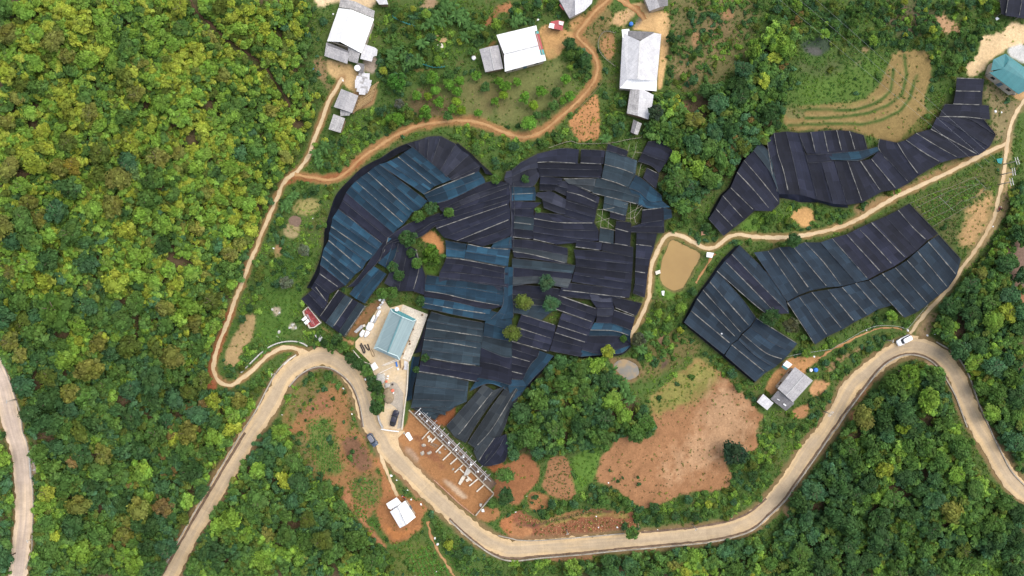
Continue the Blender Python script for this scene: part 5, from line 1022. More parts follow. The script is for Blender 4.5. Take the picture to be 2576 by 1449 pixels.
def build_named_trees():
    t = T
    def one(lab, p, r, tint, kind='broad', ht=1.3, name='tree', cat='tree', group=None, k=None): tree(name, lab, cat, group, p[0], p[1], r * (1.15 if r < 26 else 1), tint, kind, ht, k)
    q = lambda i, j, s: T(i, j, s)[0]
    one('dark olive round tree poking through the cloth roofs above the green hollow', q(1, 1, '1770,650'), 19, 'dark green'); one('bright green tree left of the dark round one among the cloth roofs', q(1, 1, '1635,725'), 18, 'mid green', 'feather'); one('bushy green tree growing on the black cloth right of the dark round tree', q(1, 1, '1940,690'), 16, 'mid green', 'feather')
    one('broad dark feathery tree just left of the bare earth mound in the hollow', q(1, 1, '1530,955'), 25, 'dark green', 'feather'); one('small pale yellow green bush among the teal and black cloth', q(1, 1, '1430,1080'), 7, 'lime green', 'bush'); one('small dark tree below the broad feathery one at the hollow', q(1, 1, '1562,1100'), 14, 'dark green', 'feather'); one('mid green tree at the lower left rim of the green hollow', q(1, 1, '1620,1200'), 17, 'mid green', 'feather')
    one('upper one of the two dark trees on the black cloth left of the hollow', q(1, 1, '1372,1240'), 16, 'dark green', 'feather'); one('lower one of the two dark trees on the black cloth left of the hollow', q(1, 1, '1440,1325'), 17, 'dark green', 'feather'); one('green tree at the pinch between the fan slope and the main field', q(1, 1, '2410,350'), 14, 'mid green', 'feather'); one('big leafy bush filling the middle of the green hollow', q(1, 1, '1770,1110'), 30, (0.105, 0.200, 0.032), 'broad', .5); one('leafy bush at the right lip of the green hollow', q(1, 1, '1890,1130'), 8, 'mid green', 'bush')
    one('small tree on the folded charcoal cloth at the shoulder of the main field', q(2, 1, '130,355'), 12, 'dark green', 'feather'); one('small yellowish tree beside the torn hole in the black cloth', q(2, 1, '262,665'), 9, 'mid green', 'feather'); one('round blue green tree standing in the middle of the black cloth field', q(2, 1, '345,1385'), 22, (0.065, 0.125, 0.062), 'broad', 1.3, k=3); one('left of the twin round trees on the black cloth', q(2, 2, '115,145'), 22, 'olive green', k=1); one('right of the twin round trees on the black cloth', q(2, 2, '385,165'), 23, 'blue green', k=3); one('round tree below the twin trees, at the left edge of the lower rows', q(2, 2, '5,450'), 22, 'olive green', k=1)
    one('small light tree at the south-east tip of the main field', q(2, 2, '1120,510'), 11, 'mid green', 'feather'); one('large dusty grey green tree at the foot of the pond path', q(2, 2, '1270,520'), 20, (0.075, 0.085, 0.050), 'feather'); one('yellow green tree on the north tip of the round wood', q(2, 2, '960,640'), 19, 'yellow green', 'feather')
    one('wide feathery tree between the black cloth and the yard, left one', q(1, 2, '1270,55'), 18, 'mid green', 'feather'); one('wide feathery tree between the black cloth and the yard, right one', q(1, 2, '1370,45'), 18, 'mid green', 'feather'); one('leafy tree at the top corner of the white terrace', q(1, 2, '1650,130'), 15, 'dark green', 'feather'); one('small leafy tree on the slate cloth right of the terrace', q(1, 2, '1700,700'), 12, 'dark green', 'feather'); one('smaller leafy tree left below it at the edge of the black cloth', q(1, 2, '1610,822'), 10, 'dark green', 'feather'); one('light green bush behind the concrete pen', q(1, 2, '465,165'), 9, 'lime green', 'bush')
    for i, (x, y, r) in enumerate(((880, 585, 17), (955, 700, 17), (1035, 770, 18), (1105, 835, 18), (1165, 945, 17), (1215, 995, 19), (1230, 1080, 19), (1170, 1010, 13), (1215, 1200, 21), (760, 600, 14), (820, 510, 15), (690, 560, 12))):
        one('dark leafy tree in the hedge row between the hairpin road and the yard', q(1, 2, f'{x},{y}'), r, 'dark green' if i % 3 else 'mid green', 'feather' if i == 8 else 'broad', 1.2, 'tree', 'tree', 'trees in the hedge between road and yard')
    one('dark green round tree standing on the tilted teal cloth roof', q(3, 2, '30,290'), 28, 'dark green', k=3); one('greyish olive tree right of the dark tree on the tilted teal cloth', q(3, 2, '240,370'), 27, (0.085, 0.092, 0.048), 'feather'); one('round dark tree overhanging the pale track above the large cloth roof', q(3, 1, '258,960'), 21, 'dark green', k=4); one('large dark blue green tree on the right rim of the bare brown field', q(2, 3, '2250,215'), 38, (0.032, 0.062, 0.032), 'broad', .9, k=3); one('lime tree leaning over the lower road beside the red field', q(2, 3, '1212,1020'), 19, 'mid green', 'feather')
    Z8 = lambda a, b: (1680 / 1.4907 + a / 12, 1740 / 1.4907 + b / 12)
    one('round tree at the upper corner of the building frame', Z8(1720, 310), 26, 'mid green', k=1); one('round dark tree below it beside the building frame', Z8(1750, 950), 27, 'dark green', k=3); one('low green tree outside the lower wall of the building site', Z8(1350, 1200), 13, 'mid green')
    one('huge pale green domed tree on the western hillside', (137, 778), 55, (0.085, 0.165, 0.034), 'broad', .9, k=3); one('bright lime tree high on the middle western hillside', q(0, 1, '760,450'), 38, 'lime green', 'feather', 1.0); one('pale mint green tree on the middle western hillside', q(0, 1, '1340,290'), 26, (0.12, 0.20, 0.075), 'broad', 1.0); one('golden brown domed tree on the middle western hillside', q(0, 1, '730,220'), 30, (0.19, 0.165, 0.03), 'broad', 1.0, k=3); one('bright pale green bushy tree inside the eastern hairpin near the top', q(3, 2, '1370,1400'), 24, (0.15, 0.22, 0.03), 'broad', 1.0)
    one('big green tree against the east edge of the black cloth field', q(2, 1, '1640,400'), 36, 'mid green', 'broad', 1.0); one('dark shaggy tree beside the patched barn', q(2, 0, '1440,1130'), 22, (0.045, 0.068, 0.04), 'feather'); one('grey green shaggy tree on the grass west of the orchard corner', q(1, 0, '1440,1040'), 14, (0.105, 0.115, 0.085), 'feather'); one('large light green tree at the west end of the orchard', q(1, 0, '1420,830'), 31, (0.055, 0.14, 0.028), 'feather', 1.0)
    one('silvery shrub tree on the western meadow, upper one', q(1, 1, '480,1070'), 18, (0.125, 0.150, 0.095), 'feather'); one('silvery shrub tree on the western meadow, lower one', q(1, 1, '305,1400'), 19, (0.125, 0.150, 0.095), 'feather')
    for x, y, r, tn in ((2220, 765, 60, 1), (2310, 870, 58, 0), (1945, 840, 66, 1), (2050, 812, 56, 1), (2030, 920, 62, 1), (1805, 912, 54, 1), (1735, 970, 50, 2), (1620, 965, 60, 1), (1840, 1030, 64, 1), (2020, 1020, 50, 2), (1710, 1130, 76, 1), (1970, 1095, 56, 1), (2070, 1105, 56, 2), (1430, 1190, 66, 1), (2235, 1135, 44, 1), (2405, 1015, 44, 1), (2490, 955, 50, 2), (2505, 870, 60, 1), (2450, 820, 50, 1), (1940, 752, 66, 0), (1780, 790, 80, 1), (1930, 1170, 55, 0), (1690, 785, 50, 0), (1340, 1190, 45, 1), (2626, 820, 46, 1)):
        one('round green fruit tree planted on the mown orchard slope', q(1, 0, f'{x},{y}'), r / 4.2, ((0.075, 0.155, 0.045), (0.115, 0.245, 0.036), (0.185, 0.29, 0.032))[tn], 'broad', .85, 'fruit_tree', 'fruit tree', 'fruit trees in the orchard, west half')
    for x, y, r, tn in ((540, 800, 58, 1), (295, 920, 66, 1), (130, 985, 64, 1), (212, 1055, 58, 2), (450, 930, 60, 0), (590, 960, 62, 1), (418, 1070, 62, 0), (170, 1235, 82, 1), (255, 1160, 48, 0), (350, 1145, 50, 0), (510, 1010, 44, 1)):
        one('round green fruit tree in the eastern corner of the orchard inside the track bend', q(2, 0, f'{x},{y}'), r / 4.2, ((0.075, 0.155, 0.045), (0.115, 0.245, 0.036), (0.185, 0.29, 0.032))[tn], 'broad', .85, 'fruit_tree', 'fruit tree', 'fruit trees in the orchard, east half')
    for x, y, r in ((575, 430, 62), (580, 560, 50), (740, 590, 76), (690, 540, 50), (760, 780, 36)): one('dark bushy tree along the inside of the dirt track bend', q(2, 0, f'{x},{y}'), r / 4, 'dark green' if r > 55 else 'mid green', 'broad', 1.0, 'tree', 'tree', 'trees along the track bend')
    # round bushes set out in the bare fields
    for i, j, s, lab, g in ((2, 3, '980,390,22 1030,470,20 1065,498,30 1115,465,22 1270,455,25 1270,525,32 840,490,18 1000,550,22', 'small dark round bush on the bare brown field', 'bushes on the bare brown field'), (2, 3, '240,655,45 305,600,28 205,712,25 305,750,26 368,772,28 120,745,24', 'small dark bush between the two reddish fields', 'bushes between the reddish fields'), (1, 2, '620,1040,26 550,1130,28 445,1225,28 712,1180,20 572,1215,22 392,1092,20 882,1352,25 500,1332,22 890,1050,26', 'small green bush on the orange field inside the hairpin', 'bushes on the orange field'), (1, 3, '972,195,36 1000,60,24', 'leafy bush on the dark patch beside the road', 'bushes on the dark patch')):
        for a in s.split():
            x, y, r = map(float, a.split(',')); p = q(i, j, f'{x},{y}'); tree('bush', lab, 'bush', g, p[0], p[1], r / 4, 'dark green' if r > 21 else 'mid green', 'bush', .6)
def build_bamboo():
    for i, j, s, tn, lab in ((0, 2, '1900,1190,70 2040,1170,80 2130,1250,60 1960,1290,70 1830,1330,60 1740,1390,70 1900,1400,80 1990,1420,60', 'golden brown', 'dry golden bamboo clump in the upper brown patch of the slope between the roads'), (0, 3, '1720,40,80 1880,60,80 1970,150,60 1640,240,60 1750,400,70 1660,420,60 1290,520,60 1480,400,70 1420,800,60 1290,960,70 1380,930,60 1280,1060,70 1120,1160,70 1240,1130,60 1500,760,60 1600,640,50', 'golden brown', 'dry golden bamboo clump scattered down the slope between the roads'),
                         (2, 0, '2400,1200,60 2340,1300,60 2440,1140,50 2300,1400,60 2430,1330,45', 'golden brown', 'straw coloured bamboo clump in the gully north of the pond'), (2, 1, '2230,40,60 2120,110,55 1990,190,55 2040,260,45', 'golden brown', 'straw coloured bamboo clump at the foot of the gully near the black cloth'), (3, 0, '300,200,60 330,140,45 250,230,45 70,580,45 140,680,50 180,640,35', 'golden brown', 'straw coloured bamboo clump west of the flooded terrace'),
                         (0, 1, '1560,1200,70 1650,1260,80 1750,1330,70 1600,1350,80 1820,1260,60 1500,1420,70 1720,1420,70 1660,1190,60', 'yellow green', 'bright yellow green bamboo clump low on the western hillside'), (0, 2, '1350,60,70 1480,30,60 1260,40,60 2080,60,60 1900,50,70', 'yellow green', 'bright yellow green bamboo clump at the foot of the western hillside'), (0, 0, '2200,80,90 2320,40,90 2100,160,80 2400,120,80 2260,200,60 2100,700,80 2230,760,80 2400,700,70 2500,800,80 2350,860,70', 'yellow green', 'glowing yellow green bamboo clump near the ridge of the upper hillside'), (1, 0, '60,120,80 380,260,90 420,330,80 330,420,80 150,560,80 280,640,60 70,900,70 90,1080,80 460,800,60 620,960,50 560,1150,60 520,1260,60', 'yellow green', 'glowing yellow green bamboo clump along the slope left of the white farmhouse'),
                         (3, 1, '2500,650,60 2540,720,60 2420,880,60 2360,960,60 2300,1000,55 2250,1100,60 2230,1350,60 2330,1060,50 2450,930,45', 'lime green', 'lime green bamboo clump along the right hand lane')):
        for a in s.split():
            x, y, q = map(float, a.split(',')); p = T(i, j, f'{x},{y}')[0]
            if clear(p[0], p[1], q / 4 * .6): tree('bamboo_clump', lab, 'bamboo', lab, p[0], p[1], q / 4 * .85, tn, 'feather', 1.3)
def banana():
    """stem > fans of long arching leaves"""
    r = np.random.default_rng(5); V = []; F = []; K = []; n = 0
    for k in range(11):
        w = k * 2.4 + r.uniform(-.3, .3); L = r.uniform(1.5, 2.3); m = 7; h0 = 2.0 + .02 * k; wd_ = .26
        s = np.linspace(0, 1, m); x = L * s * .92; z = h0 + 1.0 * np.sin(s * 2.3) * L * .42 - .25 * s ** 2 * L; ww = wd_ * np.sin(np.clip(s * .93 + .07, 0, 1) * math.pi) ** .6 + .02
        for d in (-1, 0, 1): pass
        P3 = np.stack([np.stack([x * math.cos(w) - d * ww * math.sin(w), x * math.sin(w) + d * ww * math.cos(w), z - abs(d) * ww * .45], -1) for d in (-1, 0, 1)], 1)
        V.append(P3.reshape(-1, 3)); i0 = (np.arange(m - 1)[:, None] * 3 + np.arange(2)[None]).ravel() + n; F.append(np.c_[i0, i0 + 3, i0 + 4, i0 + 1]); n += m * 3
        K.append(np.tile(np.array((.075, .155, .045)) * r.uniform(.75, 1.5), (m * 3, 1)))
    return npmesh('leaves', np.vstack(V), np.vstack(F), col=np.vstack(K))
def build_bananas():
    lv = banana(); lv.materials.append(M['leaf']); st = MB().tube([(0, 0, -.2), (0, 0, 1.0), (0, 0, 2.15)], .17, 8, .10).mesh('stem', True); st.materials.append(M['bark'])
    G = [(1, 0, '1900,100 1980,60 2010,150 1830,150 2060,205 1860,225 2150,270 2230,285 1700,260 1760,240 1950,200 1900,30 2090,120 2120,190 1790,190', 'in the grove behind the central farmhouse'), (1, 0, '1400,510 1370,590 1480,560 1430,470 1350,540 1560,630 1640,610 1500,660', 'in the clump between the white farmhouse and the orchard'), (1, 0, '2100,375 1670,440', 'standing apart beside the tan plank roof'), (2, 0, '60,190 20,230 110,200', 'beside the white roof end of the central farmhouse'), (1, 1, '600,90 660,60 640,200 620,150 700,30', 'by the path fork below the barns'), (1, 1, '330,560 285,630 380,520 330,610', 'at the left meadow beside the pale path'), (2, 2, '830,770 900,800 1080,930 1130,985 1170,1075 1185,1125 1000,830 1140,1030', 'along the edge of the round wood by the small pond'), (2, 2, '1380,470 1330,500 1290,610', 'at the foot of the pond path'), (2, 0, '940,1395 1480,1370', 'beside the pole fence over the black cloth field')]
    for i, j, s, where in G:
        for p in T(i, j, s):
            x, y, z = P(p[0], p[1], 2.3); g = float(hgt(x, y)); e = empty('banana_plant', (x, y, g), 'broad leaved banana plant ' + where, 'banana plant', 'banana plants ' + where, rng.uniform(0, 6.28)); s_ = rng.uniform(.85, 1.2)
            a = link('leaves', lv, None, e); a.scale = (s_, s_, s_); b = link('stem', st, None, e); b.scale = (s_, s_, s_)
def build_forest():
    r = np.random.default_rng(21); cand = []; cell = {}; 
    big = [(137, 778, 52), (834, 474, 30)]
    for x, y, q in big: cell.setdefault((int(x // 60), int(y // 60)), []).append((x, y, q))
    for zone, poly, (r0, r1) in FOREST:
        m = pmask(poly); A = m.sum() * 4.0; x0, y0 = poly.min(0); x1, y1 = poly.max(0); n = int(A / 45); got = 0
        from_edge = np.array(poly)
        for t in range(n):
            px, py = r.uniform(x0, x1), r.uniform(y0, y1); inside = samp(m, px, py) if (0 <= px < W and 0 <= py < 1449) else False
            if not inside or px < -30: continue
            f = t / n; rr = (r1 * r.uniform(.85, 1.35) if f < .08 else r0 * .75 + (r1 - r0) * r.random() ** 1.8 * (1 - .55 * f)); q = rr / (1.5 * (CAMH - float(ray(px, py)[2])) / W) if False else rr / MPP
            if zone.startswith('on the upper') and px > 560: q *= .72
            if zone.startswith('on the middle') and px > 430: q *= .72
            if not clear(px, py, q * .62, 0.0, BLOCKT): continue
            gi, gj = int(px // 60), int(py // 60); ok = True
            for a in (-1, 0, 1):
                for b in (-1, 0, 1):
                    for (ux, uy, uq) in cell.get((gi + a, gj + b), ()):
                        if (ux - px) ** 2 + (uy - py) ** 2 < ((.60 + .08 * (q > 22)) * (uq + q)) ** 2: ok = False; break
                    if not ok: break
                if not ok: break
            if not ok: continue
            if samp(GAP, px, py) > .95 and q < 26: continue
            cell.setdefault((gi, gj), []).append((px, py, q)); cand.append((zone, px, py, q))
    cand.sort(key=lambda c: -c[3]); rest = []
    for i, (zone, px, py, q) in enumerate(cand):
        tn = pick_tint(px, py, zone, r); kind = 'feather' if r.random() < (.30 if tn in ('lime green', 'golden brown', 'yellow green') else .06) else 'broad'
        if i < 300 and 0 < px < W and 0 < py < 1449:
            big_ = 'wide crowned' if i < 90 else 'medium sized'; part = ('left half' if px < np.mean([c[1] for c in cand if c[0] == zone]) else 'right half')
            vert = ('upper' if py < np.mean([c[2] for c in cand if c[0] == zone]) else 'lower') + ' ' + part.split()[0]
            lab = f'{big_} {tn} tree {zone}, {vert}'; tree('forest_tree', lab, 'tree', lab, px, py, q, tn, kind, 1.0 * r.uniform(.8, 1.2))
        else: rest.append((px, py, q, tn, kind))
    for kind, protos in (('broad', PROTO), ('feather', FEATHER)):
        a = [c for c in rest if c[4] == kind]
        if kind == 'broad': B_ = a
        else: Fe = a
    def arr(a, protos):
        px = np.array([c[0] for c in a]); py = np.array([c[1] for c in a]); q = np.array([c[2] for c in a]); z0 = ray(px, py)[2]; S = q * 1.5 * (CAMH - z0) / W
        x, y, z = ray(px, py, .95 * S * r.uniform(.75, 1.3, len(a)) + .4); TI = np.array([TINTS[c[3]] for c in a]) * r.uniform(.88, 1.18, (len(a), 1)); return x, y, z, S, TI
    x, y, z, S, TI = arr(rest, PROTO); props(link('forest', merged('forest', PROTO + FEATHER[:1], x, y, z, S, TI), M['leaf']), kind='stuff')
    print('forest trees', len(cand), 'in mass', len(rest))
    return cell
GAP = GAPG
def build_undergrowth():
    r = np.random.default_rng(31); dens = np.zeros((GY, GX), np.float32)
    for poly, d in SCRUBZ: dens = np.maximum(dens, blur(pmask(poly), 3) * d)
    lawn = pmask(np.vstack([T(1, 0, '1480,930 1900,880 2100,740 2300,740 2576,690'), T(2, 0, '150,680 480,560 520,700 600,800 700,900 480,1100 200,1300'), T(1, 0, '2500,1230 2200,1190 1900,1190 1600,1180')])); dens *= 1 - .9 * blur(lawn, 3)
    fm = np.zeros((GY, GX), np.float32)
    for _, poly, _r in FOREST: fm = np.maximum(fm, blur(pmask(poly), 3))
    cl = (fnoise(12, 61) * .5 + .5); hold = np.clip(blur(BLOCK, 2) * 3, 0, 1); bare = np.clip(1 - EX, 0, 1) * (EX < .35)
    d1 = np.maximum(dens * np.clip(cl * 2.2 - .45, 0, 1), fm * .95 * np.clip(2.2 - GAP * 1.7, .3, 1)); d1 = np.maximum(d1, .025) * (1 - hold) * (1 - bare * .97)
    d1[COL.sum(-1) > .42] *= .06
    def scatter(n, D):
        w = D.ravel().astype(np.float64); c = np.cumsum(w); i = np.searchsorted(c, r.uniform(0, c[-1], n)); return (i % GX) * 2 + r.uniform(0, 2, n), (i // GX) * 2 + r.uniform(0, 2, n)
    def tints(px, py, n, names, jit=.18):
        g = np.clip(samp(TN, px, py) + r.normal(0, .13, n), 0, .999); k = (np.clip(.5 + (g - .5) * .95, 0, .999) * len(names)).astype(int); return np.array([TINTS[a] for a in names])[k] * r.uniform(1 - jit, 1 + jit, (n, 1))
    # shrubs one can tell apart in the open scrub
    px, py = scatter(1500, dens * (1 - np.clip(fm * 2, 0, 1)) * (1 - np.clip(blur(BLOCK, 5) * 3, 0, 1)) * (EX > .5)); k = 0; used = []
    for a, b in zip(px, py):
        if k >= 230: break
        q = r.uniform(8, 17)
        if not clear(a, b, q) or any((a - u) ** 2 + (b - v) ** 2 < (.8 * (q + w)) ** 2 for u, v, w in used): continue
        used.append((a, b, q)); k += 1; tn = ('mid green', 'dark green', 'lime green', 'blue green', 'olive green', 'yellow green')[int(r.choice(6, p=(.34, .22, .14, .14, .10, .06)))]
        zone = ('in the scrub at the upper left' if a < 900 else 'in the scrub at the upper middle' if a < 1650 else 'in the scrub at the upper right') if b < 480 else ('in the scrub of the left meadow' if a < 900 else 'in the scrub round the central fields' if a < 1900 else 'in the scrub on the right') if b < 960 else ('in the scrub below the hairpin' if a < 1250 else 'in the scrub along the lower road' if a < 1950 else 'in the scrub at the lower right')
        lab = f'{tn} rounded shrub {zone}'; tree('shrub', lab, 'shrub', lab, a, b, q, tn, 'bush' if q < 9 else 'broad', .75)
    n = 27000; px, py = scatter(n, d1); inf = samp(fm, px, py); S = np.where(inf > .4, r.uniform(.38, 1.25, n) ** 1.3 * 1.5, r.uniform(.45, 1.55, n)); x, y, z = ray(px, py, .12 * S + inf * r.uniform(.5, 3.1, n))
    TI = tints(px, py, n, ['lime green', 'mid green', 'mid green', 'olive green', 'mid green', 'dark green', 'mid green', 'blue green', 'dark green'], .12);
    ul = (px < 800) & (r.random(n) < np.clip((1000 - py) / 550, 0, 1)) & (inf > .4); TU = tints(px, py, n, ['yellow green', 'lime green', 'olive green', 'lime green', 'mid green', 'yellow green', 'lime green', 'mid green'], .12); TI = np.where(ul[:, None], TU * .95, TI * np.where(inf > .4, 1.12, 1.0)[:, None])  # ul: sunlit patch painted into the understory as yellower, brighter tints
    keep = ~((inf > .4) & (samp(GAP, px, py) > .955)); px, py, S, x, y, z, TI = px[keep], py[keep], S[keep], x[keep], y[keep], z[keep], TI[keep]
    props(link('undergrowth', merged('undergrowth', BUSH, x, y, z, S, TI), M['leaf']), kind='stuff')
    d2 = np.clip(EX, .0, 1) * (1 - hold) * (1 - .7 * fm) * np.clip(.35 + cl, 0, 1) + .0; d2[BLOCK] = 0
    n = 30000; px, py = scatter(n, d2); S = r.uniform(.22, .50, n); x, y, z = ray(px, py, .06)
    base = COL[np.clip((py / 2).astype(int), 0, GY - 1), np.clip((px / 2).astype(int), 0, GX - 1)]
    gsel = tints(px, py, n, ['lime green', 'mid green', 'olive green', 'mid green', 'dark green', 'mid green']); TI = gsel * .55 + base * np.array((.55, .65, .5))
    props(link('grass', merged('grass', TUFT, x, y, z, S, TI), M['leaf']), kind='stuff')
LINEM = np.zeros((GY, GX), bool)
for l in GREENLINES: LINEM |= lmask(l, 3.2)
def build_crops():
    r = np.random.default_rng(51); X = []; Y = []; S = []; Tn = []
    def rows(poly, a, b, n, per, jit, s, tint, keep=.9):
        """crop rows across a survey quad: a->b gives the direction of the rows' spacing"""
        m = pmask(poly); x0, y0 = poly.min(0); x1, y1 = poly.max(0); d = np.array(b, float) - a; d /= np.linalg.norm(d); e = np.array((-d[1], d[0])); c = poly.mean(0); L = max(x1 - x0, y1 - y0)
        for u in np.arange(-L, L, n):
            for v in np.arange(-L, L, per):
                q = c + d * (u + r.normal(0, jit)) + e * (v + r.normal(0, jit))
                if 0 < q[0] < W and 0 < q[1] < 1449 and samp(m, *q) and r.random() < keep and not samp(BLOCK, *q) and not samp(LINEM, *q): X.append(q[0]); Y.append(q[1]); S.append(s * r.uniform(.7, 1.3)); Tn.append(np.array(tint) * r.uniform(.75, 1.25))
    G = (.078, .180, .036)
    rows(T(1, 3, '500,20 790,30 860,330 820,410 640,430 560,280 480,60'), (0, 0), (1, .05), 6.5, 4.0, .6, .30, G, .85); rows(T(1, 2, '520,1330 760,1320 790,1449 480,1449'), (0, 0), (1, .05), 6.5, 4.0, .8, .32, G, .6)
    rows(T(1, 3, '960,560 1230,640 1220,740 1100,770 960,650'), (0, 0), (.5, -1), 6, 4, .8, .32, G, .6); rows(T(1, 3, '900,560 1080,440 1250,560 1240,620 960,560'), (0, 0), (.5, -1), 7, 5, 1, .4, G, .6); rows(T(1, 3, '960,690 1110,780 1200,880 1190,1000 1060,900 990,780'), (0, 0), (.5, -1), 7, 5, 1, .4, G, .6)
    rows(T(1, 3, '1560,1250 1740,1140 1900,1320 1980,1449 1620,1449 1560,1380'), (0, 0), (1, -.42), 9.5, 4.5, .8, .48, G, .92); rows(T(1, 3, '1380,1180 1540,1110 1640,1180 1540,1280'), (0, 0), (1, -.42), 8, 5, 1.2, .42, G, .7); rows(T(1, 3, '1830,1080 1950,1100 2150,1300 2300,1449 2040,1449 1900,1240'), (0, 0), (1, -.42), 10, 5, 1.2, .45, G, .75)
    rows(T(2, 0, '570,1240 850,960 880,1290 860,1400 670,1410'), (0, 0), (1, 0), 7, 5, 1.5, .22, (.085, .12, .03), .5)
    rows(T(2, 2, '1950,1120 2250,1000 2540,1290 2440,1420 1480,1440 1420,1300'), (0, 0), (1, .3), 6.5, 6.5, 1.8, .20, (.085, .085, .036), .14); rows(T(2, 3, '1020,150 1460,20 2440,30 2200,200 2220,500 1830,600 1370,760 1080,560 850,460 900,250'), (0, 0), (1, .3), 6.5, 6.5, 1.8, .20, (.08, .085, .034), .14); rows(T(2, 3, '390,260 540,260 640,640 540,680 320,560'), (0, 0), (1, .3), 6.5, 6.5, 1.8, .26, (.085, .10, .038), .55)
    rows(T(2, 3, '280,960 800,850 1240,900 1255,960 1000,995 280,1060'), (0, 0), (1, .12), 7, 6, 1.0, .34, (.34, .20, .10), .9); rows(T(2, 3, '60,800 300,905 700,795 900,780 900,800 480,880 280,930 60,880'), (0, 0), (1, .12), 6, 5, 1.0, .30, (.30, .20, .085), .9)
    rows(T(3, 1, '1480,600 1850,450 2080,340 2180,440 1960,620 1680,820'), (0, 0), (.5, 1), 6.5, 5, 1.0, .42, (.085, .165, .04), .9)
    X, Y, S = map(np.array, (X, Y, S)); x, y, z = ray(X, Y, .05); props(link('field_crops', merged('field_crops', TUFT, x, y, z, S, np.array(Tn)), M['leaf']), kind='stuff')
# ---------------------------------------------------------------- houses
def panel(root, name, pts, mat, th=0.09, u=None):
    """one roof plane from survey points (px, py, metres above sea level)"""
    p = [Pz(*q) for q in pts]; u = u or (0, 1); a, b = np.array(p[u[0]]), np.array(p[u[1]]); d = (b - a)[:2]; d = d / np.linalg.norm(d)
    return MB().slab(p, th).obj(name, M[mat], root, uvdir=(float(d[0]), float(d[1])))
def walls(root, poly, z, g, inset=0.45, mat='wall', doors=True, th=0.18):
    p = np.array([Pz(a, b, z)[:2] for a, b in poly]); c = p.mean(0); q = []
    for v in p:
        d = c - v; q.append(v + d / np.linalg.norm(d) * inset)
    mb = MB(); n = len(q)
    for i in range(n):
        a, b = q[i], q[(i + 1) % n]; L = float(np.linalg.norm(b - a))
        if L < 0.5: continue
        w = math.atan2(b[1] - a[1], b[0] - a[0]); m = (a + b) / 2
        mb.box((m[0], m[1], (g - 0.4 + z - 0.12) / 2), (L - th, th, z - 0.12 - g + 0.4), w)
    mb.obj('wall', M[mat], root)
    if not doors: return
    best = sorted(range(n), key=lambda i: -np.linalg.norm(q[(i + 1) % n] - q[i]))[:2]
    for k, i in enumerate(best):
        a, b = q[i], q[(i + 1) % n]; L = float(np.linalg.norm(b - a)); w = math.atan2(b[1] - a[1], b[0] - a[0]); m = (a + b) / 2
        o = np.array([math.sin(w), -math.cos(w)]); o = o if (m - c) @ o > 0 else -o; t = (b - a) / L; e = m + o * (th / 2 + 0.02)
        if k == 0: MB().box((e[0], e[1], g + 1.05), (1.1, 0.07, 2.1), w).obj('door', M['door'], root)
        for s in (-1, 1):
            if L > 5: f = e + t * s * L * 0.3; MB().box((f[0], f[1], g + 1.5), (1.2, 0.07, 1.0), w).obj('window', M['glass'], root)
def gz(pts):
    c = np.mean(np.array(pts)[:, :2], 0); return float(ray(c[0], c[1])[2])
def house(name, label, planes, eave, zw, cat='house', wallmat='wall', doors=True, group=None, ridges=(), ridgemat='steel'):
    """planes: [(part, material, [(px, py, z above ground)...], thickness)]"""
    g = gz(eave); c = np.mean(np.array(eave), 0); root = empty(name, Pz(c[0], c[1], g), label, cat, group)
    for part, mt, pts in planes: panel(root, part, [(a, b, z + g) for a, b, z in pts], mt)
    if zw: walls(root, eave, g + zw, g, mat=wallmat, doors=doors)
    for a, b in ridges: MB().tube([Pz(a[0], a[1], g + a[2] + .02), Pz(b[0], b[1], g + b[2] + .02)], .13, 6).obj('ridge_cap', M[ridgemat], root)
    return root, g
def tz(i, j, s):
    return [(644 * i + float(a.split(',')[0]) / 4, 362.25 * j + float(a.split(',')[1]) / 4, float(a.split(',')[2])) for a in s.split()]
def xy(p): return [(a, b) for a, b, _ in p]
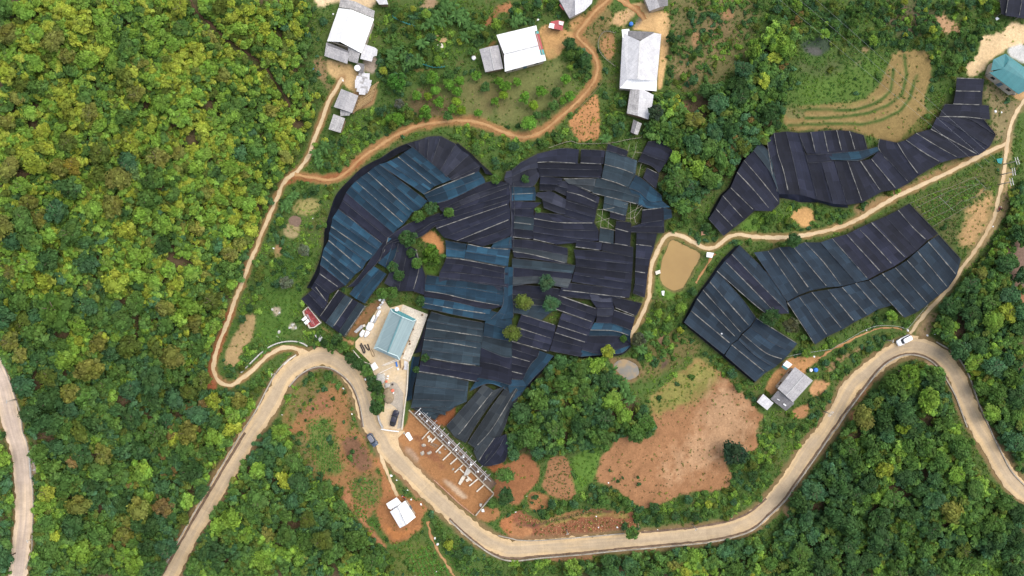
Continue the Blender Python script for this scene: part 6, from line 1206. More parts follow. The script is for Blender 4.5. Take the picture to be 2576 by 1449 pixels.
def build_houses():
    # top-left longhouse: white main roof, lower grey roofs round it
    A = tz(1, 0, '830,80,3.4 955,95,4.9 850,422,4.9 715,415,3.4'); B = tz(1, 0, '955,95,4.9 1188,190,3.4 1062,535,3.4 850,422,4.9')
    r, g = house('farmhouse', 'large farmhouse with a blazing white roof and grey lean-tos at the top left', [('roof', 'roofW', A), ('roof', 'white', B),  # right slope in plain white: its stronger light is put into the colour
        ('rear_roof', 'roofP', tz(1, 0, '850,-20,2.9 1000,15,2.9 1195,110,2.9 1183,182,3.2 955,90,3.6 835,72,3.2')),
        ('porch_roof', 'roofG', tz(1, 0, '708,428,3.0 940,520,3.0 918,642,2.5 688,562,2.5')), ('porch_roof', 'roofP', tz(1, 0, '925,470,3.2 1052,520,3.2 1020,640,2.7 932,612,2.7')),
        ('side_roof', 'roofL', tz(1, 0, '1088,442,3.1 1200,480,2.8 1222,500,2.7 1215,560,2.6 1178,570,2.6 1165,620,2.5 1048,590,2.9')),
        ('ridge_strip', 'roofK', tz(1, 0, '712,424,3.06 730,430,3.08 936,515,3.08 938,530,3.06 725,456,3.04'))], T(1, 0, '835,85 1180,195 1060,530 720,412'), 3.3, ridges=[tz(1, 0, '955,95,4.9 850,422,4.9')], ridgemat='roofW')
    x = Pz(*T(1, 0, '1050,665')[0], g); root = empty('wash_house', x, 'small flat black roofed wash house below the white farmhouse', 'hut')
    panel(root, 'roof', [(a, b, z + g) for a, b, z in tz(1, 0, '1025,630,2.3 1092,645,2.3 1078,738,2.3 1005,715,2.3')], 'roofK'); walls(root, xy(tz(1, 0, '1025,630,0 1092,645,0 1078,738,0 1005,715,0')), g + 2.25, g, 0.3, doors=False)
    tank('white water tank on the black wash house roof', T(1, 0, '1022,688')[0], 0.9, 0.55, 'white', 2.3)
    root = empty('scrap_shelter', Pz(*T(1, 0, '1080,830')[0], g), 'ragged shelter of overlapping broken roof sheets in the dirt yard', 'shelter'); random.seed(3)
    for q, (cx, cy) in enumerate(((1060, 760), (1105, 770), (1040, 800), (1090, 810), (1120, 840), (1035, 845), (1075, 855), (1110, 870), (1060, 890), (1090, 905), (1070, 920))):
        w, h, a = random.uniform(26, 40), random.uniform(30, 44), random.uniform(-0.35, 0.1) + 0.3; ca, sa = math.cos(a), math.sin(a); z = 2.0 + 0.06 * q
        panel(root, 'sheet', [(*T(1, 0, f'{cx + u * w * ca - v * h * sa},{cy + u * w * sa + v * h * ca}')[0], g + z + random.uniform(-.08, .08)) for u, v in ((-1, -1), (1, -1), (1, 1), (-1, 1))], 'roofL' if q % 3 else 'roofP', 0.03)
    pm = MB()
    for cx, cy in ((1040, 770), (1120, 790), (1040, 880), (1100, 890)):
        p = Pz(*T(1, 0, f'{cx},{cy}')[0], g); MB().tube([(p[0], p[1], g - .2), (p[0], p[1], g + 2.0)], 0.06).obj('post', M['post'], root)
    house('barn', 'square grey roofed barn with a small porch beside the dirt path', [('roof', 'roofG', tz(1, 0, '858,895,3.0 945,928,3.7 875,1105,3.7 783,1075,3.0')), ('roof', 'roofG', tz(1, 0, '945,928,3.7 1030,962,3.0 966,1137,3.0 875,1105,3.7')),
        ('porch_roof', 'roofP', tz(1, 0, '848,1105,2.6 955,1132,2.6 938,1162,2.3 850,1168,2.3'))], xy(tz(1, 0, '858,895,0 1030,962,0 966,1137,0 783,1075,0')), 2.95, 'barn', 'wood')
    house('barn', 'smaller square barn with patchy pale grey sheets just above the orange path', [('roof', 'roofP', tz(1, 0, '780,1147,2.8 896,1190,2.5 850,1336,2.5 730,1300,2.8'))], xy(tz(1, 0, '780,1147,0 896,1190,0 850,1336,0 730,1300,0')), 2.4, 'barn', 'wood')
    house('hut', 'small roof poking in at the top edge right of the white farmhouse', [('roof', 'roofL', tz(1, 0, '1185,-30,2.6 1310,-20,2.6 1330,42,2.4 1240,46,2.4'))], xy(tz(1, 0, '1185,-30,0 1310,-20,0 1330,42,0 1240,46,0')), 2.35, 'hut', 'wood')
    # bamboo drying deck
    g2 = gz(T(1, 0, '1100,970')); root = empty('bamboo_deck', Pz(*T(1, 0, '1100,980')[0], g2), 'broken bamboo drying deck leaning out behind the square barn', 'deck'); random.seed(5)
    o, ex, ey = np.array([1045, 950.]), np.array([125, -85.]), np.array([-60, 175.])
    for q in range(24):
        t = q / 23 + random.uniform(-.02, .02); a = o + ey * t + ex * random.uniform(-.1, .15); b = o + ey * t + ex * random.uniform(1.25, 1.6)
        A_, B_ = T(1, 0, f'{a[0]},{a[1]}')[0], T(1, 0, f'{b[0]},{b[1]}')[0]; MB().tube([Pz(*A_, g2 + .9 + .02 * (q % 3)), Pz(*B_, g2 + .95)], 0.07, 5).obj('cane', M['bamboo'], root)
    for q in range(13):
        t = q / 12; a = o + ex * t * 1.45 + ey * random.uniform(-.1, 0.05); b = o + ex * t * 1.45 + ey * random.uniform(.9, 1.1)
        A_, B_ = T(1, 0, f'{a[0]},{a[1]}')[0], T(1, 0, f'{b[0]},{b[1]}')[0]; MB().tube([Pz(*A_, g2 + .82), Pz(*B_, g2 + .8)], 0.06, 5).obj('joist', M['bamboo'], root)
    # central top house
    D_ = lambda s: [tuple(float(v) for v in p.split(',')) for p in s.split()]
    r, g = house('farmhouse', 'white roofed farmhouse with red and turquoise end sheets above the orchard', [('roof', 'roofW', D_('1249,88,3.3 1349,64,3.3 1351.5,76.5,3.4 1344.5,78.5,3.6 1354.5,114.5,4.8 1268,136,4.8')), ('roof', 'roofW', D_('1268,136,4.8 1354.5,114.5,4.8 1360,138.5,3.7 1370.5,137.5,3.6 1374,152,3.3 1270,180,3.3')),
        ('end_roof', 'tealp', D_('1344.5,79,3.0 1354,77.5,2.7 1356,84,2.7 1346.5,85.5,3.05')), ('end_roof', 'roofR', D_('1346.5,86,3.05 1356.5,84.5,2.7 1366.5,123.5,2.7 1356,125.5,3.15')), ('end_roof', 'tealp', D_('1356,126,3.1 1367,124,2.7 1370.5,137,2.7 1359.5,138.5,3.0')),
        ('side_roof', 'roofG', D_('1206,124,2.9 1231,117.5,3.3 1243,177,3.3 1221,181.5,2.9')), ('side_roof', 'roofG', D_('1231,117.5,3.3 1254,113,2.9 1266,172.5,2.9 1243,177,3.3'))], Q('1250,90 1347,66 1372,151 1271,178'), 3.2, ridges=[((1268, 136, 4.8), (1354.5, 114.5, 4.8)), ((1231, 117.5, 3.3), (1243, 177, 3.3))])
    root = empty('annex_wall', Pz(1235, 150, g), 'plank walls under the grey annex roof of the central farmhouse', 'wall'); walls(root, Q('1208,125 1252,115 1264,171 1223,180'), g + 2.8, g, mat='wood', doors=False)
    r, g = house('tin_shed', 'tiny red and white tin shed at the bend of the dirt track', [('roof', 'roofR', D_('1386,54,2.5 1404,50.5,2.5 1419,54,2.3 1415,77,2.2 1381,69,2.4')), ('patch', 'white', D_('1383,58,2.58 1395,60,2.58 1393,72,2.56 1380,69,2.56')), ('patch', 'white', D_('1406,53,2.55 1418,55,2.5 1416,64,2.5 1406,61,2.55'))], Q('1386,56 1416,57 1412,74 1384,69'), 2.15, 'shed', 'wood')
    house('farmhouse', 'grey gabled roof at the top edge above the tiny red shed', [('roof', 'roofG', D_('1400,-14,2.9 1446,-14,3.9 1447,38,3.9 1433,46,2.9 1420,24,2.9')), ('roof', 'roofL', D_('1446,-14,3.9 1492,-10,2.9 1489,8,2.9 1470,27,2.9 1447,38,3.9')), ('awning', 'roofR', D_('1409,10,2.6 1420,24,2.6 1417,26,2.4 1407,13,2.4'))], Q('1404,-10 1488,-8 1468,26 1434,42'), 2.8)
    house('farmhouse', 'dark grey roof at the top edge beside the sandy yard', [('roof', 'roofG', D_('1618,-12,2.9 1648,-14,3.6 1660,18,3.6 1634,28,2.9')), ('roof', 'roofK', D_('1648,-14,3.6 1680,-12,2.9 1680,14,2.9 1660,18,3.6'))], Q('1620,-10 1678,-10 1677,14 1636,26'), 2.8)
    # long grey longhouse to the right
    r, g = house('farmhouse', 'big pale grey longhouse standing upright in the sandy yard', [
        ('roof', 'roofL', tz(2, 0, '1115,310,3.2 1168,360,3.6 1290,412,5.0 1266,800,5.0 1160,800,4.2 1084,885,3.2')), ('roof', 'roofL', tz(2, 0, '1290,412,5.0 1430,330,3.9 1502,342,3.2 1458,815,3.2 1266,800,5.0')),
        ('hip_roof', 'roofW', tz(2, 0, '1084,887,3.2 1160,800,4.0 1266,800,4.8 1458,815,3.2 1454,917,3.0')), ('smoke_roof', 'roofK', tz(2, 0, '1166,308,3.3 1428,322,3.3 1402,385,4.1 1285,402,4.2 1168,365,3.6')),
        ('ridge_cap', 'steel', tz(2, 0, '1284,412,5.06 1296,412,5.06 1272,800,5.06 1260,800,5.06'))], xy(tz(2, 0, '1120,315,0 1498,345,0 1450,910,0 1088,885,0')), 3.1)
    MB().box((*Pz(*T(2, 0, '1145,335')[0], g + 3.3)[:2], g + 3.3), (2.2, 2.4, 0.06), 0.1).obj('white_sheet', M['white'], r)
    house('barn', 'pale patched barn joined to the lower end of the big longhouse', [('roof', 'roofP', tz(2, 0, '1190,897,2.8 1285,900,3.4 1265,1165,3.4 1155,1140,2.8')), ('roof', 'roofL', tz(2, 0, '1285,900,3.4 1330,906,3.1 1425,955,2.8 1408,1080,2.8 1370,1202,2.8 1265,1165,3.4'))], xy(tz(2, 0, '1190,897,0 1330,906,0 1425,955,0 1370,1202,0 1155,1140,0')), 2.7, 'barn', 'wood')
    house('hut', 'little striped sheet hut below the patched barn', [('roof', 'roofK', tz(2, 0, '1222,1202,2.2 1262,1222,2.5 1228,1345,2.5 1194,1330,2.2')), ('roof', 'roofP', tz(2, 0, '1262,1222,2.5 1306,1242,2.2 1266,1357,2.2 1228,1345,2.5'))], xy(tz(2, 0, '1222,1202,0 1306,1242,0 1266,1357,0 1194,1330,0')), 2.1, 'hut', 'wood', doors=False)
    # hip roofed house at the right edge
    hp = lambda s: tz(3, 0, s)
    r, g = house('hip_roofed_house', 'turquoise hip roofed house cut by the right edge', [('roof', 'roofT2', hp('2390,540,3.6 2600,690,3.6 2680,750,3.6 2640,830,4.7 2405,640,4.7 2425,600,4.45')), ('roof', 'roofT2', hp('2405,640,4.7 2640,830,4.7 2600,905,3.9 2522,948,3.5 2228,730,3.5 2370,690,4.45')), ('gable_roof', 'roofT2', hp('2268,598,3.5 2390,540,3.6 2425,600,4.45 2370,690,4.45 2245,710,3.5')),
        ('hip_roof', 'roofT2', hp('2640,830,4.7 2680,750,3.6 2700,860,3.5 2600,905,3.9'))], xy(hp('2275,610,0 2390,555,0 2600,700,0 2660,860,0 2525,935,0 2245,725,0')), 3.4)
    wallstrip('concrete plinth edge under the turquoise house at the right edge', T(3, 0, '2215,740 2350,850 2478,950'), 0.7, 0.9, M['conc'])
    # new teal house in the middle
    Z = lambda s: [(1320 / 1.4907 + float(a.split(',')[0]) / 12, 1120 / 1.4907 + float(a.split(',')[1]) / 12, float(a.split(',')[2])) for a in s.split()]
    r, g = house('new_house', 'new teal gabled house on the pale concrete yard', [
        ('roof', 'roofT', Z('1165,300,3.9 1225,395,4.1 1500,540,5.6 1090,1600,5.6 740,1560,4.0')[:4] + Z('760,1478,4.0 655,1500,3.9')), ('roof', 'roofT', Z('1500,540,5.6 1840,680,4.1 1945,630,3.9 1435,1850,3.9 1370,1730,4.1 1070,1620,5.6')[:6]),
        ('end_roof', 'roofT2', Z('1165,300,3.9 1310,310,3.6 1945,628,3.9 1840,685,4.15 1500,545,4.3 1225,400,4.15')), ('end_roof', 'roofT', Z('655,1500,3.9 770,1475,4.15 1080,1620,4.3 1370,1735,4.15 1435,1850,3.9 1380,1840,3.6 700,1540,3.6'))],
        [(a, b) for a, b, _ in Z('1180,330,0 1930,640,0 1425,1830,0 680,1510,0')], 3.5)
    def rib(nm, s, rad=0.15, mt='trimT', lift=0.12):
        MB().tube([Pz(a, b, g + z + lift) for a, b, z in Z(s)], rad, 6).obj(nm, M[mt], r)
    rib('ridge_cap', '1500,545,5.6 1075,1620,5.6', 0.22, 'ridgeT'); rib('verge_trim', '1165,300,3.9 1225,398,4.15 1500,545,5.55 1840,682,4.15 1945,630,3.9'); rib('verge_trim', '655,1500,3.9 770,1475,4.15 1075,1620,5.55 1370,1733,4.15 1435,1850,3.9')
    rib('gutter', '1420,350,3.55 1420,430,3.6 1640,520,3.7 1810,585,3.75 1830,560,3.7', 0.06, 'white')
    drape('terrace', T(1, 2, '1478,168 1727,263 1628,520 1542,738 1505,720 1470,710 1615,330 1450,240'), M['concw'], 0.16)
    # red bunker-like hog house
    B_ = lambda s: [(1100 / 1.4907 + float(a.split(',')[0]) / 16, 1120 / 1.4907 + float(a.split(',')[1]) / 16, float(a.split(',')[2])) for a in s.split()]
    root0 = B_('750,800,0'); g = gz([(root0[0][0], root0[0][1])]); root = empty('concrete_pen', Pz(root0[0][0], root0[0][1], g), 'roofless concrete pen with red frames and a pale rim beside the black shade cloth', 'pen')
    rim = B_('380,520,1.3 590,325,1.3 1100,970,1.3 1060,990,1.3 830,1160,1.3 640,1180,1.3 440,670,1.3'); ring = [Pz(a, b, g + z) for a, b, z in rim]
    for a, b in zip(ring, ring[1:] + ring[:1]):
        L = math.hypot(b[0] - a[0], b[1] - a[1]); MB().box(((a[0] + b[0]) / 2, (a[1] + b[1]) / 2, g + .5), (L, .22, 1.6), math.atan2(b[1] - a[1], b[0] - a[0])).obj('wall', M['concw'], root)
    for s, w in (('500,470,1.2 600,590,1.2', .18), ('590,600,1.2 820,1060,1.2', .30), ('740,560,1.2 560,620,1.2', .25), ('880,760,1.2 720,830,1.2', .28), ('1060,980,1.2 780,1110,1.2', .30), ('900,820,1.2 1010,960,1.2', .16), ('640,1000,1.2 560,1060,1.2', .3), ('680,960,1.2 780,1110,1.2', .26), ('560,1050,1.2 650,1170,1.2', .26), ('760,580,1.2 890,780,1.2', .2)):
        a, b = [Pz(p[0], p[1], g + p[2]) for p in B_(s)]; L = math.hypot(b[0] - a[0], b[1] - a[1]); MB().box(((a[0] + b[0]) / 2, (a[1] + b[1]) / 2, g + 1.15), (L, w, .16), math.atan2(b[1] - a[1], b[0] - a[0])).obj('red_beam', M['roofR'], root)
    panel(root, 'floor_sheet', [(a, b, z + g) for a, b, z in B_('520,640,.7 600,600,.7 860,1040,.7 800,1060,.7 680,900,.7')], 'roofL'); panel(root, 'pit_floor', [(a, b, z + g) for a, b, z in B_('400,520,.12 590,350,.12 1060,960,.12 840,1130,.12 640,1160,.12')], 'roofR')
    for s, lab in (('320,840,1.5 490,700,1.6 560,790,1.6 400,905,1.5', 'white plastic tank lid nearest the grass on the concrete pen'), ('420,960,1.5 580,820,1.6 650,930,1.6 500,1050,1.5', 'white tank lid with a dark hole on the concrete pen')):
        o = MB().slab([Pz(a, b, g + z) for a, b, z in B_(s)], 0.5).obj('tank_lid', M['white']); props(o, lab, 'tank')
    # lower-left white house on its cut platform
    L_ = lambda s: tz(1, 3, s)
    r, g = house('small_house', 'small white roofed house on a fresh cut red earth platform', [('roof', 'roofW', L_('1348,802,3.0 1425,752,3.9 1510,935,3.9 1448,967,3.0')), ('roof', 'white', L_('1425,752,3.9 1500,692,3.0 1607,857,3.0 1510,935,3.9')), ('porch_roof', 'roofW', L_('1310,722,2.6 1415,658,2.6 1466,716,3.0 1420,745,3.1 1365,772,2.7 1360,783,2.7 1332,768,2.6')), ('porch_roof', 'roofL', L_('1372,770,2.5 1430,742,2.9 1434,755,2.9 1378,785,2.5'))], xy(L_('1352,802,0 1500,697,0 1603,857,0 1450,963,0')), 2.95, ridges=[L_('1425,752,3.9 1510,935,3.9')])  # sunward right slope painted whiter than the left one
    # lower-right grey house
    E_ = lambda s: tz(3, 2, s)
    r, g = house('farmhouse', 'grey gabled house with a darker lower wing by the road on the right', [('roof', 'roofG', E_('272,795,3.1 372,870,4.1 180,1085,4.1 97,1012,3.1')), ('roof', 'roofG', E_('372,870,4.1 452,932,3.1 252,1152,3.1 180,1085,4.1')), ('wing_roof', 'roofK', E_('100,1030,3.0 265,1155,3.0 260,1170,2.7 180,1237,2.2 25,1117,2.2')),
        ('skylight', 'white', E_('95,1115,2.66 120,1128,2.68 117,1134,2.66 92,1121,2.64')), ('skylight', 'white', E_('160,1160,2.68 185,1178,2.68 178,1190,2.6 153,1172,2.6'))], xy(E_('272,800,0 448,932,0 250,1150,0 100,1012,0')), 3.0, ridges=[E_('372,870,4.1 180,1085,4.1')])
    house('shed', 'small pale sheet shed left of the grey house by the road', [('roof', 'roofL', D_('1920,991,2.4 1946,1014,2.4 1930,1032,2.2 1904,1011,2.2'))], Q('1920,991 1946,1014 1930,1032 1904,1011'), 2.1, 'shed', 'wood', doors=False)
    o = house('pump_house', 'white box shaped hut with a green side above the grey house', [('roof', 'white', E_('188,730,2.1 246,770,2.1 205,808,2.1 150,775,2.1')), ('side_sheet', 'tealp', E_('150,778,2.0 205,810,2.0 182,826,1.4 135,792,1.4'))], xy(E_('190,735,0 242,770,0 200,802,0 155,775,0')), 2.0, 'hut', 'white', doors=False)
    house('pump_house', 'white flat roofed pump box at the corner of the muddy pond', [('roof', 'roofW', tz(2, 1, '1962,1088,1.7 2032,1096,1.7 2014,1146,1.7 1956,1136,1.7'))], xy(tz(2, 1, '1962,1088,0 2032,1096,0 2014,1146,0 1956,1136,0')), 1.6, 'hut', 'conc', doors=False)
    o = MB().slab([P(a, b, .5) for a, b in T(2, 1, '1440,1282 1490,1266 1496,1300 1450,1316')], .7).obj('pond_valve_box', M['concw']); props(o, 'pale concrete valve box on the west bank of the muddy pond', 'box')
    for s, lab, mt in ((T(1, 2, '590,478 632,446 676,512 640,540'), 'pale grey roofing sheet lying in the bushes above the hairpin', 'roofL'), (T(1, 3, '1518,5 1540,0 1578,70 1548,92 1500,28'), 'white painted container slab at the top of the building site', 'white'), (T(2, 1, '1905,880 1980,880 1990,905 1905,920'), 'brown tarpaulin in the grass above the pond', 'brick'), (T(3, 0, '2290,180 2310,170 2330,190 2300,205'), 'white sheet below the black corner roof at the top right', 'white'),
                       (T(1, 2, '985,440 1060,370 1090,385 1010,455'), 'grey green tin sheet behind the white piles', 'steel'), (T(1, 2, '1492,728 1530,745 1525,825 1485,820'), 'grey corrugated sheet lying by the boundary wall', 'roofL'), (T(1, 0, '1775,345 1950,375 1930,400 1910,425 1850,425 1790,390'), 'tan plank roof among the banana plants', 'bamboo'), (T(3, 1, '2300,150 2365,140 2350,200 2315,190'), 'scrap of turquoise net by the right hand lane', 'rope'), (T(2, 2, '1505,30 1535,28 1530,80 1510,70'), 'crumpled white sheet in the grass under the pond', 'white')):
        o = MB().slab([P(a, b, .28) for a, b in s], 0.12).obj('loose_sheet', M[mt], uvdir=(1, 0)); props(o, lab, 'sheet')
def tank(label, p, r, h, mat, lift=0.0):
    x, y, z = P(p[0], p[1], lift); o = MB().lathe((0, 0, 0), [(r * .96, 0), (r, .08), (r, h * .8), (r * .85, h * .95), (r * .3, h), (r * .28, h + .08)], 16).obj('water_tank', M[mat]); o.location = (x, y, z); props(o, label, 'tank')
def loft(levels, n=20, pw=4.0):
    """stack of super-ellipse outlines: (cx, hx, hy, z)"""
    mb = MB(); v = []; f = []
    for cx, hx, hy, z in levels:
        for k in range(n):
            w = 2 * math.pi * (k + .5) / n; c, s = math.cos(w), math.sin(w)
            v.append((cx + hx * math.copysign(abs(c) ** (2 / pw), c), hy * math.copysign(abs(s) ** (2 / pw), s), z))
    for i in range(len(levels) - 1):
        for k in range(n): f.append((i * n + k, i * n + (k + 1) % n, (i + 1) * n + (k + 1) % n, (i + 1) * n + k))
    f += [tuple(range(n - 1, -1, -1)), tuple((len(levels) - 1) * n + k for k in range(n))]
    return mb.add(v, f)
def paint(name, c):
    m, n, b = newmat(name); tc = node(n, 'ShaderNodeTexCoord').outputs['Object']; k = noise(n, tc, 2.5, 3)
    n.links.new(mul(n, c, mrange(n, k, 0.3, 0.7, 0.92, 1.05)), b.inputs['Base Color']); b.inputs['Roughness'].default_value = 0.3; b.inputs['Coat Weight'].default_value = 0.4; return m
def car(name, label, front, rear, L, Wd, body, roofc, pickup=False, van=False):
    a, b = np.array(P(*front)), np.array(P(*rear)); c = (a + b) / 2; rz = math.atan2(a[1] - b[1], a[0] - b[0])
    root = empty(name, (c[0], c[1], float(hgt(c[0], c[1])) + 0.09), label, 'pickup truck' if pickup else 'car', None, rz)
    hx, hy = L / 2, Wd / 2; put = lambda nm, mb, mt, par=None, sm=True: link(nm, mb.mesh(nm, sm), mt, par or root)
    put('body', loft([(0, hx * .97, hy * .95, .32), (0, hx, hy, .55), (0, hx, hy, .78), (0, hx * .985, hy * .96, .95), (0, hx * .95, hy * .88, 1.02)], 28, 5), body)
    if pickup: cx, ch = -0.02 * L, .19 * L
    elif van: cx, ch = -0.12 * L, .37 * L
    else: cx, ch = -0.10 * L, .33 * L
    top = 1.86 if (van or pickup) else 1.62
    put('windows', loft([(cx, ch, hy * .86, 1.0), (cx - .02 * L, ch * .93, hy * .80, 1.25), (cx - .03 * L, ch * .78, hy * .72, top - .1)], 24, 5), M['glass'])
    put('roof_panel', loft([(cx - .03 * L, ch * .80, hy * .745, top - .13), (cx - .035 * L, ch * .76, hy * .70, top - .03), (cx - .035 * L, ch * .66, hy * .6, top)], 24, 5), roofc)
    hood = put('bonnet', loft([(hx * .66, hx * .27, hy * .82, 1.0), (hx * .66, hx * .25, hy * .74, 1.07)], 20, 4.5), body)
    if pickup:
        bed = put('cargo_bed', loft([(-hx * .66, hx * .31, hy * .86, 1.0), (-hx * .66, hx * .31, hy * .84, 1.10)], 20, 7), roofc)
        put('bed_liner', loft([(-hx * .66, hx * .27, hy * .74, 1.10), (-hx * .66, hx * .26, hy * .72, 1.115)], 20, 7), M['rubber'], bed)
    if name == 'suv':
        for s in (-1, 1): put('roof_rail', MB().tube([(cx - ch * .7, s * hy * .62, top + .06), (cx + ch * .55, s * hy * .62, top + .06)], .035), M['steel'])
    for sx in (-1, 1):
        for sy in (-1, 1):
            w = MB().tube([(sx * hx * .62, sy * (hy - .20), .34), (sx * hx * .62, sy * (hy + .01), .34)], .34, 16); wo = put('wheel', w, M['rubber'])
            put('rim', MB().tube([(sx * hx * .62, sy * (hy + .012), .34), (sx * hx * .62, sy * (hy + .025), .34)], .2, 12), M['steel'], wo)
        put('mirror', MB().box((cx + ch * .8, sx * (hy + .08), 1.06), (.14, .2, .14)), body, sm=False)
        put('headlight', MB().box((hx * .955, sx * hy * .66, .80), (.12, .34, .16)), M['white'], sm=False); put('tail_light', MB().box((-hx * .965, sx * hy * .74, .86), (.08, .22, .2)), M['red'], sm=False)
    return root
def build_vehicles():
    wp = paint('white_paint', (0.80, 0.80, 0.82)); bp = paint('black_paint', (0.028, 0.028, 0.042)); np_ = paint('navy_paint', (0.055, 0.075, 0.115)); np2 = paint('grey_roof_paint', (0.16, 0.16, 0.19))
    Y = lambda s: [(3280 / 1.4907 + x / 16, 1200 / 1.4907 + y / 16) for x, y in [tuple(map(float, s.split(',')))]][0]
    car('van', 'white van parked at the road edge where the pale lane begins', Y('890,930'), Y('1350,690'), 4.7, 1.95, wp, wp, van=True)
    Y2 = lambda s: [(1360 / 1.4907 + x / 12, 1480 / 1.4907 + y / 12) for x, y in [tuple(map(float, s.split(',')))]][0]
    car('pickup_truck', 'black pickup truck parked in the yard behind the sliding gate', Y2('1035,470'), Y2('905,915'), 5.0, 1.85, bp, bp, pickup=True)
    car('suv', 'dark blue grey car with roof rails on the road beside the yard gate', T(1, 3, '1212,128')[0], T(1, 3, '1140,18')[0], 4.3, 1.85, np_, np2)
    # motorcycle and rider on the right-hand lane
    p = P(2511, 526); d = np.array(P(2513, 520)) - np.array(p); rz = math.atan2(d[1], d[0])
    root = empty('motorcycle', (p[0], p[1], p[2] + .06), 'dark motorcycle on the pale lane along the right side', 'motorcycle', None, rz)
    def ml(nm, mb, mt, par=None): return link(nm, mb.mesh(nm, True), M[mt], par or root)
    for x in (-.62, .62):
        w = ml('wheel', MB().tube([(x, -.06, .3), (x, .06, .3)], .3, 16), 'rubber'); ml('rim', MB().tube([(x, -.065, .3), (x, .065, .3)], .17, 12), 'steel', w)
    ml('body', loft([(0, .45, .13, .35), (0, .55, .17, .55), (.05, .5, .15, .72)], 16, 3), 'red'); ml('seat', loft([(-.28, .42, .13, .72), (-.28, .40, .12, .82)], 16, 3), 'black')
    ml('handlebar', MB().tube([(.42, -.36, 1.0), (.5, 0, .96), (.42, .36, 1.0)], .025), 'steel'); ml('fork', MB().tube([(.5, 0, .95), (.64, 0, .35)], .035), 'steel'); ml('headlight', MB().box((.6, 0, .85), (.12, .16, .14)), 'white')
    rider((p[0], p[1], p[2] + .06), rz)
    p = P(*T(1, 3, '1490,652')[0]); q = P(*T(1, 3, '1478,640')[0]); rz = math.atan2(q[1] - p[1], q[0] - p[0])
    for src in [root]:
        n = src.copy(); C.objects.link(n); n.location = (p[0], p[1], p[2] + .05); n.rotation_euler = (0, 0, rz); n['label'] = 'red motorcycle parked beside the small white roofed house'
        for ch in list(src.children):
            c2 = ch.copy(); C.objects.link(c2); c2.parent = n
            for gch in ch.children: g2 = gch.copy(); C.objects.link(g2); g2.parent = c2
def rider(loc, rz):
    J = {'pel': (-.25, 0, .92, .16), 'sp': (-.22, 0, 1.15, .15), 'ch': (-.12, 0, 1.36, .17), 'nk': (-.05, 0, 1.53, .07), 'hd': (-.02, 0, 1.62, .105), 'ht': (-.01, 0, 1.74, .095)}
    E = [('pel', 'sp'), ('sp', 'ch'), ('ch', 'nk'), ('nk', 'hd'), ('hd', 'ht')]
    for s, y in (('l', 1), ('r', -1)):
        J.update({s + 'sh': (-.10, y * .20, 1.42, .085), s + 'el': (.08, y * .33, 1.20, .055), s + 'wr': (.34, y * .33, 1.06, .038), s + 'ha': (.42, y * .31, 1.04, .042), s + 'hp': (-.22, y * .11, .88, .11), s + 'kn': (.18, y * .20, .80, .075), s + 'an': (.05, y * .19, .38, .05), s + 'to': (.20, y * .20, .33, .045)})
        E += [('ch', s + 'sh'), (s + 'sh', s + 'el'), (s + 'el', s + 'wr'), (s + 'wr', s + 'ha'), ('pel', s + 'hp'), (s + 'hp', s + 'kn'), (s + 'kn', s + 'an'), (s + 'an', s + 'to')]
    names = list(J); me = bpy.data.meshes.new('person'); me.from_pydata([J[k][:3] for k in names], [(names.index(a), names.index(b)) for a, b in E], []); me.update()
    o = link('person', me, M['cloth']); o.modifiers.new('skin', 'SKIN'); o.modifiers.new('sub', 'SUBSURF').levels = 1; o.modifiers['sub'].render_levels = 1
    for k, n_ in enumerate(names):
        sv = me.skin_vertices[0].data[k]; sv.radius = (J[n_][3], J[n_][3]); sv.use_root = (n_ == 'pel')
    o.location = loc; o.rotation_euler = (0, 0, rz); props(o, 'person in dark clothes riding the motorcycle along the pale lane', 'person')
    hm = MB().lathe((-.01, 0, 1.64), [(.11, 0), (.135, .05), (.12, .12), (.07, .17), (.02, .185)], 14); link('helmet', hm.mesh('helmet', True), M['helmet'], o)
    for y in (1, -1):
        h = MB().box((.43, y * .31, 1.03), (.09, .05, .08))
        for f in range(4): h.tube([(.46, y * (.285 + .018 * f), 1.05), (.49, y * (.285 + .018 * f), 1.03), (.475, y * (.285 + .018 * f), .995)], .009, 5)
        h.tube([(.43, y * .27, 1.03), (.46, y * .262, 1.0)], .010, 5); link('hand', h.mesh('hand', True), M['skin'], o)
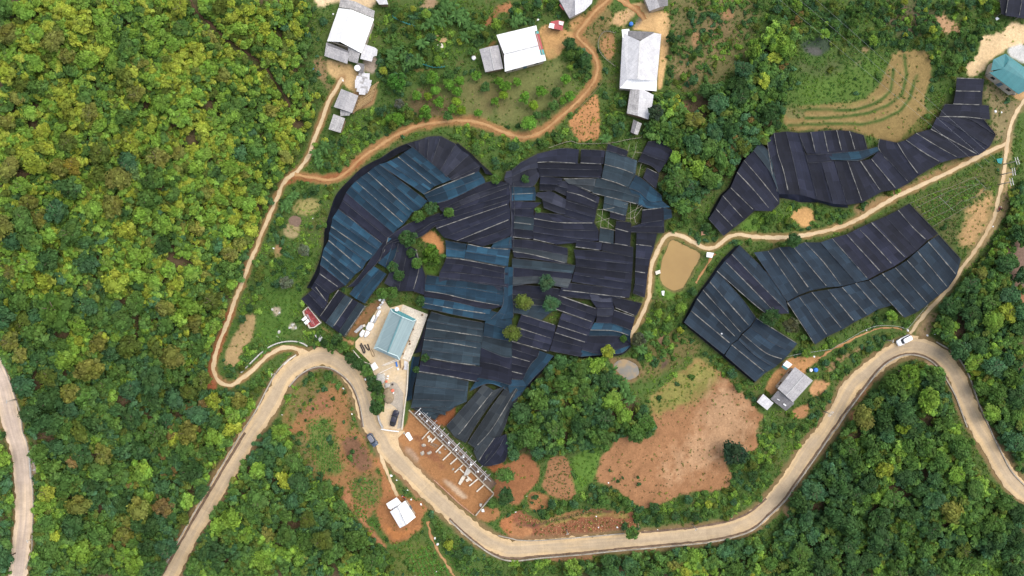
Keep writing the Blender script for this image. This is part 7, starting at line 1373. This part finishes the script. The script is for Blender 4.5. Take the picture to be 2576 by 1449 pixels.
def build_site():
    """half-built frame on the red earth terrace"""
    z0 = gz(T(1, 3, '1900,300')); S = lambda s: [(1600 / 1.4907 + float(a.split(',')[0]) / 12, 1560 / 1.4907 + float(a.split(',')[1]) / 12) for a in s.split()]
    S2 = lambda s: [(1680 / 1.4907 + float(a.split(',')[0]) / 12, 1740 / 1.4907 + float(a.split(',')[1]) / 12) for a in s.split()]
    S0 = lambda s: [(1360 / 1.4907 + float(a.split(',')[0]) / 12, 1480 / 1.4907 + float(a.split(',')[1]) / 12) for a in s.split()]
    c = S('500,800')[0]; root = empty('building_frame', Pz(c[0], c[1], z0), 'unfinished building frame of concrete beams and steel on the red earth site', 'construction')
    def beam(nm, a, b, z, w, h, mt):
        A, B = Pz(a[0], a[1], z), Pz(b[0], b[1], z); L = math.hypot(B[0] - A[0], B[1] - A[1])
        return MB().box(((A[0] + B[0]) / 2, (A[1] + B[1]) / 2, z), (L, w, h), math.atan2(B[1] - A[1], B[0] - A[0])).obj(nm, M[mt], root)
    s0, e0 = np.array(S0('1400,460')[0]), np.array(S2('1380,885')[0]); dv = e0 - s0; Lp = np.linalg.norm(dv); t = dv / Lp; nrm = np.array([t[1], -t[0]])   # nrm points to the upper right
    beam('ground_beam', s0, e0, z0 + .55, .32, .5, 'wall')
    a0, a1 = s0 + t * 12 + nrm * 1.2, e0 - t * 12 + nrm * 1.0
    MB().slab([Pz(*(a0 + nrm * .8), z0 + .35), Pz(*(a1 + nrm * .8), z0 + .35), Pz(*(a1 + nrm * 22), z0 + .35), Pz(*(a0 + nrm * 22), z0 + .35)], .2).obj('floor_slab', M['floor'] if 'floor' in M else M['drain'], root)
    beam('steel_rail', s0 + t * 22 + nrm * 7, e0 - t * 70 + nrm * 7, z0 + 2.9, .10, .14, 'steel'); beam('steel_rail', s0 + t * 18 + nrm * 17, e0 - t * 26 + nrm * 17, z0 + 2.92, .14, .14, 'steel'); beam('steel_rail', s0 + t * 30 + nrm * 21, e0 - t * 40 + nrm * 21, z0 + 2.9, .10, .12, 'steel')
    beam('wooden_rail', s0 + t * 60 + nrm * 30, e0 - t * 60 + nrm * 31, z0 + 1.2, .06, .08, 'wood')
    k = 16
    for q in range(k):
        f = 20 + (Lp - 60) * q / (k - 1) + random.uniform(-3, 3); p = s0 + t * f
        beam('cross_beam', p + nrm * (2 + (q % 3)), p + nrm * random.uniform(24, 31), z0 + 3.05, .11, .12, 'steel' if q % 4 else 'white')
    for q in range(10):
        f = 26 + (Lp - 66) * q / 9; p = s0 + t * f + nrm * 11; A = Pz(p[0], p[1], z0 + 3.0)
        MB().box((A[0], A[1], z0 + 1.7), (.42, .42, 2.6)).obj('column', M['white'], root)
        for s in (2, 21):
            B = Pz(*(s0 + t * f + nrm * s), z0 + 2.9); MB().tube([(B[0], B[1], z0), (B[0], B[1], z0 + 2.9)], .05).obj('prop', M['steel'], root)
    for a, b, w in (('2240,1260', '2070,1440', .35), ('2020,1090', '1790,1340', .22)): beam('footing', S0(a)[0], S0(b)[0], z0 + .4, w * 1.2, .5, 'concw')
    for a, b in (('520,845', '280,1090'), ('750,1080', '490,1330'), ('930,1260', '720,1449')): beam('footing', S(a)[0], S(b)[0], z0 + .4, .36, .5, 'concw')
    for a, b in (('470,5', '205,250'), ('335,120', '490,270'), ('690,215', '580,330'), ('575,360', '720,505'), ('910,440', '645,660'), ('1100,620', '865,830')): beam('footing', S2(a)[0], S2(b)[0], z0 + .4, .34, .5, 'concw')
    MB().slab([Pz(*q, z0 + 1.1) for q in S2('580,115 690,190 600,300 560,350 480,350 500,270')], .25).obj('stair_flight', M['gravel'], root); MB().slab([Pz(*q, z0 + .55) for q in S2('450,345 530,390 470,500 370,640 310,590 390,430')], .3).obj('stair_landing', M['concw'], root)
    o = MB().slab([Pz(*q, z0 + .6) for q in S2('525,480 610,425 660,490 570,545')], .6).obj('mortar_box', M['concw']); props(o, 'square pale mortar box among the footings of the building site', 'box')
    for s, lab, mt in ((S2('955,1200 1040,1195 1000,1300 950,1270'), 'pale rubble heap at the lower corner of the building site', 'gravel'), (S2('1010,1380 1080,1350 1100,1449 1020,1449'), 'white plank lying outside the lower wall of the building site', 'white')):
        o = MB().slab([Pz(*q, z0 + .35) for q in s], .3).obj('rubble', M[mt]); props(o, lab, 'rubble')
    o = MB().slab([Pz(*q, z0 + .45) for q in S0('1960,1250 2030,1230 2010,1290 2070,1310 2110,1360 1980,1440 1990,1340 1940,1290')], .3).obj('cement_sack_pile', M['concw']); props(o, 'crumpled white cement sacks beside the top footings of the site', 'sacks')
    o = MB()
    for q in range(5): a = Pz(*(np.array(S('110,860')[0]) + np.array([4.0 * q, 1.4 * q])), z0 + .3); b = Pz(*(np.array(S('190,820')[0]) + np.array([4.0 * q, 1.4 * q])), z0 + .3); o.tube([a, b], .05, 5)
    for d in (0, 1): a = Pz(*S('100,850' if d else '190,820')[0], z0 + .36); b = Pz(*S('300,960' if d else '330,890')[0], z0 + .36); o.tube([a, b], .06, 5)
    props(o.obj('ladder', M['post']), 'wooden ladder lying among the footings of the building site', 'ladder')
    # pale tippings and stones round the site
    for i, (px, py, r) in enumerate(((1006, 1083, 3), (1017, 1090, 3.5), (1063, 1140, 7), (1079, 1140, 6), (1066, 1120, 6), (1106, 1138, 5), (1083, 1137, 4), (1140, 1180, 4), (1120, 1130, 3))):
        stone((px, py), r * MPP, 'pale broken slab on the road side of the building site', 'slabs tipped along the building site', 'conc')
def stone(p, r, label, group, mat='gravel', name='rock', cat='rock'):
    g = np.random.default_rng(int(p[0] * 31 + p[1])); v = []; f = []
    n, k = 8, 4
    for i in range(k):
        a = math.pi / 2 * i / (k - 1); rr = r * (1.0 - .25 * i) * (1 if i < k - 1 else .25)
        for q in range(n): w = 2 * math.pi * q / n; j = g.uniform(.75, 1.2); v.append((rr * j * math.cos(w), rr * j * .8 * math.sin(w), r * .55 * math.sin(a) - .05))
    for i in range(k - 1):
        for q in range(n): f.append((i * n + q, i * n + (q + 1) % n, (i + 1) * n + (q + 1) % n, (i + 1) * n + q))
    f.append(tuple((k - 1) * n + q for q in range(n)))
    o = MB().add(v, f).obj(name, M[mat], sm=False); o.location = P(p[0], p[1], 0.03); o.rotation_euler = (0, 0, g.uniform(0, 6)); props(o, label, cat, group); return o
def build_clutter():
    Z = lambda s: [(1320 / 1.4907 + float(a.split(',')[0]) / 12, 1120 / 1.4907 + float(a.split(',')[1]) / 12) for a in s.split()]
    Z2 = lambda s: [(1320 / 1.4907 + float(a.split(',')[0]) / 12, 1300 / 1.4907 + float(a.split(',')[1]) / 12) for a in s.split()]
    def pile(s, h, mt, lab, nm='covered_pile', cat='pile'):
        p = smooth(np.vstack([s, s[:1]]), 16)[:-1]; c = p.mean(0); mb = MB(); v = []; f = []; n = len(p)
        for k, (sc_, hh) in enumerate(((1, -.1), (.97, h * .6), (.84, h * .95), (.4, h * 1.05))):
            for q in p: v.append(P(*(c + (q - c) * sc_), hh + .04 * math.sin(q[0] * 1.7)))
        for k in range(3):
            for i in range(n): f.append((k * n + i, k * n + (i + 1) % n, (k + 1) * n + (i + 1) % n, (k + 1) * n + i))
        f.append(tuple(3 * n + i for i in range(n))); o = mb.add(v, f).obj(nm, M[mt], sm=True); props(o, lab, cat); return o
    pile(np.array(Z('800,345 880,370 780,560 715,520')), .9, 'white', 'upper white wrapped slab stack left of the teal house'); pile(np.array(Z('650,490 710,530 620,720 545,690')), .9, 'white', 'lower white wrapped slab stack left of the teal house')
    pile(np.array(Z('710,540 780,565 690,740 625,730')), .4, 'steel', 'grey board stack between the white wrapped stacks'); pile(np.array(Z('500,700 670,770 560,980 410,900')), .7, 'white', 'broad pale board stack below the white wrapped stacks')
    pile(np.array(Z('310,930 390,970 310,1165 210,1090')), 1.0, 'white', 'left rounded white sack pile beside the coiled hose'); pile(np.array(Z('430,950 550,1030 410,1175 360,1130')), 1.0, 'white', 'right rounded white sack pile beside the coiled hose')
    pile(np.array(Z2('770,810 960,830 1020,960 920,1130 790,1050 710,980')), .8, 'gravel', 'light grey gravel heap in the middle of the yard', 'gravel_heap', 'heap'); pile(np.array(Z2('990,1100 1120,1110 1150,1200 1000,1250')), .7, 'gravel', 'small white gravel heap between the big heap and the red drum', 'gravel_heap', 'heap')
    pile(T(1, 2, '1290,1020 1345,1010 1385,1090 1370,1150 1310,1160 1275,1090'), 1.5, 'sand', 'tall brown sand heap above the parked pickup', 'sand_heap', 'heap')
    pile(np.array(Z2('1040,880 1110,860 1110,920 1050,910')), .6, 'white', 'white bucket shaped sack right of the gravel heap'); pile(np.array(Z2('1030,940 1100,950 1090,990 1030,980')), .5, 'white', 'lower white sack right of the gravel heap')
    for s, h, mt, lab in (('1310,465 1350,455 1385,600 1335,610', .35, 'blue', 'blue plank stack below the teal house'), ('1360,650 1410,640 1415,700 1380,715', .4, 'white', 'white block at the end of the blue planks'), ('1430,415 1470,415 1485,650 1455,655', .35, 'wood', 'dark brown timber beam below the teal house'), ('1570,560 1580,600 1535,705 1500,690', .35, 'wood', 'slanted grey brown plank by the corrugated sheet')):
        o = MB().slab([P(*q, h) for q in Z2(s)], h + .05).obj('plank_stack', M[mt]); props(o, lab, 'timber')
    o = MB().slab([P(*q, 1.9) for q in Z2('560,560 690,460 800,640 640,730')], .15)
    root = empty('lean_to', P(*Z2('690,600')[0]), 'small white lean-to shed roof on the left side of the yard', 'shed'); o.obj('roof', M['roofW'], root, uvdir=(1, 0))
    for q in Z2('580,570 690,475 790,640 645,720'): x, y, z = P(*q); MB().tube([(x, y, z - .2), (x, y, z + 1.8)], .06).obj('post', M['post'], root)
    for s in ('945,550 1340,380', '1000,560 1390,410', '830,805 1240,600'):
        a, b = Z2(s); mb = MB().tube([P(*a, 2.2), P(*((np.array(a) + np.array(b)) / 2), 2.3), P(*b, 2.2)], .06, 5)
        for q in (a, b): x, y, z = P(*q); mb.tube([(x, y, z), (x, y, z + 2.2)], .05, 5)
        props(mb.obj('pipe_rail', M['white']), {'945': 'upper white pipe rail across the yard', '100': 'middle white pipe rail close under the upper one', '830': 'lower single white pipe rail across the yard'}[s[:3]], 'pipe')
    # coiled black hoses
    for s, r, lab in (('240,-60 300,60 350,180 390,170 380,100 330,0 270,-110', .2, 'left coil of thick black hose in the yard'), ('380,-60 440,40 490,100 520,90 510,20 470,-80', .2, 'right coil of thick black hose in the yard'), ('480,-60 560,120 600,250 640,300 670,280 660,200 580,60', .09, 'thin grey brown hose loop reaching towards the house')):
        p = smooth(np.array(Z2(s)), 40); o = MB().tube([P(a, b, r + .03) for a, b in p], r, 6).obj('hose', M['black' if r > .1 else 'wood']); props(o, lab, 'hose')
    # cement mixer
    x, y, z = P(*Z2('1240,1310')[0]); root = empty('cement_mixer', (x, y, z), 'orange drummed cement mixer standing on the wet screed', 'cement mixer')
    link('drum', MB().lathe((0, 0, .55), [(.25, 0), (.52, .2), (.56, .5), (.36, .85), (.3, .86)], 18).mesh('drum', True), M['orange'], root)
    fm = MB()
    for a in range(3): w = a * 2.1; fm.tube([(.1 * math.cos(w), .1 * math.sin(w), .6), (.6 * math.cos(w), .6 * math.sin(w), 0)], .05)
    link('frame', fm.mesh('frame'), M['steel'], root); link('motor', MB().box((-.1, -.55, .55), (.4, .35, .4)).mesh('motor'), M['steel'], root)
    for s, r, h, mt, lab in (('1240,1388', .38, .6, 'white', 'white barrel right below the orange mixer'), ('1225,1135', .3, .5, 'black', 'dark bucket at the top of the wet screed'), ('1040,1050', .35, .5, 'orange', 'reddish bucket left of the wet screed'), ('965,825', .4, .5, 'concw', 'pale tub above the gravel heap')):
        tank(lab, Z2(s)[0], r, h, mt)
    for p, r, h, mt, lab in ((T(2, 0, '1195,250')[0], .62, 1.1, 'blue', 'bright blue water barrel above the big grey longhouse'), (T(1, 0, '565,690')[0], .6, .8, 'blue', 'blue barrel in the grass on the slope left of the farmhouse'), (T(3, 2, '472,822')[0], .65, 1.0, 'blue', 'blue barrel right of the grey house by the road'), (T(3, 2, '425,825')[0], .5, .8, 'white', 'white barrel beside the blue one at the grey house'), (T(1, 0, '2192,588')[0], .65, .9, 'white', 'white water drum left of the central farmhouse'), (T(1, 2, '1420,214')[0], .62, 1.0, 'white', 'white water tank at the top end of the teal house roof'), (T(1, 0, '1855,468')[0], .95, .35, 'concw', 'round pale well ring among the banana plants'), (T(2, 2, '2085,455')[0], .25, 2.6, 'white', 'tiny white cap on the tilted teal cloth roof')):
        tank(lab, p, r, h, mt, 3.9 if 'top end of the teal' in lab else 0.0)
    random.seed(11)
    for i, (a, b) in enumerate(((845, 35), (960, 45), (925, 110), (880, 180), (840, 260), (800, 290))):
        q = Z(f'{a},{b}')[0]; x, y, z = P(*q, .2); o = MB().box((x, y, z), (random.uniform(.5, .9), random.uniform(.5, .8), .6), random.random()).obj('crate', M['white' if i % 2 == 0 else 'steel']); props(o, 'pale crate in the row at the top left corner of the yard', 'crate', 'crates lined up at the yard corner')
    o = MB().box(tuple(np.array(P(*Z('365,815')[0], .3))), (.7, .7, .7), .3).obj('crate', M['concw']); props(o, 'cream crate standing alone beside the grey green sheet', 'crate')
    for p in ((T(1, 2, '1675,270')[0]), (T(1, 2, '1548,535')[0]), (T(1, 2, '1550,560')[0]), (T(1, 2, '1482,660')[0]), (T(1, 2, '1583,415')[0])):
        x, y, z = P(*p, .16); root = empty('flower_pot', (x, y, z), 'dark potted plant standing on the white terrace', 'potted plant', 'pots on the terrace'); link('pot', MB().lathe((0, 0, 0), [(.2, 0), (.28, .35), (.25, .36)], 12).mesh('pot', True), M['brick'], root)
        lf = MB(); r_ = np.random.default_rng(int(p[0] * 10))
        for k in range(18): w, e = r_.uniform(0, 6.28), r_.uniform(.1, .35); lf.tube([(0, 0, .35), (e * .6 * math.cos(w), e * .6 * math.sin(w), .6), (e * math.cos(w), e * math.sin(w), .5)], .02, 4)
        link('foliage', lf.mesh('foliage'), M['leafdark'], root)
    # pale bags and stones lying about
    bags = [(T(1, 3, '1360,440')[0], 5), (T(1, 3, '1415,485')[0], 2.5), (T(1, 3, '1660,730')[0], 4), (T(1, 3, '1560,680')[0], 3.5), (T(1, 3, '1520,590')[0], 3.5), (T(1, 3, '1800,1070')[0], 4), (T(1, 3, '1828,1130')[0], 5), (T(1, 3, '1990,1195')[0], 3), (T(1, 3, '2150,1300')[0], 3), (T(1, 3, '2080,1305')[0], 2), (T(1, 3, '2025,1245')[0], 2), (T(1, 3, '1600,1440')[0], 2), (T(1, 3, '1815,1405')[0], 2), (T(2, 3, '970,512')[0], 3), (T(2, 3, '145,645')[0], 2.5), (T(2, 3, '1465,985')[0], 2.5), (T(2, 3, '720,1062')[0], 2.5), (T(2, 3, '820,1335')[0], 3), (T(2, 3, '960,1420')[0], 3),
            (T(2, 3, '870,960')[0], 2.5), (T(2, 3, '1060,960')[0], 4), (T(2, 3, '905,950')[0], 2.5), (T(2, 3, '848,850')[0], 2.5), (T(2, 3, '35,805')[0], 3), (T(1, 2, '1100,920')[0], 4), (T(1, 2, '880,1010')[0], 4), (T(1, 2, '262,1275')[0], 3), (T(1, 2, '965,1270')[0], 3), (T(3, 2, '1408,428')[0], 4.5), (T(3, 2, '1605,478')[0], 4), (T(3, 2, '1682,460')[0], 4), (T(3, 2, '1910,662')[0], 3), (T(3, 2, '465,692')[0], 4), (T(3, 2, '992,425')[0], 3),
            (T(3, 1, '2265,830')[0], 3.5), (T(3, 1, '2510,480')[0] * 0 + T(3, 0, '2350,1130')[0], 3.5), (T(3, 0, '2290,1120')[0], 5), (T(1, 0, '775,140')[0], 3.5), (T(1, 0, '875,810')[0], 4), (T(1, 0, '1565,185')[0], 3), (T(2, 0, '260,200')[0], 5), (T(2, 2, '1520,50')[0], 5), (T(1, 1, '500,522')[0], 3), (T(1, 1, '175,1048')[0], 4), (T(1, 1, '275,1048')[0], 3), (T(1, 1, '570,748')[0], 2.5), (T(1, 2, '165,215')[0], 5), (T(1, 2, '235,250')[0], 5), (T(1, 2, '230,440')[0], 6), (T(1, 2, '215,490')[0], 4), (T(1, 2, '370,370')[0], 7), (T(1, 2, '340,400')[0], 6), (T(1, 2, '400,400')[0], 5), (T(0, 3, '330,220')[0], 6), (T(0, 3, '340,300')[0], 6), (T(0, 3, '345,380')[0], 6), (T(0, 3, '375,330')[0], 5), (T(0, 3, '380,260')[0], 5), (T(0, 3, '330,440')[0], 4)]
    for (p, r) in bags:
        zone = 'on the left side of the survey, west of the hairpin' if p[0] < 900 and p[1] > 560 else 'around the upper farmyards' if p[1] < 420 else 'on the ground in the east, right of the pond' if p[0] > 1900 else 'along the lower road and fields'
        grey = p[0] < 780 and p[1] > 700
        stone(p, r * MPP * .8, ('pale limestone boulder ' if grey else 'small white bag or stone ') + zone, ('limestone boulders ' if grey else 'white bags and stones ') + zone, 'gravel' if grey else 'white', 'rock' if grey else 'white_bag', 'rock' if grey else 'bag')
    # poles with cross-arms and wires
    def pole(base, top, label, arm=1.6, h=None, arms=1):
        b = np.array(base, float); t_ = np.array(top, float); gx_, gy_, gz_ = P(*b); r0 = np.hypot(*(b - (1288, 724.5))); r1 = np.hypot(*(t_ - (1288, 724.5))); hh = max((CAMH - gz_) * (1 - r0 / r1), 4.0)
        root = empty('utility_pole', (gx_, gy_, gz_), label, 'utility pole', 'concrete utility poles'); link('pole', MB().tube([(0, 0, -.3), (0, 0, hh)], .17, 10, .10).mesh('pole', True), M['conc'], root); w = math.atan2(-(t_ - b)[1], (t_ - b)[0]) + math.pi / 2
        for k in range(arms):
            a = link('cross_arm', MB().box((0, 0, hh - .35 - .9 * k), (arm, .12, .12), w).mesh('cross_arm'), M['steel'], root)
            for s in (-1, 0, 1): link('insulator', MB().lathe((s * arm * .42 * math.cos(w), s * arm * .42 * math.sin(w), hh - .29 - .9 * k), [(.05, 0), (.06, .12), (.03, .16)], 8).mesh('insulator', True), M['white'], a)
        return np.array((gx_, gy_, gz_ + hh))
    p1 = pole(T(3, 1, '2370,205')[0], T(3, 1, '2525,155')[0], 'uppermost of the three utility poles beside the right hand lane', 2.2, arms=2); p2 = pole(T(3, 1, '2340,310')[0], T(3, 1, '2495,285')[0], 'middle of the three utility poles beside the right hand lane', 2.2, arms=2); p3 = pole(T(3, 1, '2320,408')[0], T(3, 1, '2470,372')[0], 'lowest of the three utility poles beside the right hand lane', 2.2, arms=2)
    pole(T(0, 2, '165,1120')[0], T(0, 2, '95,1140')[0] - 6, 'utility pole on the upper bend of the narrow left road', .9); pole(T(0, 3, '370,1050')[0], T(0, 3, '268,1108')[0], 'dark leaning utility pole on the lower part of the narrow left road', .8)
    pole(T(1, 2, '205,855')[0], T(1, 2, '150,865')[0], 'utility pole inside the small path loop', .9); pole(T(2, 3, '1815,928')[0], T(2, 3, '1862,982')[0], 'utility pole at the edge of the lower road', .9); pole(T(2, 3, '550,982')[0], T(2, 3, '562,1030')[0], 'utility pole in the purple brown field above the lower road', .9)
    pole(T(3, 2, '560,1240')[0], T(3, 2, '632,1302')[0], 'utility pole with a wide arm beside the climbing road on the right', 2.0, arms=2); pole(T(3, 2, '1190,525')[0], T(3, 2, '1262,542')[0], 'utility pole just left of the parked white van', .9); pole(T(3, 2, '1900,548')[0], T(3, 2, '1935,560')[0], 'short pale post on the outside of the eastern hairpin', .5)
    for i, (dx, dy) in enumerate(((0, 0), (60, -40), (-70, 50))):
        a, b = np.array(T(3, 0, '380,110')[0]) + (dx / 4 * 2, dy / 4 - 60 / 4), np.array(T(3, 0, '2230,1640')[0]) + (dx / 4, dy / 4); a = a - (b - a) * .12
        pts = []
        for s in np.linspace(0, 1, 24): q = a + (b - a) * s; pts.append(Pz(q[0], q[1], 15 - 3.5 * math.sin(math.pi * s)))
        props(MB().tube(pts, .016, 4, cap=False).obj('power_line', M['steel']), ('upper', 'middle', 'lower')[(0 if i == 1 else 1 if i == 0 else 2)] + ' sagging power line over the terraces at the top right', 'power line', 'power lines over the terraces')
    # bare trellis right of the big cloth roof
    root = empty('wire_trellis', P(*T(3, 1, '1850,600')[0]), 'bare trellis of poles and wires over the green plot at the right', 'trellis')
    for s in ('1430,595 1670,490 1850,430 2075,332', '1490,640 1710,530 1880,450 2130,400', '1545,708 1780,590 1900,510 2130,400', '1600,765 1840,650 1950,570', '1660,830 1850,720 2000,630', '1970,580 2100,520 2190,452', '1720,530 1870,670', '2075,332 2190,440'):
        e = smooth(T(3, 1, s), 14); MB().tube([P(a, b, 2.3 - .12 * math.sin(3.14 * i / 13)) for i, (a, b) in enumerate(e)], .032 if len(s) > 22 else .02, 5).obj('wire', M['post'] if len(s) > 22 else M['steel'], root)
        for q in (e[0], e[5], e[-1]): x, y, z = P(*q); MB().tube([(x, y, z - .2), (x, y, z + 2.3)], .05, 5).obj('post', M['post'], root)
    # wires over the green gaps in the main field
    root = empty('wire_trellis', P(*T(2, 1, '930,700')[0]), 'pale pole frame over the western green gap in the black cloth field', 'trellis')
    for s in ('860,660 980,650 1170,598', '912,655 905,740 890,840 960,850', '975,750 965,850', '840,790 980,745', '890,835 1040,870', '850,700 1020,830'):
        e = smooth(T(2, 1, s), 8); MB().tube([P(a, b, 2.25) for a, b in e], .05, 5).obj('rail', M['post'], root)
    for q in T(2, 1, '912,655 890,840 975,750 960,850'): x, y, z = P(*q); MB().tube([(x, y, z - .2), (x, y, z + 2.25)], .05, 5).obj('post', M['post'], root)
    root = empty('wire_trellis', P(*T(2, 1, '1220,690')[0]), 'pale pole frame over the eastern green gap in the black cloth field', 'trellis')
    for s in ('1190,595 1195,700 1190,780', '1270,610 1230,720 1250,800', '1145,745 1230,740 1310,640', '1170,700 1310,620', '1230,720 1240,790'):
        e = smooth(T(2, 1, s), 8); MB().tube([P(a, b, 2.25) for a, b in e], .05, 5).obj('rail', M['post'], root)
    for q in T(2, 1, '1190,595 1190,780 1270,610 1250,800'): x, y, z = P(*q); MB().tube([(x, y, z - .2), (x, y, z + 2.25)], .05, 5).obj('post', M['post'], root)
    root = empty('wire_trellis', P(*T(2, 1, '1240,150')[0]), 'pole frame over the grass gap below the north fence of the black cloth field', 'trellis')
    for s in ('1250,0 1240,80 1205,155', '1185,0 1165,75', '1300,200 1270,330', '1230,80 1310,90', '1640,30 1620,120 1600,210', '1560,10 1700,-30'):
        e = smooth(T(2, 1, s), 8); MB().tube([P(a, b, 2.25) for a, b in e], .05, 5).obj('rail', M['post'], root)
    for q in T(2, 1, '1250,0 1205,155 1300,200 1270,330'): x, y, z = P(*q); MB().tube([(x, y, z - .2), (x, y, z + 2.25)], .05, 5).obj('post', M['post'], root)
    # fences
    def fence(s, lab, mt='bamboo', h=1.1, nm='bamboo_fence', rails=2, r=.05):
        e = smooth(s, max(int(plen(s) / 7), 4)); root = empty(nm, P(*e[len(e) // 2]), lab, 'fence')
        for k in range(rails): MB().tube([P(a, b, h * (1 - .45 * k)) for a, b in e], r, 5).obj('rail', M[mt], root)
        for q in e[::max(len(e) // 14, 1)]: x, y, z = P(*q); MB().tube([(x, y, z - .2), (x, y, z + h + .1)], r * 1.1, 5).obj('post', M[mt], root)
    fence(T(2, 0, '1040,332 950,312 895,350 868,420 875,500 930,580 1035,665'), 'curved pale bamboo pen fence left of the big grey longhouse', 'post', 1.0, r=.07)
    fence(np.vstack([T(2, 1, '370,40 480,0 600,-30'), T(2, 0, '680,1445 980,1440 1160,1405 1295,1385')]), 'pale pole fence along the top edge of the black cloth field', 'post', 1.4, r=.06)
    fence(T(1, 0, '1600,660 1640,640 1720,660 1800,680 1900,672'), 'low white and green net fence at the north edge of the orchard', 'rope', .8, 'net_fence', r=.08)
    fence(T(1, 0, '1380,170 1450,210 1540,245 1640,275'), 'low turquoise net fence among the bushes right of the white farmhouse', 'rope', .8, 'net_fence', r=.08)
    fence(np.vstack([T(3, 2, '640,615 830,505 960,430 1080,385 1200,378 1330,390 1400,410 1500,300 1610,165')]), 'thin wire fence following the upper side of the little dirt track', 'steel', 1.0, 'wire_fence', r=.035)
    fence(T(2, 0, '640,1130 760,1000 850,900 910,830'), 'dark pole fence along the orange dirt track beside the tilled patch', 'wood', .9, 'pole_fence', r=.05)
    fence(T(1, 2, '970,620 1030,690 1080,740 1160,770'), 'pale block fence along the left edge of the yard', 'concw', .6, 'block_fence', 1, .14)
    fence(T(1, 2, '900,490 960,400 1060,250 1110,185'), 'white cord fence along the foot of the lowest black cloth roof', 'seam', .9, 'cord_fence', 1, .06)
    fence(T(3, 2, '190,690 330,660 470,640 640,615'), 'wire fence above the grey house yard', 'steel', 1.0, 'wire_fence', r=.03)
# ---------------------------------------------------------------- build everything
import time
_t = time.time()
for fn in (build_ground, build_roads, build_walls, build_nets, build_houses, build_vehicles, build_site, build_clutter, build_named_trees, build_bananas, build_bamboo, build_forest, build_undergrowth, build_crops):
    fn(); print(fn.__name__, round(time.time() - _t, 1))
